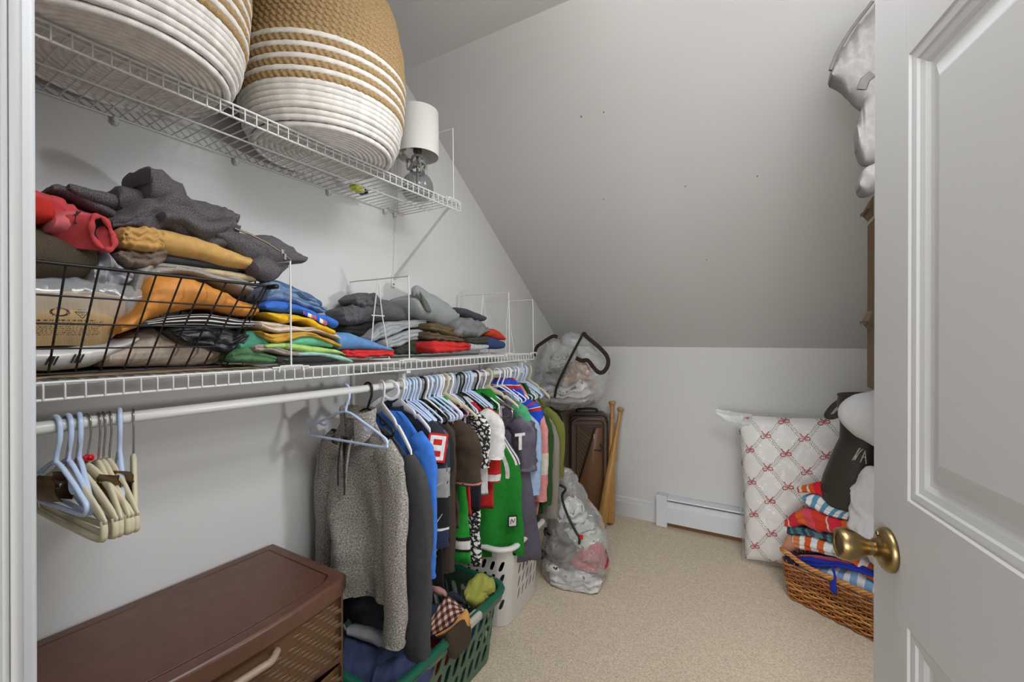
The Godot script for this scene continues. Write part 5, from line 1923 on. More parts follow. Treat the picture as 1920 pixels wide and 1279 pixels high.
func rack() -> void:
	# hangers hooked along the rod; the clothes hang from them
	var g := "plastic hangers packed along the rod of clothes"
	hanger("lilac", "pale blue empty plastic hanger hung in front of the grey quarter-zip hoodie", -0.903, 0.02, "", -0.012)
	hanger("black", "black hanger holding the grey quarter-zip hoodie", z_on_rod(690.0), 0.0)
	hanger("broad", "white flat moulded hanger whose shoulder shows in front of the blue hooded jacket", z_on_rod(711.0), -0.3, "", 0.012)
	hanger("flat", "white flat moulded hanger with wide web beside a clear size ring", z_on_rod(748.0), -0.15, "", 0.008)
	var ring := thing("size_ring", "clear plastic size ring hanging on the rod between white hangers", "ring", Vector3(ROD_X, ROD_Y - 0.016, z_on_rod(732.0)), 0.25)
	var rp := []
	for k in 14:
		rp.append(Vector3(cos(TAU * k / 14) * 0.031, sin(TAU * k / 14) * 0.031, 0))
	part("ring", Sh.new().tube(curve(rp, 3, true), 0.006, 8, true, 0.35, Vector3(0, 0, 1)), mat("hanger_white", Color.WHITE), ring)
	# every further hook: [kind, pixel on the rod, what it is called when it is a landmark]
	var rest := [["blue", 757], ["blue", 763], ["blue", 769], ["blue", 775], ["blue", 780], ["black", 788, "first black hook"], ["white", 795], ["blue", 801], ["blue", 807], ["blue", 812], ["blue", 817], ["white", 822], ["white", 827], ["cream", 832, "cream hook"], ["pink", 837, "pink hook"], ["white", 843], ["blue", 848], ["blue", 853], ["black", 862, "second black hook"], ["blue", 868], ["blue", 873], ["blue", 878], ["blue", 883], ["black", 891, "third black hook"], ["white", 895], ["steel", 901, "thin steel hook"], ["white", 906], ["cream", 914, "cream hook over the green jersey"], ["steel", 921, "last steel hook"], ["white", 934], ["white", 939], ["white", 945], ["white", 950], ["white", 955], ["blue", 960], ["white", 966], ["blue", 971], ["blue", 976], ["blue", 981], ["blue", 985], ["cream", 990, ""]]
	var own := {"pink": "pink plastic hanger, the only pink hook on the rod", 832: "cream flat hanger next to the pink hanger", 914: "cream contoured hanger above the front green jersey", 990: "cream hanger sticking out beyond the dark green cardigan", 788: "black hanger hook, first black one among the light blue cluster", 862: "black hanger hook midway along the rod, before four light blue hooks", 891: "black hanger hook beside a white one, behind four light blue hooks", 901: "thin steel wire hanger beside the third black hook", 921: "thin steel wire hanger just before the gap in the hooks"}
	var rank := ["first", "second", "third", "fourth", "fifth", "sixth"]
	var names := {"blue": "light blue plastic hanger", "white": "white plastic hanger"}
	var mark := "wide white web hanger"
	var count := {"blue": 0, "white": 0}
	var rng := RandomNumberGenerator.new()
	rng.seed = 4
	for q in rest:
		var lab := ""
		var gr := ""
		if q.size() > 2:
			lab = own.get(q[1], own.get(q[0], ""))
			mark = q[2]
			count = {"blue": 0, "white": 0}
		else:
			lab = "%s, %s of its colour after the %s" % [names[q[0]], rank[count[q[0]]], mark]
			count[q[0]] += 1
			gr = "light blue hangers among the clothes" if q[0] == "blue" else "white hangers among the clothes"
		hanger(q[0], lab, z_on_rod(q[1]), rng.randf_range(-0.12, 0.12) - (0.25 if q[1] == 990 else 0.0), gr, rng.randf_range(-0.008, 0.008))
	clothes()


func clothes() -> void:
	var navy := cloth("navy", Color(0.14, 0.15, 0.20))
	var charcoal := cloth("charcoal", Color(0.26, 0.255, 0.265))
	var heather := cloth("heather_hoodie", Color(0.93, 0.90, 0.86), 0.9, 0.95, 50.0)
	var blue := cloth("sky_blue", Color(0.22, 0.48, 0.86))
	var green := cloth("kelly", Color(0.10, 0.58, 0.16))
	var green2 := cloth("kelly_deep", Color(0.06, 0.50, 0.12))
	var white := cloth("white_cloth", Color(0.86, 0.85, 0.84))
	var black := cloth("black_cloth", Color(0.08, 0.075, 0.075))
	var brown := cloth("dark_brown", Color(0.25, 0.19, 0.13))
	var red := cloth("jersey_red", Color(0.75, 0.10, 0.10))
	var silver := cloth("silver", Color(0.60, 0.60, 0.60))
	var purple := cloth("slate_satin", Color(0.33, 0.31, 0.37), 0.0, 0.42)
	# front: grey quarter-zip hoodie
	garment({"name": "navy_jacket", "label": "dark navy jacket whose edge shows left of the grey hoodie", "cat": "jacket", "z": -0.99, "m": navy, "w": 0.15, "len": 0.56, "x": -0.045, "wb": 0.165, "top": -0.12, "sl": 0.42, "sr": 0.045, "sx": 0.012})
	var h := garment({"name": "grey_hoodie", "label": "heather grey quarter-zip hoodie hanging at the front of the rod", "cat": "hoodie", "z": -0.958, "m": heather, "w": 0.137, "top": -0.095, "slope": 0.085, "len": 0.50, "wb": 0.148, "hem": 0.138, "th": 0.024, "fold": 0.034, "kf": 21.0, "sl": 0.60, "sr": 0.053, "sx": 0.022, "cuffr": 0.7, "x": -0.014, "rows": 44, "cols": 80, "crinkle": 0.006, "neck": 0.06, "tail": 0.012, "yaw": 0.03})
	hoodie_details(h, heather)
	garment({"name": "charcoal_coat", "label": "long charcoal coat behind the grey hoodie, its sleeve reaching the green laundry basket", "cat": "coat", "z": -1.025, "m": charcoal, "w": 0.172, "top": -0.135, "slope": 0.10, "len": 0.575, "wb": 0.2, "hem": 0.205, "th": 0.03, "sl": 0.615, "sr": 0.062, "sx": 0.026, "cuffr": 0.8, "x": 0.0})
	garment({"name": "blue_jacket", "label": "bright sky blue hooded jacket behind the white flat hanger", "cat": "jacket", "z": -1.07, "m": blue, "w": 0.165, "top": -0.085, "slope": 0.085, "len": 0.50, "wb": 0.18, "th": 0.022, "sl": 0.44, "sr": 0.052, "sx": 0.02, "x": 0.05})
	# football jersey with 8 on the sleeve
	var j8 := garment({"name": "football_jersey", "label": "navy football jersey with a red and white 8 on its sleeve", "cat": "jersey", "z": -1.115, "m": navy, "w": 0.165, "top": -0.082, "slope": 0.07, "len": 0.46, "wb": 0.175, "sl": 0.40, "sr": 0.056, "sx": 0.012, "cuffr": 0.85, "x": 0.03, "yaw": 0.25, "slb": [[silver, 0.42, 0.58, 0.001], [black, 0.58, 0.76, 0.0012], [white, 0.76, 0.775, 0.0014], [cloth("mid_navy", Color(0.13, 0.16, 0.28)), 0.775, 1.0, 0.001]], "collar": cloth("mid_navy", Color.WHITE)})
	sleeve_eight(j8)
	garment({"name": "grey_jersey", "label": "slate grey jersey with pale lettering, its hem under the 8 jersey", "cat": "jersey", "z": -1.165, "m": cloth("slate_jersey", Color(0.32, 0.32, 0.38)), "w": 0.16, "len": 0.40, "sl": 0.30, "sx": 0.015, "x": 0.03, "bands": [[white, 0.20, 0.215, -0.9, 1.2, 0.0025], [white, 0.13, 0.20, -0.12, 0.1, 0.0025]]})
	var gb := garment({"name": "black_shirt", "label": "long black shirt with a round gold emblem near its hem", "cat": "shirt", "z": -1.19, "m": black, "w": 0.16, "len": 0.56, "wb": 0.185, "hem": 0.19, "sl": 0.2, "x": 0.015})
	gold_emblem(gb)
	garment({"name": "olive_jersey", "label": "dark olive sleeveless jersey with royal blue armhole trim", "cat": "jersey", "z": -1.225, "m": cloth("olive_jersey", Color(0.21, 0.19, 0.12)), "w": 0.115, "strap": true, "len": 0.44, "wb": 0.175, "top": -0.07, "x": 0.02, "bands": [[cloth("trim_blue", Color(0.08, 0.16, 0.62)), 0.0, 0.2, -0.75, 0.75, 0.003], [white, 0.0, 0.2, -0.95, -0.75, 0.003], [white, 0.0, 0.2, 0.75, 0.95, 0.003], [white, 0.0, 0.19, -0.08, 0.08, 0.004]]})
	var knit := cloth("brown_knit", Color(0.30, 0.25, 0.20), 0.3, 0.95)
	garment({"name": "brown_cardigan", "label": "long ribbed brown knit cardigan beside the blue-trimmed jersey", "cat": "cardigan", "z": -1.26, "m": knit, "w": 0.155, "len": 0.56, "wb": 0.17, "hem": 0.165, "sl": 0.54, "sr": 0.045, "sx": 0.012, "crinkle": 0.008, "x": 0.0})
	garment({"name": "brown_shirt", "label": "dark brown short-sleeved shirt with pink stripe on the sleeve", "cat": "shirt", "z": -1.30, "m": brown, "w": 0.165, "len": 0.36, "top": -0.09, "slope": 0.095, "sl": 0.19, "sr": 0.075, "sx": 0.032, "cuffr": 1.0, "x": 0.02, "slb": [[cloth("trim_pink", Color(0.83, 0.55, 0.56)), 0.86, 0.91, 0.0015], [black, 0.95, 1.0, 0.0015]], "bands": [[cloth("trim_pink", Color.WHITE), -0.05, 0.02, -0.5, 0.2, 0.003]]})
	# green tank
	garment({"name": "green_jersey", "label": "green sleeveless jersey with white and black armhole piping, behind the brown shirt", "cat": "jersey", "z": -1.345, "m": green, "w": 0.095, "strap": true, "top": -0.065, "slope": 0.06, "len": 0.58, "wb": 0.165, "hem": 0.185, "th": 0.02, "fold": 0.02, "x": 0.02, "bands": [[white, 0.0, 0.24, -0.5, 0.5, 0.003], [black, 0.0, 0.24, 0.5, 0.75, 0.003], [black, 0.0, 0.24, -0.75, -0.5, 0.003], [black, 0.48, 0.494, -0.6, 1.6, 0.002, "hem_stripe"], [white, 0.494, 0.525, -0.6, 1.6, 0.002, "hem_stripe"], [black, 0.525, 0.535, -0.6, 1.6, 0.002, "hem_stripe"]]})
	garment({"name": "red_jersey", "label": "red sleeveless jersey with white trim squeezed between green and navy ones", "cat": "jersey", "z": -1.385, "m": red, "w": 0.105, "strap": true, "top": -0.07, "len": 0.40, "wb": 0.165, "x": 0.02, "bands": [[white, 0.0, 0.2, -0.6, 0.6, 0.003], [red, 0.0, 0.19, -0.25, 0.25, 0.004]]})
	garment({"name": "navy_tank", "label": "navy sleeveless top with white piping, just past the red jersey", "cat": "tank top", "z": -1.415, "m": cloth("deep_navy", Color(0.09, 0.09, 0.15)), "w": 0.11, "strap": true, "top": -0.085, "len": 0.38, "wb": 0.17, "x": 0.025, "bands": [[white, 0.0, 0.2, -0.55, 0.55, 0.003], [cloth("deep_navy", Color.WHITE), 0.0, 0.195, -0.3, 0.3, 0.004]]})
	var gh := hanger("green", "dark green looped hanger end sticking out over the white shirt", -1.425, -0.35, "", 0.03)
	gh.position.y = ROD_Y
	var gfx := image_mat("graphic", graphic_print(), 0.9, Vector2(5, 5))
	garment({"name": "graphic_shirt", "label": "long white shirt covered in a black graphic print, between the two green jerseys", "cat": "shirt", "z": -1.44, "m": gfx, "w": 0.15, "len": 0.60, "wb": 0.172, "hem": 0.182, "sl": 0.2, "x": 0.015})
	garment({"name": "white_shirt", "label": "white short-sleeved shirt with red shoulder patches", "cat": "shirt", "z": -1.475, "m": white, "w": 0.165, "top": -0.08, "slope": 0.08, "len": 0.32, "sl": 0.16, "sr": 0.07, "cuffr": 1.0, "sx": 0.02, "x": 0.03, "bands": [[red, -0.06, 0.0, -0.6, 0.6, 0.003], [brown, -0.02, 0.02, -0.6, 0.6, 0.003]]})
	garment({"name": "red_shirt", "label": "red shirt with white hem stripe just before the large green jersey", "cat": "shirt", "z": -1.51, "m": red, "w": 0.16, "top": -0.09, "len": 0.40, "sl": 0.28, "sx": 0.012, "x": 0.03, "slb": [[white, 0.80, 0.92, 0.0015]]})
	# large green jersey, turned to the camera
	var gj := garment({"name": "green_jersey", "label": "large green sleeveless jersey with white piping and a small square patch at its hem", "cat": "jersey", "z": -1.60, "m": green2, "w": 0.085, "neck": 0.03, "strap": true, "armd": 0.27, "top": -0.06, "slope": 0.075, "len": 0.66, "wb": 0.185, "hem": 0.20, "th": 0.024, "fold": 0.022, "kf": 22.0, "yaw": 0.45, "x": 0.045, "bands": [[white, 0.0, 0.26, -0.45, 0.3, 0.003], [black, 0.0, 0.26, 0.3, 0.42, 0.003], [white, 0.0, 0.26, 0.42, 0.6, 0.003], [white, 0.0, 0.22, 1.9, 2.05, 0.003], [black, 0.0, 0.22, 1.82, 1.9, 0.003], [white, 0.14, 0.32, 0.95, 1.08, 0.003]]})
	jersey_patch(gj)
	var pj := garment({"name": "satin_jersey", "label": "slate purple satin baseball jersey with a white letter on its chest", "cat": "jersey", "z": -1.70, "m": purple, "w": 0.125, "top": -0.085, "slope": 0.135, "len": 0.63, "wb": 0.165, "hem": 0.235, "th": 0.026, "fold": 0.03, "kf": 17.0, "yaw": 0.3, "x": 0.05, "sl": 0.22, "sr": 0.062, "cuffr": 1.0, "sx": 0.015, "crinkle": 0.009})
	part("letter", text_mesh("T", 0.075), white, pj, Transform3D(Basis(Vector3.UP, 0.75).scaled(Vector3(1, 1, 1)), Vector3(0.118, -0.30, 0.046)))
	garment({"name": "mint_shirt", "label": "mint green shirt with dark armband behind the satin jersey", "cat": "shirt", "z": -1.745, "m": cloth("mint_jersey", Color(0.30, 0.66, 0.47)), "w": 0.15, "len": 0.34, "sl": 0.24, "sx": 0.02, "x": 0.015, "slb": [[brown, 0.4, 0.55, 0.0015], [red, 0.8, 1.0, 0.0015]]})
	garment({"name": "light_blue_shirt", "label": "pale blue short-sleeved shirt beyond the satin jersey", "cat": "shirt", "z": -1.79, "m": cloth("pale_blue", Color(0.62, 0.72, 0.84)), "w": 0.16, "top": -0.09, "slope": 0.13, "len": 0.44, "sl": 0.34, "sr": 0.06, "sx": 0.02, "x": 0.03})
	var cm := image_mat("comic", bands([[Color(0.05, 0.25, 0.72), 5], [Color(0.75, 0.08, 0.1), 1.3], [Color(0.1, 0.3, 0.75), 3], [Color(0.85, 0.85, 0.85), 0.5], [Color(0.72, 0.1, 0.1), 1.6], [Color(0.05, 0.25, 0.72), 4]], false), 0.8, Vector2(1, 6.5))
	garment({"name": "print_shirt", "label": "royal blue shirt with a red and white print across the shoulder", "cat": "shirt", "z": -1.83, "m": cm, "w": 0.15, "top": -0.03, "slope": 0.13, "len": 0.30, "sl": 0.16, "sr": 0.055, "sx": 0.02, "x": 0.015, "yaw": 0.2})
	garment({"name": "pink_shirt", "label": "long pink shirt between the printed blue shirt and the green cardigan", "cat": "shirt", "z": -1.875, "m": cloth("soft_pink", Color(0.86, 0.56, 0.55)), "w": 0.155, "top": -0.06, "slope": 0.14, "len": 0.50, "sl": 0.42, "sx": 0.025, "x": 0.03, "slb": [[cloth("cream_sleeve", Color(0.84, 0.80, 0.74)), 0.5, 0.66, 0.002]]})
	garment({"name": "green_cardigan", "label": "dark green fuzzy cardigan near the far end of the rod", "cat": "cardigan", "z": -1.915, "m": cloth("moss", Color(0.16, 0.33, 0.11), 0.3), "w": 0.155, "top": -0.06, "slope": 0.14, "len": 0.50, "sl": 0.45, "sx": 0.032, "crinkle": 0.007, "x": 0.035, "sr": 0.045})
	garment({"name": "grey_cardigan", "label": "long pale grey-beige knit cardigan, second last on the rod", "cat": "cardigan", "z": -1.965, "m": cloth("oat_knit", Color(0.62, 0.59, 0.54), 0.4), "w": 0.16, "top": -0.10, "slope": 0.13, "len": 0.52, "sl": 0.50, "sx": 0.04, "x": 0.035, "sr": 0.045, "crinkle": 0.006})
	garment({"name": "olive_cardigan", "label": "yellow-green knit cardigan, last on the rod by the suitcases", "cat": "cardigan", "z": -2.01, "m": cloth("chartreuse", Color(0.50, 0.52, 0.20), 0.3), "w": 0.16, "top": -0.11, "slope": 0.10, "len": 0.36, "sl": 0.33, "sx": 0.05, "x": 0.035, "sr": 0.045, "crinkle": 0.008})


func text_mesh(t: String, h: float, depth := 0.003) -> TextMesh:
	var m := TextMesh.new()
	m.text = t
	var f := SystemFont.new()
	f.font_names = PackedStringArray(["Droid Sans"])
	f.font_weight = 700
	m.font = f
	m.font_size = 32
	m.pixel_size = h / 23.0
	m.depth = depth
	return m


func graphic_print() -> Image:
	var im := Image.create(128, 128, false, Image.FORMAT_RGB8)
	var f := FastNoiseLite.new()
	f.seed = 77
	f.frequency = 0.045
	f.fractal_type = FastNoiseLite.FRACTAL_RIDGED
	for x in 128:
		for y in 128:
			var v := f.get_noise_2d(x, y)
			im.set_pixel(x, y, Color(0.85, 0.84, 0.82) if v < 0.28 else Color(0.08, 0.08, 0.08))
	return im


func hoodie_details(o: Node3D, m: Material) -> void:
	var y0 := -0.095
	# stand collar, open at the front
	var rows := []
	for k in 7:
		var row := PackedVector3Array()
		for j in 33:
			var a := lerpf(0.5 * PI + 0.30, 2.5 * PI - 0.30, j / 32.0)
			var fl := 1.0 + 0.10 * k / 6.0
			var fr := maxf(0.0, sin(a))
			row.append(Vector3(cos(a) * 0.07 * fl, y0 - 0.035 + 0.012 * k - 0.05 * fr * (1.0 - k / 9.0), sin(a) * 0.026 * fl + 0.004 + 0.010 * fr))
		rows.append(row)
	var back := []
	for k in 7:
		var row := PackedVector3Array()
		for p in rows[6 - k]: row.append(p * Vector3(0.93, 1, 0.93))
		back.append(row)
	part("stand_collar", Sh.new().grid(rows + back, false, true), m, o)
	# placket: a dark zip line with two raised edges, and drawcords
	for s in [-1.0, 1.0]:
		var pl := []
		for k in 12:
			var u := k / 11.0
			pl.append(Vector3(-0.012 + s * lerpf(0.028, 0.002, pow(u, 0.6)), y0 - 0.06 - 0.16 * u, 0.045 + 0.004 * sin(u * 3.0)))
		part("placket_edge", Sh.new().tube(PackedVector3Array(pl), 0.0042, 8), m, o)
	var zp := []
	for k in 12:
		var u := k / 11.0
		zp.append(Vector3(-0.012, y0 - 0.055 - 0.165 * u, 0.042 + 0.003 * sin(u * 3.0)))
	part("zip", Sh.new().tube(PackedVector3Array(zp), [0.016, 0.015, 0.014, 0.012, 0.010, 0.008, 0.007, 0.006, 0.005, 0.004, 0.003, 0.003], 8, false, 0.25, Vector3(0, 0, 1)), cloth("zip_dark", Color(0.12, 0.11, 0.11)), o)
	var cord := cloth("cord_dark", Color(0.2, 0.18, 0.17))
	for q in [[-0.032, 0.21], [-0.002, 0.235]]:
		part("drawcord", Sh.new().tube(curve([Vector3(q[0] + 0.012, y0 - 0.05, 0.052), Vector3(q[0], y0 - 0.13, 0.056), Vector3(q[0] - 0.004, y0 - q[1], 0.054)], 6), 0.0026, 6), cord, o)
	# hem and armhole seams
	for s in [-1.0, 1.0]:
		part("seam", Sh.new().tube(curve([Vector3(s * 0.145, -0.16, 0.022), Vector3(s * 0.152, -0.22, 0.034), Vector3(s * 0.160, -0.30, 0.032)], 5), 0.0014, 5), cloth("seam_grey", Color(0.42, 0.41, 0.40)), o)


func sleeve_eight(o: Node3D) -> void:
	var red := cloth("numeral_red", Color(0.76, 0.10, 0.09))
	var white := cloth("numeral_white", Color(0.88, 0.87, 0.86))
	# the numeral: two stacked rings with thick strokes, red outline, white stroke, red counters
	var t := Transform3D(Basis.from_euler(Vector3(-0.12, 0.66, -0.18)), Vector3(0.178, -0.205, 0.034))
	var p := Node3D.new()
	p.name = "numeral"
	p.transform = t
	o.add_child(p)
	for q in [[0.0, 0.068, 0.096, 0.003, red], [0.0, 0.056, 0.084, 0.0042, white]]:
		part("patch", Sh.new().rbox(Vector3(0, 0, 0), Vector3(q[1], q[2], q[3] * 2.0), 0.012 if q[4] == red else 0.010, 2), q[4], p)
	for y in [0.019, -0.019]:
		part("counter", Sh.new().rbox(Vector3(0, y, 0.0032), Vector3(0.030, 0.020, 0.004), 0.003, 1), red, p)
	# check mark and small print on the dark bands
	part("check_mark", Sh.new().tube(curve([Vector3(0.165, -0.325, 0.034), Vector3(0.172, -0.337, 0.036), Vector3(0.20, -0.318, 0.036)], 5), [0.0008, 0.0014, 0.0022, 0.0028, 0.003, 0.003, 0.0026, 0.002, 0.0016, 0.0012, 0.0008], 6), white, o)
	part("check_mark", Sh.new().tube(curve([Vector3(0.16, -0.465, 0.034), Vector3(0.178, -0.455, 0.036), Vector3(0.20, -0.425, 0.036)], 5), [0.0008, 0.0014, 0.0022, 0.0028, 0.003, 0.003, 0.0026, 0.002, 0.0016, 0.0012, 0.0008], 6), white, o)


func gold_emblem(o: Node3D) -> void:
	var gold := cloth("gold_print", Color(0.78, 0.62, 0.18))
	var p := Node3D.new()
	p.name = "emblem"
	p.transform = Transform3D(Basis(Vector3.UP, 0.35), Vector3(0.15, -0.56, 0.035))
	o.add_child(p)
	var ring := []
	for k in 16: ring.append(Vector3(cos(TAU * k / 16) * 0.021, sin(TAU * k / 16) * 0.024, 0))
	part("ring", Sh.new().tube(PackedVector3Array(ring), 0.0022, 6, true), gold, p)
	part("disc", Sh.new().tube(PackedVector3Array([Vector3(0, -0.002, 0), Vector3(0, -0.002, 0.003)]), 0.015, 20), gold, p)
	for q in [[0.034, 7], [-0.034, 6]]:
		var ln := Sh.new()
		for k in q[1]:
			ln.box(Vector3((k - q[1] * 0.5 + 0.5) * 0.0062, q[0], 0.001), Vector3(0.0042, 0.007, 0.002))
		part("print_line", ln, gold, p)


func jersey_patch(o: Node3D) -> void:
	var t := Transform3D(Basis(Vector3.UP, 0.25), Vector3(0.13, -0.63, 0.042))
	var p := Node3D.new()
	p.name = "hem_patch"
	p.transform = t
	o.add_child(p)
	part("patch_border", Sh.new().rbox(Vector3.ZERO, Vector3(0.042, 0.05, 0.005), 0.004, 1), cloth("black_cloth", Color.BLACK), p)
	part("patch_field", Sh.new().rbox(Vector3(0, 0, 0.001), Vector3(0.033, 0.041, 0.006), 0.004, 1), cloth("white_cloth", Color.WHITE), p)
	part("patch_mark", Sh.new().tube(curve([Vector3(-0.009, -0.01, 0.004), Vector3(-0.004, 0.01, 0.0045), Vector3(0.003, -0.004, 0.0045), Vector3(0.01, 0.011, 0.004)], 4), 0.0016, 5), cloth("black_cloth", Color.BLACK), p)


# ---------------------------------------------------------------- drawer unit
func drawer_unit() -> void:
	var o := thing("drawer_unit", "dark brown plastic drawer unit with woven-look drawers in the left foreground", "drawers", Vector3(-1.375, 0, -0.505))
	var plain := mat("brown_plastic", Color(0.38, 0.25, 0.19), 0.42)
	plain.roughness_texture = noise_tex("scuffs", 0.012, 0.75, 1.0, 5, 512)
	plain.uv1_triplanar = true
	plain.uv1_scale = Vector3.ONE * 2.0
	plain.albedo_texture = noise_tex("scuff_tone", 0.02, 0.86, 1.0, 5, 512)
	var wv := mat("woven_plastic", Color(0.35, 0.24, 0.14), 0.33)
	var hz := 0.305
	var depth := 0.368
	var bow := func(z: float, x: float) -> float: return x + 0.028 * (1.0 - pow(z / hz, 2.0))
	var outline := func(inset: float, y: float, dx: float) -> PackedVector3Array:
		var row := PackedVector3Array()
		var c := 0.016
		row.append(Vector3(inset, y, hz - inset)); row.append(Vector3(inset, y, -hz + inset))
		for k in 19:
			var z := lerpf(-hz + inset, hz - inset, k / 18.0)
			var e := 1.0 - exp(-(hz - inset - absf(z)) / 0.006)
			row.append(Vector3(bow.call(z, depth + dx) - inset - (1.0 - e) * c, y, z))
		return row
	# lid: rounded edge, shallow groove round three sides, raised field
	var H := 0.616
	var rows := []
	for q in [[0.012, H - 0.046], [0.002, H - 0.046], [0.0, H - 0.043], [0.0, H - 0.012], [0.0015, H - 0.006], [0.005, H - 0.0015], [0.009, H], [0.0095, H], [0.034, H], [0.0343, H - 0.001], [0.0352, H - 0.008], [0.0385, H - 0.008], [0.0394, H - 0.001], [0.040, H - 0.0002], [0.0405, H - 0.0002], [0.10, H + 0.0002], [0.15, H + 0.0002]]:
		rows.append(outline.call(q[0], q[1], 0.0))
	var last: PackedVector3Array = rows[rows.size() - 1]
	var cl := PackedVector3Array()
	for p in last: cl.append(Vector3(depth * 0.5, H + 0.0002, p.z * 0.1))
	rows.append(cl)
	part("lid", Sh.new().grid(rows, true), plain, o)
	# carcass
	var side := Sh.new()
	for s in [-1.0, 1.0]:
		side.rbox(Vector3(depth * 0.5 - 0.008, 0.285, s * (hz - 0.012)), Vector3(depth - 0.024, 0.57, 0.016), 0.005, 1)
	side.box(Vector3(0.012, 0.285, 0), Vector3(0.012, 0.57, hz * 2 - 0.03))
	for y in [0.012, 0.195, 0.382]:
		side.rbox(Vector3(depth * 0.5, y, 0), Vector3(depth - 0.03, 0.02, hz * 2 - 0.03), 0.006, 1)
	part("carcass", side, plain, o)
	var piece := Sh.new()
	var pr := []
	for k in 6:
		var u := -1.0 + 2.0 * k / 5.0
		var row := PackedVector3Array()
		for q in [[-0.0055, 0.0], [-0.0045, 0.0014], [-0.0015, 0.0019], [0.0025, 0.0022], [0.0048, 0.0016], [0.0058, 0.0]]:
			row.append(Vector3(q[1] * (1.0 - pow(absf(u), 4.0)) + 0.0002, q[0], u * 0.0165))
		pr.append(row)
	piece.grid(pr, false, false, true)
	if piece.n[14].x < 0:
		piece._flip(0)
		for k in piece.n.size(): piece.n[k] = -piece.n[k]
	var pm := piece.mesh()
	var k3 := 0
	for q in [[0.400, 0.566], [0.213, 0.372], [0.026, 0.185]]:
		var y0: float = q[0]
		var y1: float = q[1]
		var dr := []
		for e in [[0.0, 0.006], [0.004, 0.0], [y1 - y0 - 0.004, 0.0], [y1 - y0, 0.006]]:
			var row := PackedVector3Array()
			row.append(Vector3(0.05, y0 + e[0], hz - 0.022)); row.append(Vector3(0.05, y0 + e[0], -hz + 0.022))
			for k in 19:
				var z := lerpf(-hz + 0.022, hz - 0.022, k / 18.0)
				row.append(Vector3(bow.call(z, depth - 0.012) - e[1], y0 + e[0], z))
			dr.append(row)
		var d := part("drawer", Sh.new().grid(dr, true), wv, o)
		if k3 < 2:
			var r := 0
			var y := y0 + 0.012
			while y < y1 - 0.008:
				var z := -hz + 0.042 + (r % 3) * 0.0125
				while z < hz - 0.036:
					if not (k3 == 0 and y > 0.515 and z > -0.13 and z < 0.13):
						var x: float = bow.call(z, depth - 0.012)
						part("woven_piece", pm, wv, d, Transform3D(Basis(Vector3.UP, atan(0.056 * z / (hz * hz))), Vector3(x, y, z)))
					z += 0.0375
				y += 0.0128
				r += 1
		var hy := y1 - 0.022
		var hp := []
		for k in 9:
			var z := lerpf(-0.085, 0.12, k / 8.0)
			hp.append(Vector3(bow.call(z, depth) + (0.014 if k > 0 and k < 8 else -0.006), hy, z))
		part("handle", Sh.new().tube(curve(hp, 3), 0.0085, 10), mat("handle_taupe", Color(0.62, 0.54, 0.48), 0.3), d)
		k3 += 1


# ---------------------------------------------------------------- laundry baskets
static func rrect(u: float, lx: float, lz: float, r: float) -> Array:      # u 0..1 round a rounded rectangle -> [x, z, nx, nz]
	var sx := lx * 2 - 2 * r
	var sz := lz * 2 - 2 * r
	var arc := PI * r * 0.5
	var tot := 2 * sx + 2 * sz + 4 * arc
	var d := fposmod(u, 1.0) * tot
	var segs := [[sz, 0], [arc, 1], [sx, 2], [arc, 3], [sz, 4], [arc, 5], [sx, 6], [arc, 7]]
	for s in segs:
		if d <= s[0] + 1e-9:
			var f: float = d / s[0]
			match s[1]:
				0: return [lx, lerpf(lz - r, -lz + r, f), 1.0, 0.0]
				1: return [lx - r + r * cos(f * PI / 2), -lz + r - r * sin(f * PI / 2), cos(f * PI / 2), -sin(f * PI / 2)]
				2: return [lerpf(lx - r, -lx + r, f), -lz, 0.0, -1.0]
				3: return [-lx + r - r * sin(f * PI / 2), -lz + r - r * cos(f * PI / 2), -sin(f * PI / 2), -cos(f * PI / 2)]
				4: return [-lx, lerpf(-lz + r, lz - r, f), -1.0, 0.0]
				5: return [-lx + r - r * cos(f * PI / 2), lz - r + r * sin(f * PI / 2), -cos(f * PI / 2), sin(f * PI / 2)]
				6: return [lerpf(-lx + r, lx - r, f), lz, 0.0, 1.0]
				_: return [lx - r + r * sin(f * PI / 2), lz - r + r * cos(f * PI / 2), sin(f * PI / 2), cos(f * PI / 2)]
		d -= s[0]
	return [lx, lz - r, 1.0, 0.0]


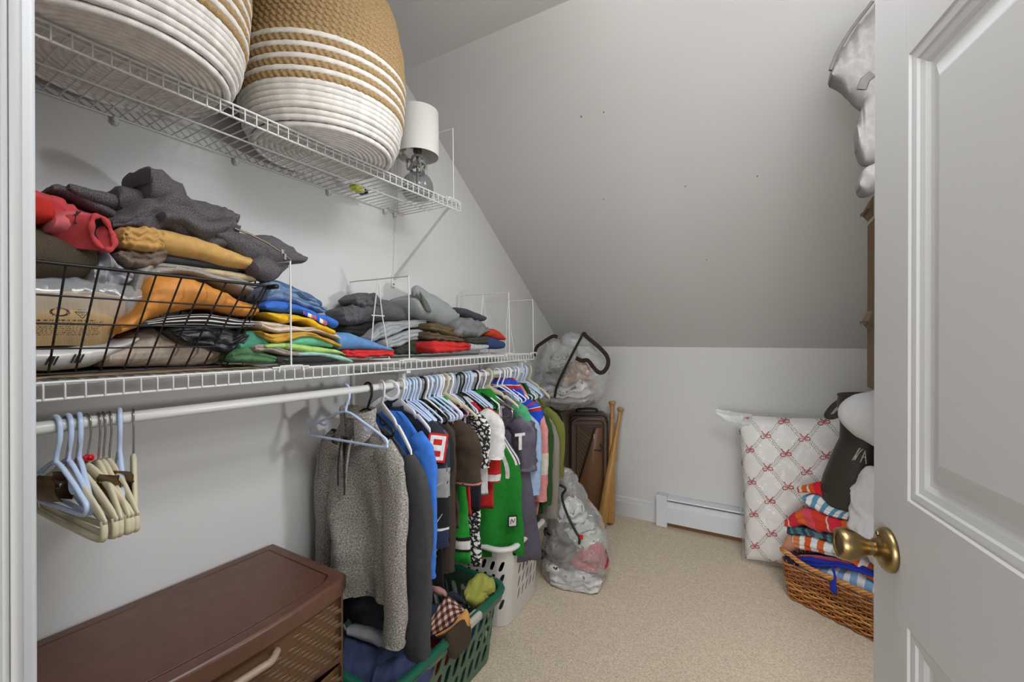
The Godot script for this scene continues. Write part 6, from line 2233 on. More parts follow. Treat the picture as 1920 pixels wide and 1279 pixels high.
func pierced_basket(lx: float, lz: float, H: float, r: float, taper: float, cols: int, rowsv: Array, is_hole: Callable, slant: float, hw: float, hh: float) -> Sh:
	var s := Sh.new()
	var t := 0.0028
	var P := func(u: float, v: float, off: float) -> Vector3:
		var k := 1.0 - taper * (1.0 - v)
		var q := rrect(u, lx * k, lz * k - (1 - k) * 0.0, r)
		return Vector3(q[0] + q[2] * off, v * H, q[1] + q[3] * off)
	for c in cols:
		var u0 := float(c) / cols
		var u1 := float(c + 1) / cols
		for rr in rowsv.size() - 1:
			var v0: float = rowsv[rr]
			var v1: float = rowsv[rr + 1]
			var n := 24
			for face_ in 2:
				var off := 0.0 if face_ == 0 else -t
				var g := []
				if not is_hole.call(c, rr):
					for a in 3:
						var row := PackedVector3Array()
						for b in 3:
							row.append(P.call(lerpf(u0, u1, b / 2.0), lerpf(v0, v1, a / 2.0), off))
						g.append(row)
					_oriented(s, g, face_ == 0)
				else:
					var o := PackedVector3Array()
					var i := PackedVector3Array()
					for k in n + 1:
						var a := TAU * k / n
						var ca := cos(a); var sa := sin(a)
						var m := 1.0 / maxf(absf(ca), absf(sa))
						o.append(P.call(lerpf(u0, u1, 0.5 + 0.5 * ca * m), lerpf(v0, v1, 0.5 + 0.5 * sa * m), off))
						var hx := hw * signf(ca) * pow(absf(ca), 0.7)
						var hy := hh * signf(sa) * pow(absf(sa), 0.7)
						i.append(P.call(lerpf(u0, u1, 0.5 + 0.5 * (hx + slant * hy)), lerpf(v0, v1, 0.5 + 0.5 * hy), off))
					_oriented(s, [o, i], face_ == 0)
					if face_ == 0:
						var i2 := PackedVector3Array()
						for k in n + 1:
							var a := TAU * k / n
							var hx := hw * signf(cos(a)) * pow(absf(cos(a)), 0.7)
							var hy := hh * signf(sin(a)) * pow(absf(sin(a)), 0.7)
							i2.append(P.call(lerpf(u0, u1, 0.5 + 0.5 * (hx + slant * hy)), lerpf(v0, v1, 0.5 + 0.5 * hy), -t))
						s.grid([i, i2], false, false, true)
	# floor
	var fl := []
	for k in [1.0, 0.98, 0.02]:
		var row := PackedVector3Array()
		for j in 48:
			var p: Vector3 = P.call(j / 48.0, 0.0, 0.0)
			row.append(Vector3(p.x * k, 0.004 if k < 1.0 else 0.0, p.z * k))
		fl.append(row)
	s.grid(fl, true)
	return s


func _oriented(s: Sh, g: Array, outward: bool) -> void:
	var b := s.v.size()
	var i0 := s.i.size()
	s.grid(g, false, false, true)
	var c := Vector3.ZERO
	for k in range(b, s.v.size()): c += s.n[k] * Vector3(s.v[k].x, 0, s.v[k].z)
	if (c.x + c.y + c.z > 0.0) != outward:
		for k in range(b, s.v.size()): s.n[k] = -s.n[k]
		var k := i0
		while k < s.i.size():
			var q := s.i[k + 1]
			s.i[k + 1] = s.i[k + 2]; s.i[k + 2] = q
			k += 3


func ring_path(lx: float, lz: float, r: float, y: float, dip := 0.0) -> PackedVector3Array:
	var p := PackedVector3Array()
	for k in 72:
		var q := rrect(k / 72.0, lx, lz, r)
		p.append(Vector3(q[0], y - dip * pow(absf(q[1]) / lz, 2.0), q[1]))
	return p


func laundry() -> void:
	# green basket in front
	var lx := 0.215
	var lz := 0.315
	var o := thing("laundry_basket", "dark green plastic laundry basket with slotted sides, full of clothes", "laundry basket", Vector3(-1.142, 0.002, -1.178))
	var gm := mat("green_plastic", Color(0.30, 0.42, 0.335), 0.38)
	var H := 0.272
	var rows := [0.0, 0.07, 0.33, 0.59, 0.85, 1.0]
	var body := pierced_basket(lx, lz, H, 0.06, 0.10, 40, rows, func(c: int, r: int) -> bool: return r > 0 and r < 4, 0.55, 0.55, 0.80)
	part("body", body, gm, o)
	part("rim", Sh.new().tube(ring_path(lx + 0.014, lz + 0.014, 0.07, H - 0.004), 0.017, 10, true, 0.75), mat("green_rim", Color(0.10, 0.36, 0.28), 0.3), o)
	part("rim_skirt", Sh.new().tube(ring_path(lx + 0.012, lz + 0.012, 0.068, H - 0.022), 0.011, 8, true, 1.7), gm, o)
	part("grip", Sh.new().rbox(Vector3(lx + 0.014, H - 0.008, -0.085), Vector3(0.04, 0.032, 0.085), 0.012, 2), mat("grip_grey", Color(0.70, 0.69, 0.66), 0.45), o)
	# white hamper behind
	var w := mat("white_plastic", Color(0.84, 0.83, 0.81), 0.4)
	var h := thing("laundry_basket", "white plastic laundry hamper with slanted slots behind the green basket", "laundry basket", Vector3(-1.165, 0.002, -1.775), 0.05)
	var H2 := 0.362
	part("body", pierced_basket(0.19, 0.195, H2, 0.065, 0.10, 32, [0.0, 0.2, 0.36, 0.52, 0.68, 0.84, 1.0], func(c: int, r: int) -> bool: return r > 0 and r < 5 and (c % 8) in [1, 2, 3, 4, 5, 6], 0.5, 0.42, 0.78), w, h)
	part("rim", Sh.new().tube(ring_path(0.205, 0.21, 0.075, H2 - 0.002), 0.015, 10, true, 0.8), w, h)
	part("handle", Sh.new().tube(curve([Vector3(0.10, H2 - 0.005, -0.215), Vector3(0.085, H2 - 0.004, -0.245), Vector3(0.0, H2 - 0.003, -0.26), Vector3(-0.085, H2 - 0.004, -0.245), Vector3(-0.10, H2 - 0.005, -0.215)], 5), 0.014, 10), w, h)
	laundry_clothes()


func sheet_at(called: String, label: String, cat: String, top: Array, bot: Array, p0: Vector3, nrm: Vector3, depth: float, m: Material, layers := 1, sd := 1, crease := 0.008, nose := 0.03) -> Node3D:
	var n := nrm.normalized()
	var c := onplane((top[0][0] + top[-1][0]) * 0.5, (bot[0][1] + bot[-1][1]) * 0.5, p0, n)
	var o := thing(called, label, cat, c)
	part("cloth", strip(top, bot, p0, n, depth, layers, sd, crease, nose).moved(Transform3D(Basis.IDENTITY, -c)), m, o)
	return o


func laundry_clothes() -> void:
	var c := Vector3(-1.142, 0, -1.178)
	# filling seen through the slots: three rounded heaps of different clothes
	var rng := RandomNumberGenerator.new()
	rng.seed = 12
	var hues := [["dark_heap", Color(0.10, 0.10, 0.12), "dark clothes heaped in the near half of the green basket"], ["crimson_heap", Color(0.62, 0.16, 0.20), "crimson clothes heaped in the middle of the green basket"], ["sky_heap", Color(0.30, 0.45, 0.62), "blue clothes heaped in the far half of the green basket"], ["sand_heap", Color(0.75, 0.62, 0.40), "tan clothes at the bottom of the green basket"]]
	for k in 4:
		var p := c + Vector3([0.03, 0.06, 0.05, 0.02][k], [0.10, 0.10, 0.11, 0.055][k], [0.19, 0.02, -0.17, 0.06][k])
		var o := thing("heaped_clothes", hues[k][2], "clothes", Vector3(p.x, 0.03, p.z))
		var caps := []
		for q in 5:
			var a := Vector3(rng.randf_range(-0.10, 0.06), rng.randf_range(-0.03, 0.04), rng.randf_range(-0.07, 0.07))
			var b := Vector3(rng.randf_range(-0.02, 0.07), rng.randf_range(-0.03, 0.04), rng.randf_range(-0.07, 0.07))
			caps.append([p + a, p + b, 0.045, 0.045])
		add_lump(o, "cloth", caps, cloth(hues[k][0], hues[k][1]), 0.012, 50.0, 0.008, 10.0, k + 3)
	# blue trousers and grey lining over the near end
	var bl := cloth("blue_cotton", Color(0.22, 0.26, 0.40))
	var bn := Vector3(0.45, 0.35, 0.82)
	var b0 := Vector3(-1.10, 0.2, -0.88)
	var t := thing("blue_trousers", "dusty blue crumpled trousers spilling over the near end of the green basket", "trousers", onplane(720, 1240, b0, bn.normalized()))
	for q in [[[[640, 1195], [690, 1215], [730, 1200], [790, 1228], [800, 1262]], [[640, 1310], [690, 1330], [730, 1330], [770, 1318], [795, 1290]], 0, 0.02], [[[700, 1255], [740, 1235], [790, 1250], [800, 1275]], [[690, 1320], [735, 1322], [775, 1316], [795, 1292]], 1, 0.012]]:
		part("cloth", strip(q[0], q[1], b0 + bn.normalized() * q[2] * 0.03, bn.normalized(), 0.14, 1, 91 + q[2], q[3], 0.06).moved(Transform3D(Basis.IDENTITY, -t.position)), bl, t)
	sheet_at("grey_shirt", "light grey cloth fold between the charcoal coat and the blue trousers", "shirt", [[648, 1178], [690, 1182], [745, 1205], [760, 1225]], [[650, 1196], [700, 1215], [735, 1235], [760, 1238]], b0 + Vector3(0, 0, -0.02), bn, 0.1, cloth("light_grey", Color(0.62, 0.62, 0.64)), 1, 93, 0.005, 0.03)
	# gingham and orange cloths on the rim side
	var gi := Image.create(64, 64, false, Image.FORMAT_RGB8)
	for x in 64:
		for y in 64:
			var a := int(x < 32) + int(y < 32)
			gi.set_pixel(x, y, [Color(0.84, 0.72, 0.66), Color(0.50, 0.34, 0.29), Color(0.20, 0.12, 0.10)][a])
	var gn := Vector3(0.35, 0.62, 0.7)
	var g0 := Vector3(-1.0, 0.31, -1.16)
	sheet_at("gingham_cloth", "brown and white gingham cloth lying on the green basket clothes", "cloth", [[806, 1160], [825, 1128], [842, 1118], [868, 1140]], [[808, 1192], [830, 1180], [850, 1164], [872, 1146]], g0, gn, 0.05, image_mat("gingham", gi, 0.9, Vector2(42, 42)), 1, 94, 0.004, 0.02)
	sheet_at("orange_cloth", "pale orange batik cloth beside the gingham one", "cloth", [[815, 1190], [845, 1172], [872, 1140], [880, 1168]], [[818, 1194], [850, 1184], [878, 1174], [882, 1170]], g0 + Vector3(0.02, -0.015, 0.0), gn, 0.04, cloth("pale_orange", Color(0.87, 0.62, 0.34)), 1, 95, 0.005, 0.02)
	sheet_at("navy_cloth", "small navy cloth between the gingham and yellow-green cloths", "cloth", [[835, 1112], [850, 1108], [868, 1122]], [[838, 1120], [852, 1128], [868, 1132]], g0 + Vector3(-0.02, 0.0, -0.08), gn, 0.05, cloth("navy", Color.WHITE), 1, 96, 0.004, 0.02)
	var yl := thing("yellow_green_shirt", "crumpled yellow-green shirt in the far end of the green basket", "shirt", onplane(890, 1100, Vector3(-1.02, 0.32, -1.33), gn.normalized()))
	var ym := cloth("yellow_green", Color(0.66, 0.66, 0.30))
	for q in [[[[868, 1100], [885, 1078], [905, 1072], [922, 1082]], [[872, 1124], [885, 1130], [905, 1120], [922, 1108]], 0], [[[874, 1110], [888, 1094], [900, 1100], [912, 1110]], [[872, 1128], [884, 1138], [898, 1134], [910, 1120]], 1]]:
		part("cloth", strip(q[0], q[1], Vector3(-1.02, 0.32, -1.33) + Vector3(0, 0, 0.015) * q[2], gn.normalized(), 0.1, 1, 97 + q[2], 0.014, 0.05).moved(Transform3D(Basis.IDENTITY, -yl.position)), ym, yl)
	# dark brown sleeve hanging over the rim
	var bx := -0.888
	fold_at("brown_trousers", "dark brown trouser leg hanging out over the side of the green basket", "trousers", "", [[848, 1190], [862, 1178], [875, 1166], [884, 1164]], [[852, 1238], [862, 1240], [872, 1228], [882, 1218]], bx, 0.03, cloth("dark_brown", Color.WHITE), 1, 99, 0.004, 0.02)
	sheet_at("pink_shirt", "small pink checked cloth peeping out near the black shirt hem", "shirt", [[806, 1098], [818, 1096], [832, 1104]], [[808, 1108], [820, 1116], [832, 1118]], g0 + Vector3(-0.02, 0.02, -0.04), gn, 0.05, cloth("dusty_pink", Color(0.80, 0.58, 0.56)), 1, 100, 0.003, 0.02)
	# clothes in the hamper
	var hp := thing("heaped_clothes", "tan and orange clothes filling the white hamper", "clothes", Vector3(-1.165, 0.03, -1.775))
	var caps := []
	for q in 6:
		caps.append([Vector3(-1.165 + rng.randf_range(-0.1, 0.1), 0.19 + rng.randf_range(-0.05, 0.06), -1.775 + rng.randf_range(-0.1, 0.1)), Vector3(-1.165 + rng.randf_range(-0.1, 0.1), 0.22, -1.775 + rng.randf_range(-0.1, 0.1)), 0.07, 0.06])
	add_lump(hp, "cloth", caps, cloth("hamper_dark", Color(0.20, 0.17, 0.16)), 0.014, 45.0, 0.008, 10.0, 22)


# ---------------------------------------------------------------- corner: suitcases, clear bags, bats
func suitcase(o: Node3D, w: float, h: float, d: float, sm: Material, edge: Material, detailed: bool) -> void:
	# origin at the base of the front face's middle; body goes back to -z
	part("body", Sh.new().rbox(Vector3(0, h * 0.5 + 0.02, -d * 0.5), Vector3(w, h - 0.04, d), 0.035, 3), sm, o)
	var loop := PackedVector3Array()
	for k in 64:
		var q := rrect(k / 64.0, w * 0.5 - 0.012, h * 0.5 - 0.03, 0.045)
		loop.append(Vector3(q[0], h * 0.5 + 0.02 + q[1], 0.0))
	part("front_piping", Sh.new().tube(loop, 0.006, 8, true), edge, o)
	var l2 := PackedVector3Array()
	for p in loop: l2.append(Vector3(p.x * 1.035, (p.y - h * 0.5 - 0.02) * 1.02 + h * 0.5 + 0.02, -0.055))
	part("side_zip", Sh.new().tube(l2, 0.006, 8, true), edge, o)
	# padded frame of the front panel
	var l3 := PackedVector3Array()
	for p in loop: l3.append(Vector3(p.x * 0.86, (p.y - h * 0.5 - 0.02) * 0.93 + h * 0.5 + 0.02, 0.006))
	part("panel_pad", Sh.new().tube(l3, 0.019, 10, true, 0.7), sm, o)
	for s in [-1.0, 1.0]:
		part("wheel", Sh.new().tube(PackedVector3Array([Vector3(s * w * 0.38 - 0.012, 0.022, -d + 0.03), Vector3(s * w * 0.38 + 0.012, 0.022, -d + 0.03)]), 0.021, 16), edge, o)
		part("foot", Sh.new().rbox(Vector3(s * w * 0.36, 0.012, -0.03), Vector3(0.05, 0.024, 0.03), 0.006, 1), edge, o)
	part("top_handle", Sh.new().tube(curve([Vector3(-0.07, h - 0.002, -d * 0.5), Vector3(-0.06, h + 0.02, -d * 0.5), Vector3(0.06, h + 0.02, -d * 0.5), Vector3(0.07, h - 0.002, -d * 0.5)], 5), 0.009, 8), edge, o)
	if not detailed:
		return
	# quilted upper-left triangle with slanted stitched ribs, and the satin pocket across it
	var quilt := mat("quilt_brown", Color(0.27, 0.18, 0.13), 0.6)
	var x0 := -w * 0.5 + 0.055
	var x1 := w * 0.5 - 0.05
	var yt := h - 0.075
	var yb := 0.09
	part("quilted_panel", Sh.new().rbox(Vector3((x0 + x1) / 2, (yt + yb) / 2, 0.004), Vector3(x1 - x0, yt - yb, 0.012), 0.005, 1), quilt, o)
	var rib := mat("rib_tan", Color(0.55, 0.42, 0.30), 0.5)
	for k in 11:
		var y := yt - 0.02 - k * 0.028
		var a := Vector3(x0 + 0.006, y, 0.0115)
		var b := Vector3(minf(x1 - 0.03 - k * 0.014, x0 + 0.15), y - minf(0.14, 0.12), 0.0115)
		part("quilt_stitch", Sh.new().tube(PackedVector3Array([a, b]), 0.0014, 5), rib, o)
	var satin := mat("satin_brown", Color(0.42, 0.29, 0.20), 0.33)
	var edge_x := func(y: float) -> float: return lerpf(x0 + 0.012, x1 - 0.05, clampf((y - 0.27) / (yt - 0.29), 0.0, 1.0)) if y > 0.27 else x0 + 0.012
	var rows := []
	for k in 17:
		var y := lerpf(yb, yt - 0.02, k / 16.0)
		var xl: float = edge_x.call(y)
		var row := PackedVector3Array()
		for j in 11:
			var u := j / 10.0
			row.append(Vector3(lerpf(xl, x1, u), y, 0.014 + 0.022 * sin(PI * u) * sin(PI * clampf(k / 16.0, 0.03, 0.97)) + 0.004))
		row.append(Vector3(x1, y, 0.006)); row.append(Vector3(xl, y, 0.006))
		rows.append(row)
	part("satin_pocket", Sh.new().grid(rows, true), satin, o)
	part("pocket_edge", Sh.new().tube(PackedVector3Array([Vector3(edge_x.call(0.27), 0.27, 0.02), Vector3(edge_x.call(yt - 0.02), yt - 0.02, 0.02)]), 0.007, 8), edge, o)
	part("pocket_zip", Sh.new().tube(curve([Vector3(x0 + 0.12, yt - 0.17, 0.034), Vector3(x0 + 0.18, yt - 0.165, 0.04), Vector3(x1 - 0.02, yt - 0.125, 0.030)], 5), 0.005, 6), edge, o)
	part("metal_tag", Sh.new().rbox(Vector3(x1 - 0.06, yt - 0.075, 0.034), Vector3(0.008, 0.034, 0.004), 0.0015, 1), mat("tag_gold", Color(0.80, 0.66, 0.42), 0.3, 0.9), o)


func corner() -> void:
	var taupe := mat("suitcase_taupe", Color(0.36, 0.285, 0.24), 0.5)
	var dark := mat("suitcase_trim", Color(0.09, 0.07, 0.06), 0.5)
	var b := thing("suitcase", "plain taupe upright suitcase left of the quilted brown one, under the clear bag", "suitcase", Vector3(-1.285, 0, -2.70))
	suitcase(b, 0.185, 0.79, 0.26, taupe, dark, false)
	var a := thing("suitcase", "brown upright suitcase with quilted front and satin diagonal pocket, beside the bats", "suitcase", Vector3(-1.074, 0, -2.865), 0.5)
	suitcase(a, 0.285, 0.755, 0.17, taupe, dark, true)
	bats()
	clear_bags()


func bats() -> void:
	var wood := mat("bat_wood", Color(0.80, 0.60, 0.33), 0.38)
	wood.uv1_triplanar = true
	wood.uv1_scale = Vector3(14, 1.2, 14)
	wood.albedo_texture = noise_tex("wood_grain", 0.03, 0.72, 1.0, 4)
	var feet := [ony(1143, 985, 0.0), ony(1127, 992, 0.0)]
	var tops := [onz(1148, 753, -3.05), onz(1164, 765, -3.035)]
	var labels := ["wooden baseball bat standing upright against the knee wall", "wooden baseball bat leaning across the upright one"]
	for k in 2:
		var f: Vector3 = feet[k]
		var t: Vector3 = tops[k]
		var d := (t - f).normalized()
		f += d * 0.012
		var o := thing("baseball_bat", labels[k], "bat", f)
		var x := d.cross(Vector3.BACK).normalized()
		o.basis = Basis(x, d, x.cross(d))
		var L := (t - f).length()
		var barrel := PackedVector2Array([Vector2(0.001, 0.0), Vector2(0.02, 0.001), Vector2(0.029, 0.008), Vector2(0.0325, 0.022), Vector2(0.0335, 0.1), Vector2(0.0335, 0.22), Vector2(0.030, 0.36), Vector2(0.023, 0.50), Vector2(0.0165, 0.62), Vector2(0.0135, 0.72), Vector2(0.0132, L - 0.04), Vector2(0.014, L - 0.024), Vector2(0.001, L - 0.022)])
		part("barrel", Sh.new().lathe(barrel, 28), wood, o)
		part("knob", Sh.new().lathe(PackedVector2Array([Vector2(0.001, L - 0.03), Vector2(0.014, L - 0.028), Vector2(0.021, L - 0.021), Vector2(0.0255, L - 0.013), Vector2(0.0255, L - 0.006), Vector2(0.022, L), Vector2(0.001, L)]), 28), wood, o)


func film(key: String, a := 0.26) -> StandardMaterial3D:
	var m := glassy(key, Color(0.93, 0.94, 0.94), a, 0.1)
	m.normal_enabled = true
	m.normal_texture = noise_tex("film_crinkle", 0.02, 0, 1, 4, 256, true, 6.0)
	m.uv1_triplanar = true
	m.uv1_scale = Vector3.ONE * 5.0
	m.normal_scale = 1.6
	return m


func clear_bags() -> void:
	var clear := film("bag_film", 0.21)
	var brown := cloth("strap_brown", Color(0.20, 0.13, 0.11))
	var zipm := mat("zip_black", Color(0.06, 0.055, 0.055), 0.5)
	# upper bag on the suitcases
	var z := -2.68
	var o := thing("clear_storage_bag", "clear zipped plastic storage bag with brown straps lying on top of the suitcases", "storage bag", onz(1070, 760, z))
	var q := func(x: float, y: float, zz: float) -> Vector3: return onz(x, y, zz)
	var caps := []
	for c in [[1030, 725, 0.11], [1052, 735, 0.11], [1075, 728, 0.12], [1098, 722, 0.12], [1040, 690, 0.11], [1066, 675, 0.10], [1092, 682, 0.11], [1105, 700, 0.11], [1070, 640, 0.055], [1090, 650, 0.05], [1038, 655, 0.06]]:
		caps.append([q.call(c[0], c[1], z + 0.03), q.call(c[0] + 3, c[1], z - 0.06), c[2], c[2]])
	add_lump(o, "film", caps, clear, 0.014, 60.0, 0.022, 9.0, 51)
	var ob := q.call(1066, 752, z) as Vector3
	ob -= o.position
	for w in [["packed_sheet", 0.0, 0.0, Vector3(0.33, 0.13, 0.2), cloth("white_cloth", Color.WHITE), 0.1, 0.05], ["packed_cushion", -0.085, 0.11, Vector3(0.17, 0.17, 0.17), cloth("grey_print", Color(0.56, 0.53, 0.49), 0.9), 0.3, -0.35], ["packed_blanket", 0.085, 0.07, Vector3(0.17, 0.20, 0.17), cloth("tan_blanket", Color(0.74, 0.58, 0.42)), -0.2, 0.3], ["packed_shirt", -0.01, 0.24, Vector3(0.2, 0.09, 0.14), cloth("light_print", Color(0.78, 0.76, 0.74), 0.4), 0.4, 0.2]]:
		part(w[0], folded(w[3], 3, int(w[2] * 1000.0) + 17, 2.2), w[4], o, Transform3D(Basis.from_euler(Vector3(0.1, w[5], w[6])), ob + Vector3(w[1], w[2], -0.01)))
	var zp := []
	for w in [[1040, 745], [1045, 722], [1060, 690], [1074, 662], [1088, 636], [1094, 625], [1099, 627]]: zp.append(q.call(w[0], w[1], z + 0.165) - o.position)
	part("zip", Sh.new().tube(curve(zp, 5), 0.0085, 8), zipm, o)
	var st := []
	for w in [[1094, 626], [1110, 640], [1124, 652], [1138, 668], [1140, 684], [1132, 697], [1122, 698], [1112, 688], [1102, 676], [1090, 676], [1080, 671]]: st.append(q.call(w[0], w[1], z + 0.17) - o.position)
	part("strap", Sh.new().tube(curve(st, 5), 0.013, 8, false, 0.25, Vector3(0, 0, 1)), brown, o)
	var s2 := []
	for w in [[1002, 668], [1006, 652], [1018, 642], [1036, 631], [1045, 632]]: s2.append(q.call(w[0], w[1], z + 0.12) - o.position)
	part("strap", Sh.new().tube(curve(s2, 5), 0.012, 8, false, 0.3, Vector3(0, 0, 1)), brown, o)
	# lower bag on the floor
	var g := ony(1082, 1092, 0.0)
	var gz := -2.13
	var p := thing("clear_storage_bag", "clear zipped plastic storage bag of clothes standing on the carpet", "storage bag", Vector3(g.x, 0, gz))
	var caps2 := []
	for c in [[1048, 1062, 0.085], [1080, 1058, 0.10], [1106, 1052, 0.085], [1052, 1020, 0.09], [1080, 1010, 0.11], [1104, 1018, 0.085], [1056, 975, 0.085], [1078, 970, 0.095], [1096, 982, 0.075], [1058, 935, 0.065], [1072, 930, 0.06], [1062, 900, 0.04], [1054, 888, 0.022]]:
		caps2.append([q.call(c[0], c[1], gz + 0.03), q.call(c[0] + 4, c[1], gz - 0.07), c[2], c[2]])
	add_lump(p, "film", caps2, clear, 0.013, 60.0, 0.020, 9.0, 61)
	var rose := cloth("rose_red", Color(0.80, 0.26, 0.27), 0.5)
	var stone := cloth("stone", Color(0.60, 0.55, 0.50), 0.9)
	var base: Vector3 = q.call(1078, 1075, gz)
	base = Vector3(base.x - p.position.x, 0.012, 0.0)
	for w in [["packed_sheet", 0.0, 0.0, Vector3(0.27, 0.10, 0.2), cloth("white_cloth", Color.WHITE), 0.2, 0.0], ["packed_blanket", -0.035, 0.095, Vector3(0.21, 0.10, 0.19), stone, -0.3, 0.12], ["packed_dress", 0.055, 0.10, Vector3(0.17, 0.13, 0.18), rose, 0.5, -0.25], ["packed_blanket", -0.045, 0.195, Vector3(0.18, 0.11, 0.17), cloth("grey_print", Color(0.56, 0.53, 0.49), 0.9), 0.2, 0.2], ["packed_shirt", 0.035, 0.225, Vector3(0.16, 0.09, 0.16), cloth("pale_green", Color(0.74, 0.77, 0.72)), -0.5, -0.3], ["packed_sheet", -0.03, 0.305, Vector3(0.14, 0.09, 0.13), cloth("white_cloth", Color.WHITE), 0.3, 0.15]]:
		part(w[0], folded(w[3], 3, int(w[2] * 1000.0) + 7, 2.2), w[4], p, Transform3D(Basis.from_euler(Vector3(0.1, w[5], w[6])), base + Vector3(w[1], w[2], 0.0)))
	var z2 := []
	for w in [[1038, 906], [1055, 912], [1060, 918], [1054, 930], [1058, 950], [1068, 975], [1080, 998], [1086, 1008], [1086, 1020]]: z2.append(q.call(w[0], w[1], gz + 0.15) - p.position)
	part("zip", Sh.new().tube(curve(z2, 5), 0.0065, 8), zipm, p)
	part("red_tag", Sh.new().rbox(q.call(1090, 1007, gz + 0.155) - p.position, Vector3(0.018, 0.022, 0.006), 0.003, 1), mat("clip_red", Color.RED), p)


# ---------------------------------------------------------------- right side
func floral_image() -> Image:
	var N := 256
	var im := Image.create(N, N, false, Image.FORMAT_RGB8)
	im.fill(Color(0.90, 0.885, 0.865))
	var rng := RandomNumberGenerator.new()
	rng.seed = 5
	var leaf := Color(0.26, 0.27, 0.24)
	# diagonal lattice of leafy sprigs
	for dg in 2:
		for k in 26:
			var u := k / 26.0
			var p := Vector2(u * N, u * N if dg == 0 else N - u * N)
			p += Vector2(1, -1 if dg == 0 else 1) * sin(u * TAU * 2.0) * 5.0
			for s in [-1.0, 1.0]:
				var d := Vector2(1, (1.0 if dg == 0 else -1.0)).rotated(s * 0.95)
				for w in 8:
					var c := p + d * (3.0 + w * 1.3)
					im.fill_rect(Rect2i(int(fposmod(c.x, N)), int(fposmod(c.y, N)), 3, 3), leaf)
	# red bows where the sprigs cross
	for c in [Vector2(0, 0), Vector2(128, 128)]:
		var rd := Color(0.70, 0.12, 0.13)
		for s in [-1.0, 1.0]:
			for k in 60:
				var a := TAU * k / 60.0
				var r := Vector2(s * (19.0 + 17.0 * cos(a)), -8.0 + 12.0 * sin(a) + s * 5.0)
				var q: Vector2 = c + r
				im.fill_rect(Rect2i(int(fposmod(q.x, N)), int(fposmod(q.y, N)), 6, 6), rd)
			for k in 26:
				var q: Vector2 = c + Vector2(s * (2 + k * 0.95), k * 1.35 + 4.0 * sin(k * 0.4))
				im.fill_rect(Rect2i(int(fposmod(q.x, N)), int(fposmod(q.y, N)), 6, 6), rd)
		for w in 8:
			for v in 8:
				im.set_pixel(int(fposmod(c.x + w - 4, N)), int(fposmod(c.y + v - 4, N)), rd)
	return im


func right_side() -> void:
	# floral cushion in a clear bag
	var o := thing("floral_cushion", "tall white cushion with red bows and grey sprigs, sealed in a clear plastic bag", "cushion", Vector3(0.145, 0.0, -2.84), -0.05)
	var fm := image_mat("floral", floral_image(), 0.85, Vector2(5.6, 5.6))
	var tilt := Transform3D(Basis(Vector3(1, 0, 0), -0.10) * Basis(Vector3(0, 0, 1), 0.06), Vector3(0, 0.437, -0.01))
	part("cushion", cushion(0.56, 0.82, 0.2, 5, 0.007), fm, o, tilt)
	part("clear_bag", cushion(0.60, 0.86, 0.22, 9, 0.022, 60, 64), film("cushion_film", 0.09), o, tilt)
	var cr := []
	for k in 9:
		var u := k / 8.0
		var row := PackedVector3Array()
		for j in 7:
			var v := j / 6.0 - 0.5
			var p := Vector3(-0.20 - 0.19 * u, 0.34 + 0.085 * u + v * 0.14 * (1.0 - u * 0.8), 0.03 + 0.03 * sin(u * 7.0 + v * 9.0) * (1.0 - u))
			row.append(p)
		for j in 7: row.append(row[6 - j] + Vector3(0, 0, -0.004))
		cr.append(row)
	part("bag_corner", Sh.new().grid(cr, true), film("corner_film", 0.42), o, tilt)
	wicker()
	towels()
	on_towels()
	hanging()


var wick_at := Vector3.ZERO
const WICK_TURN := -0.557


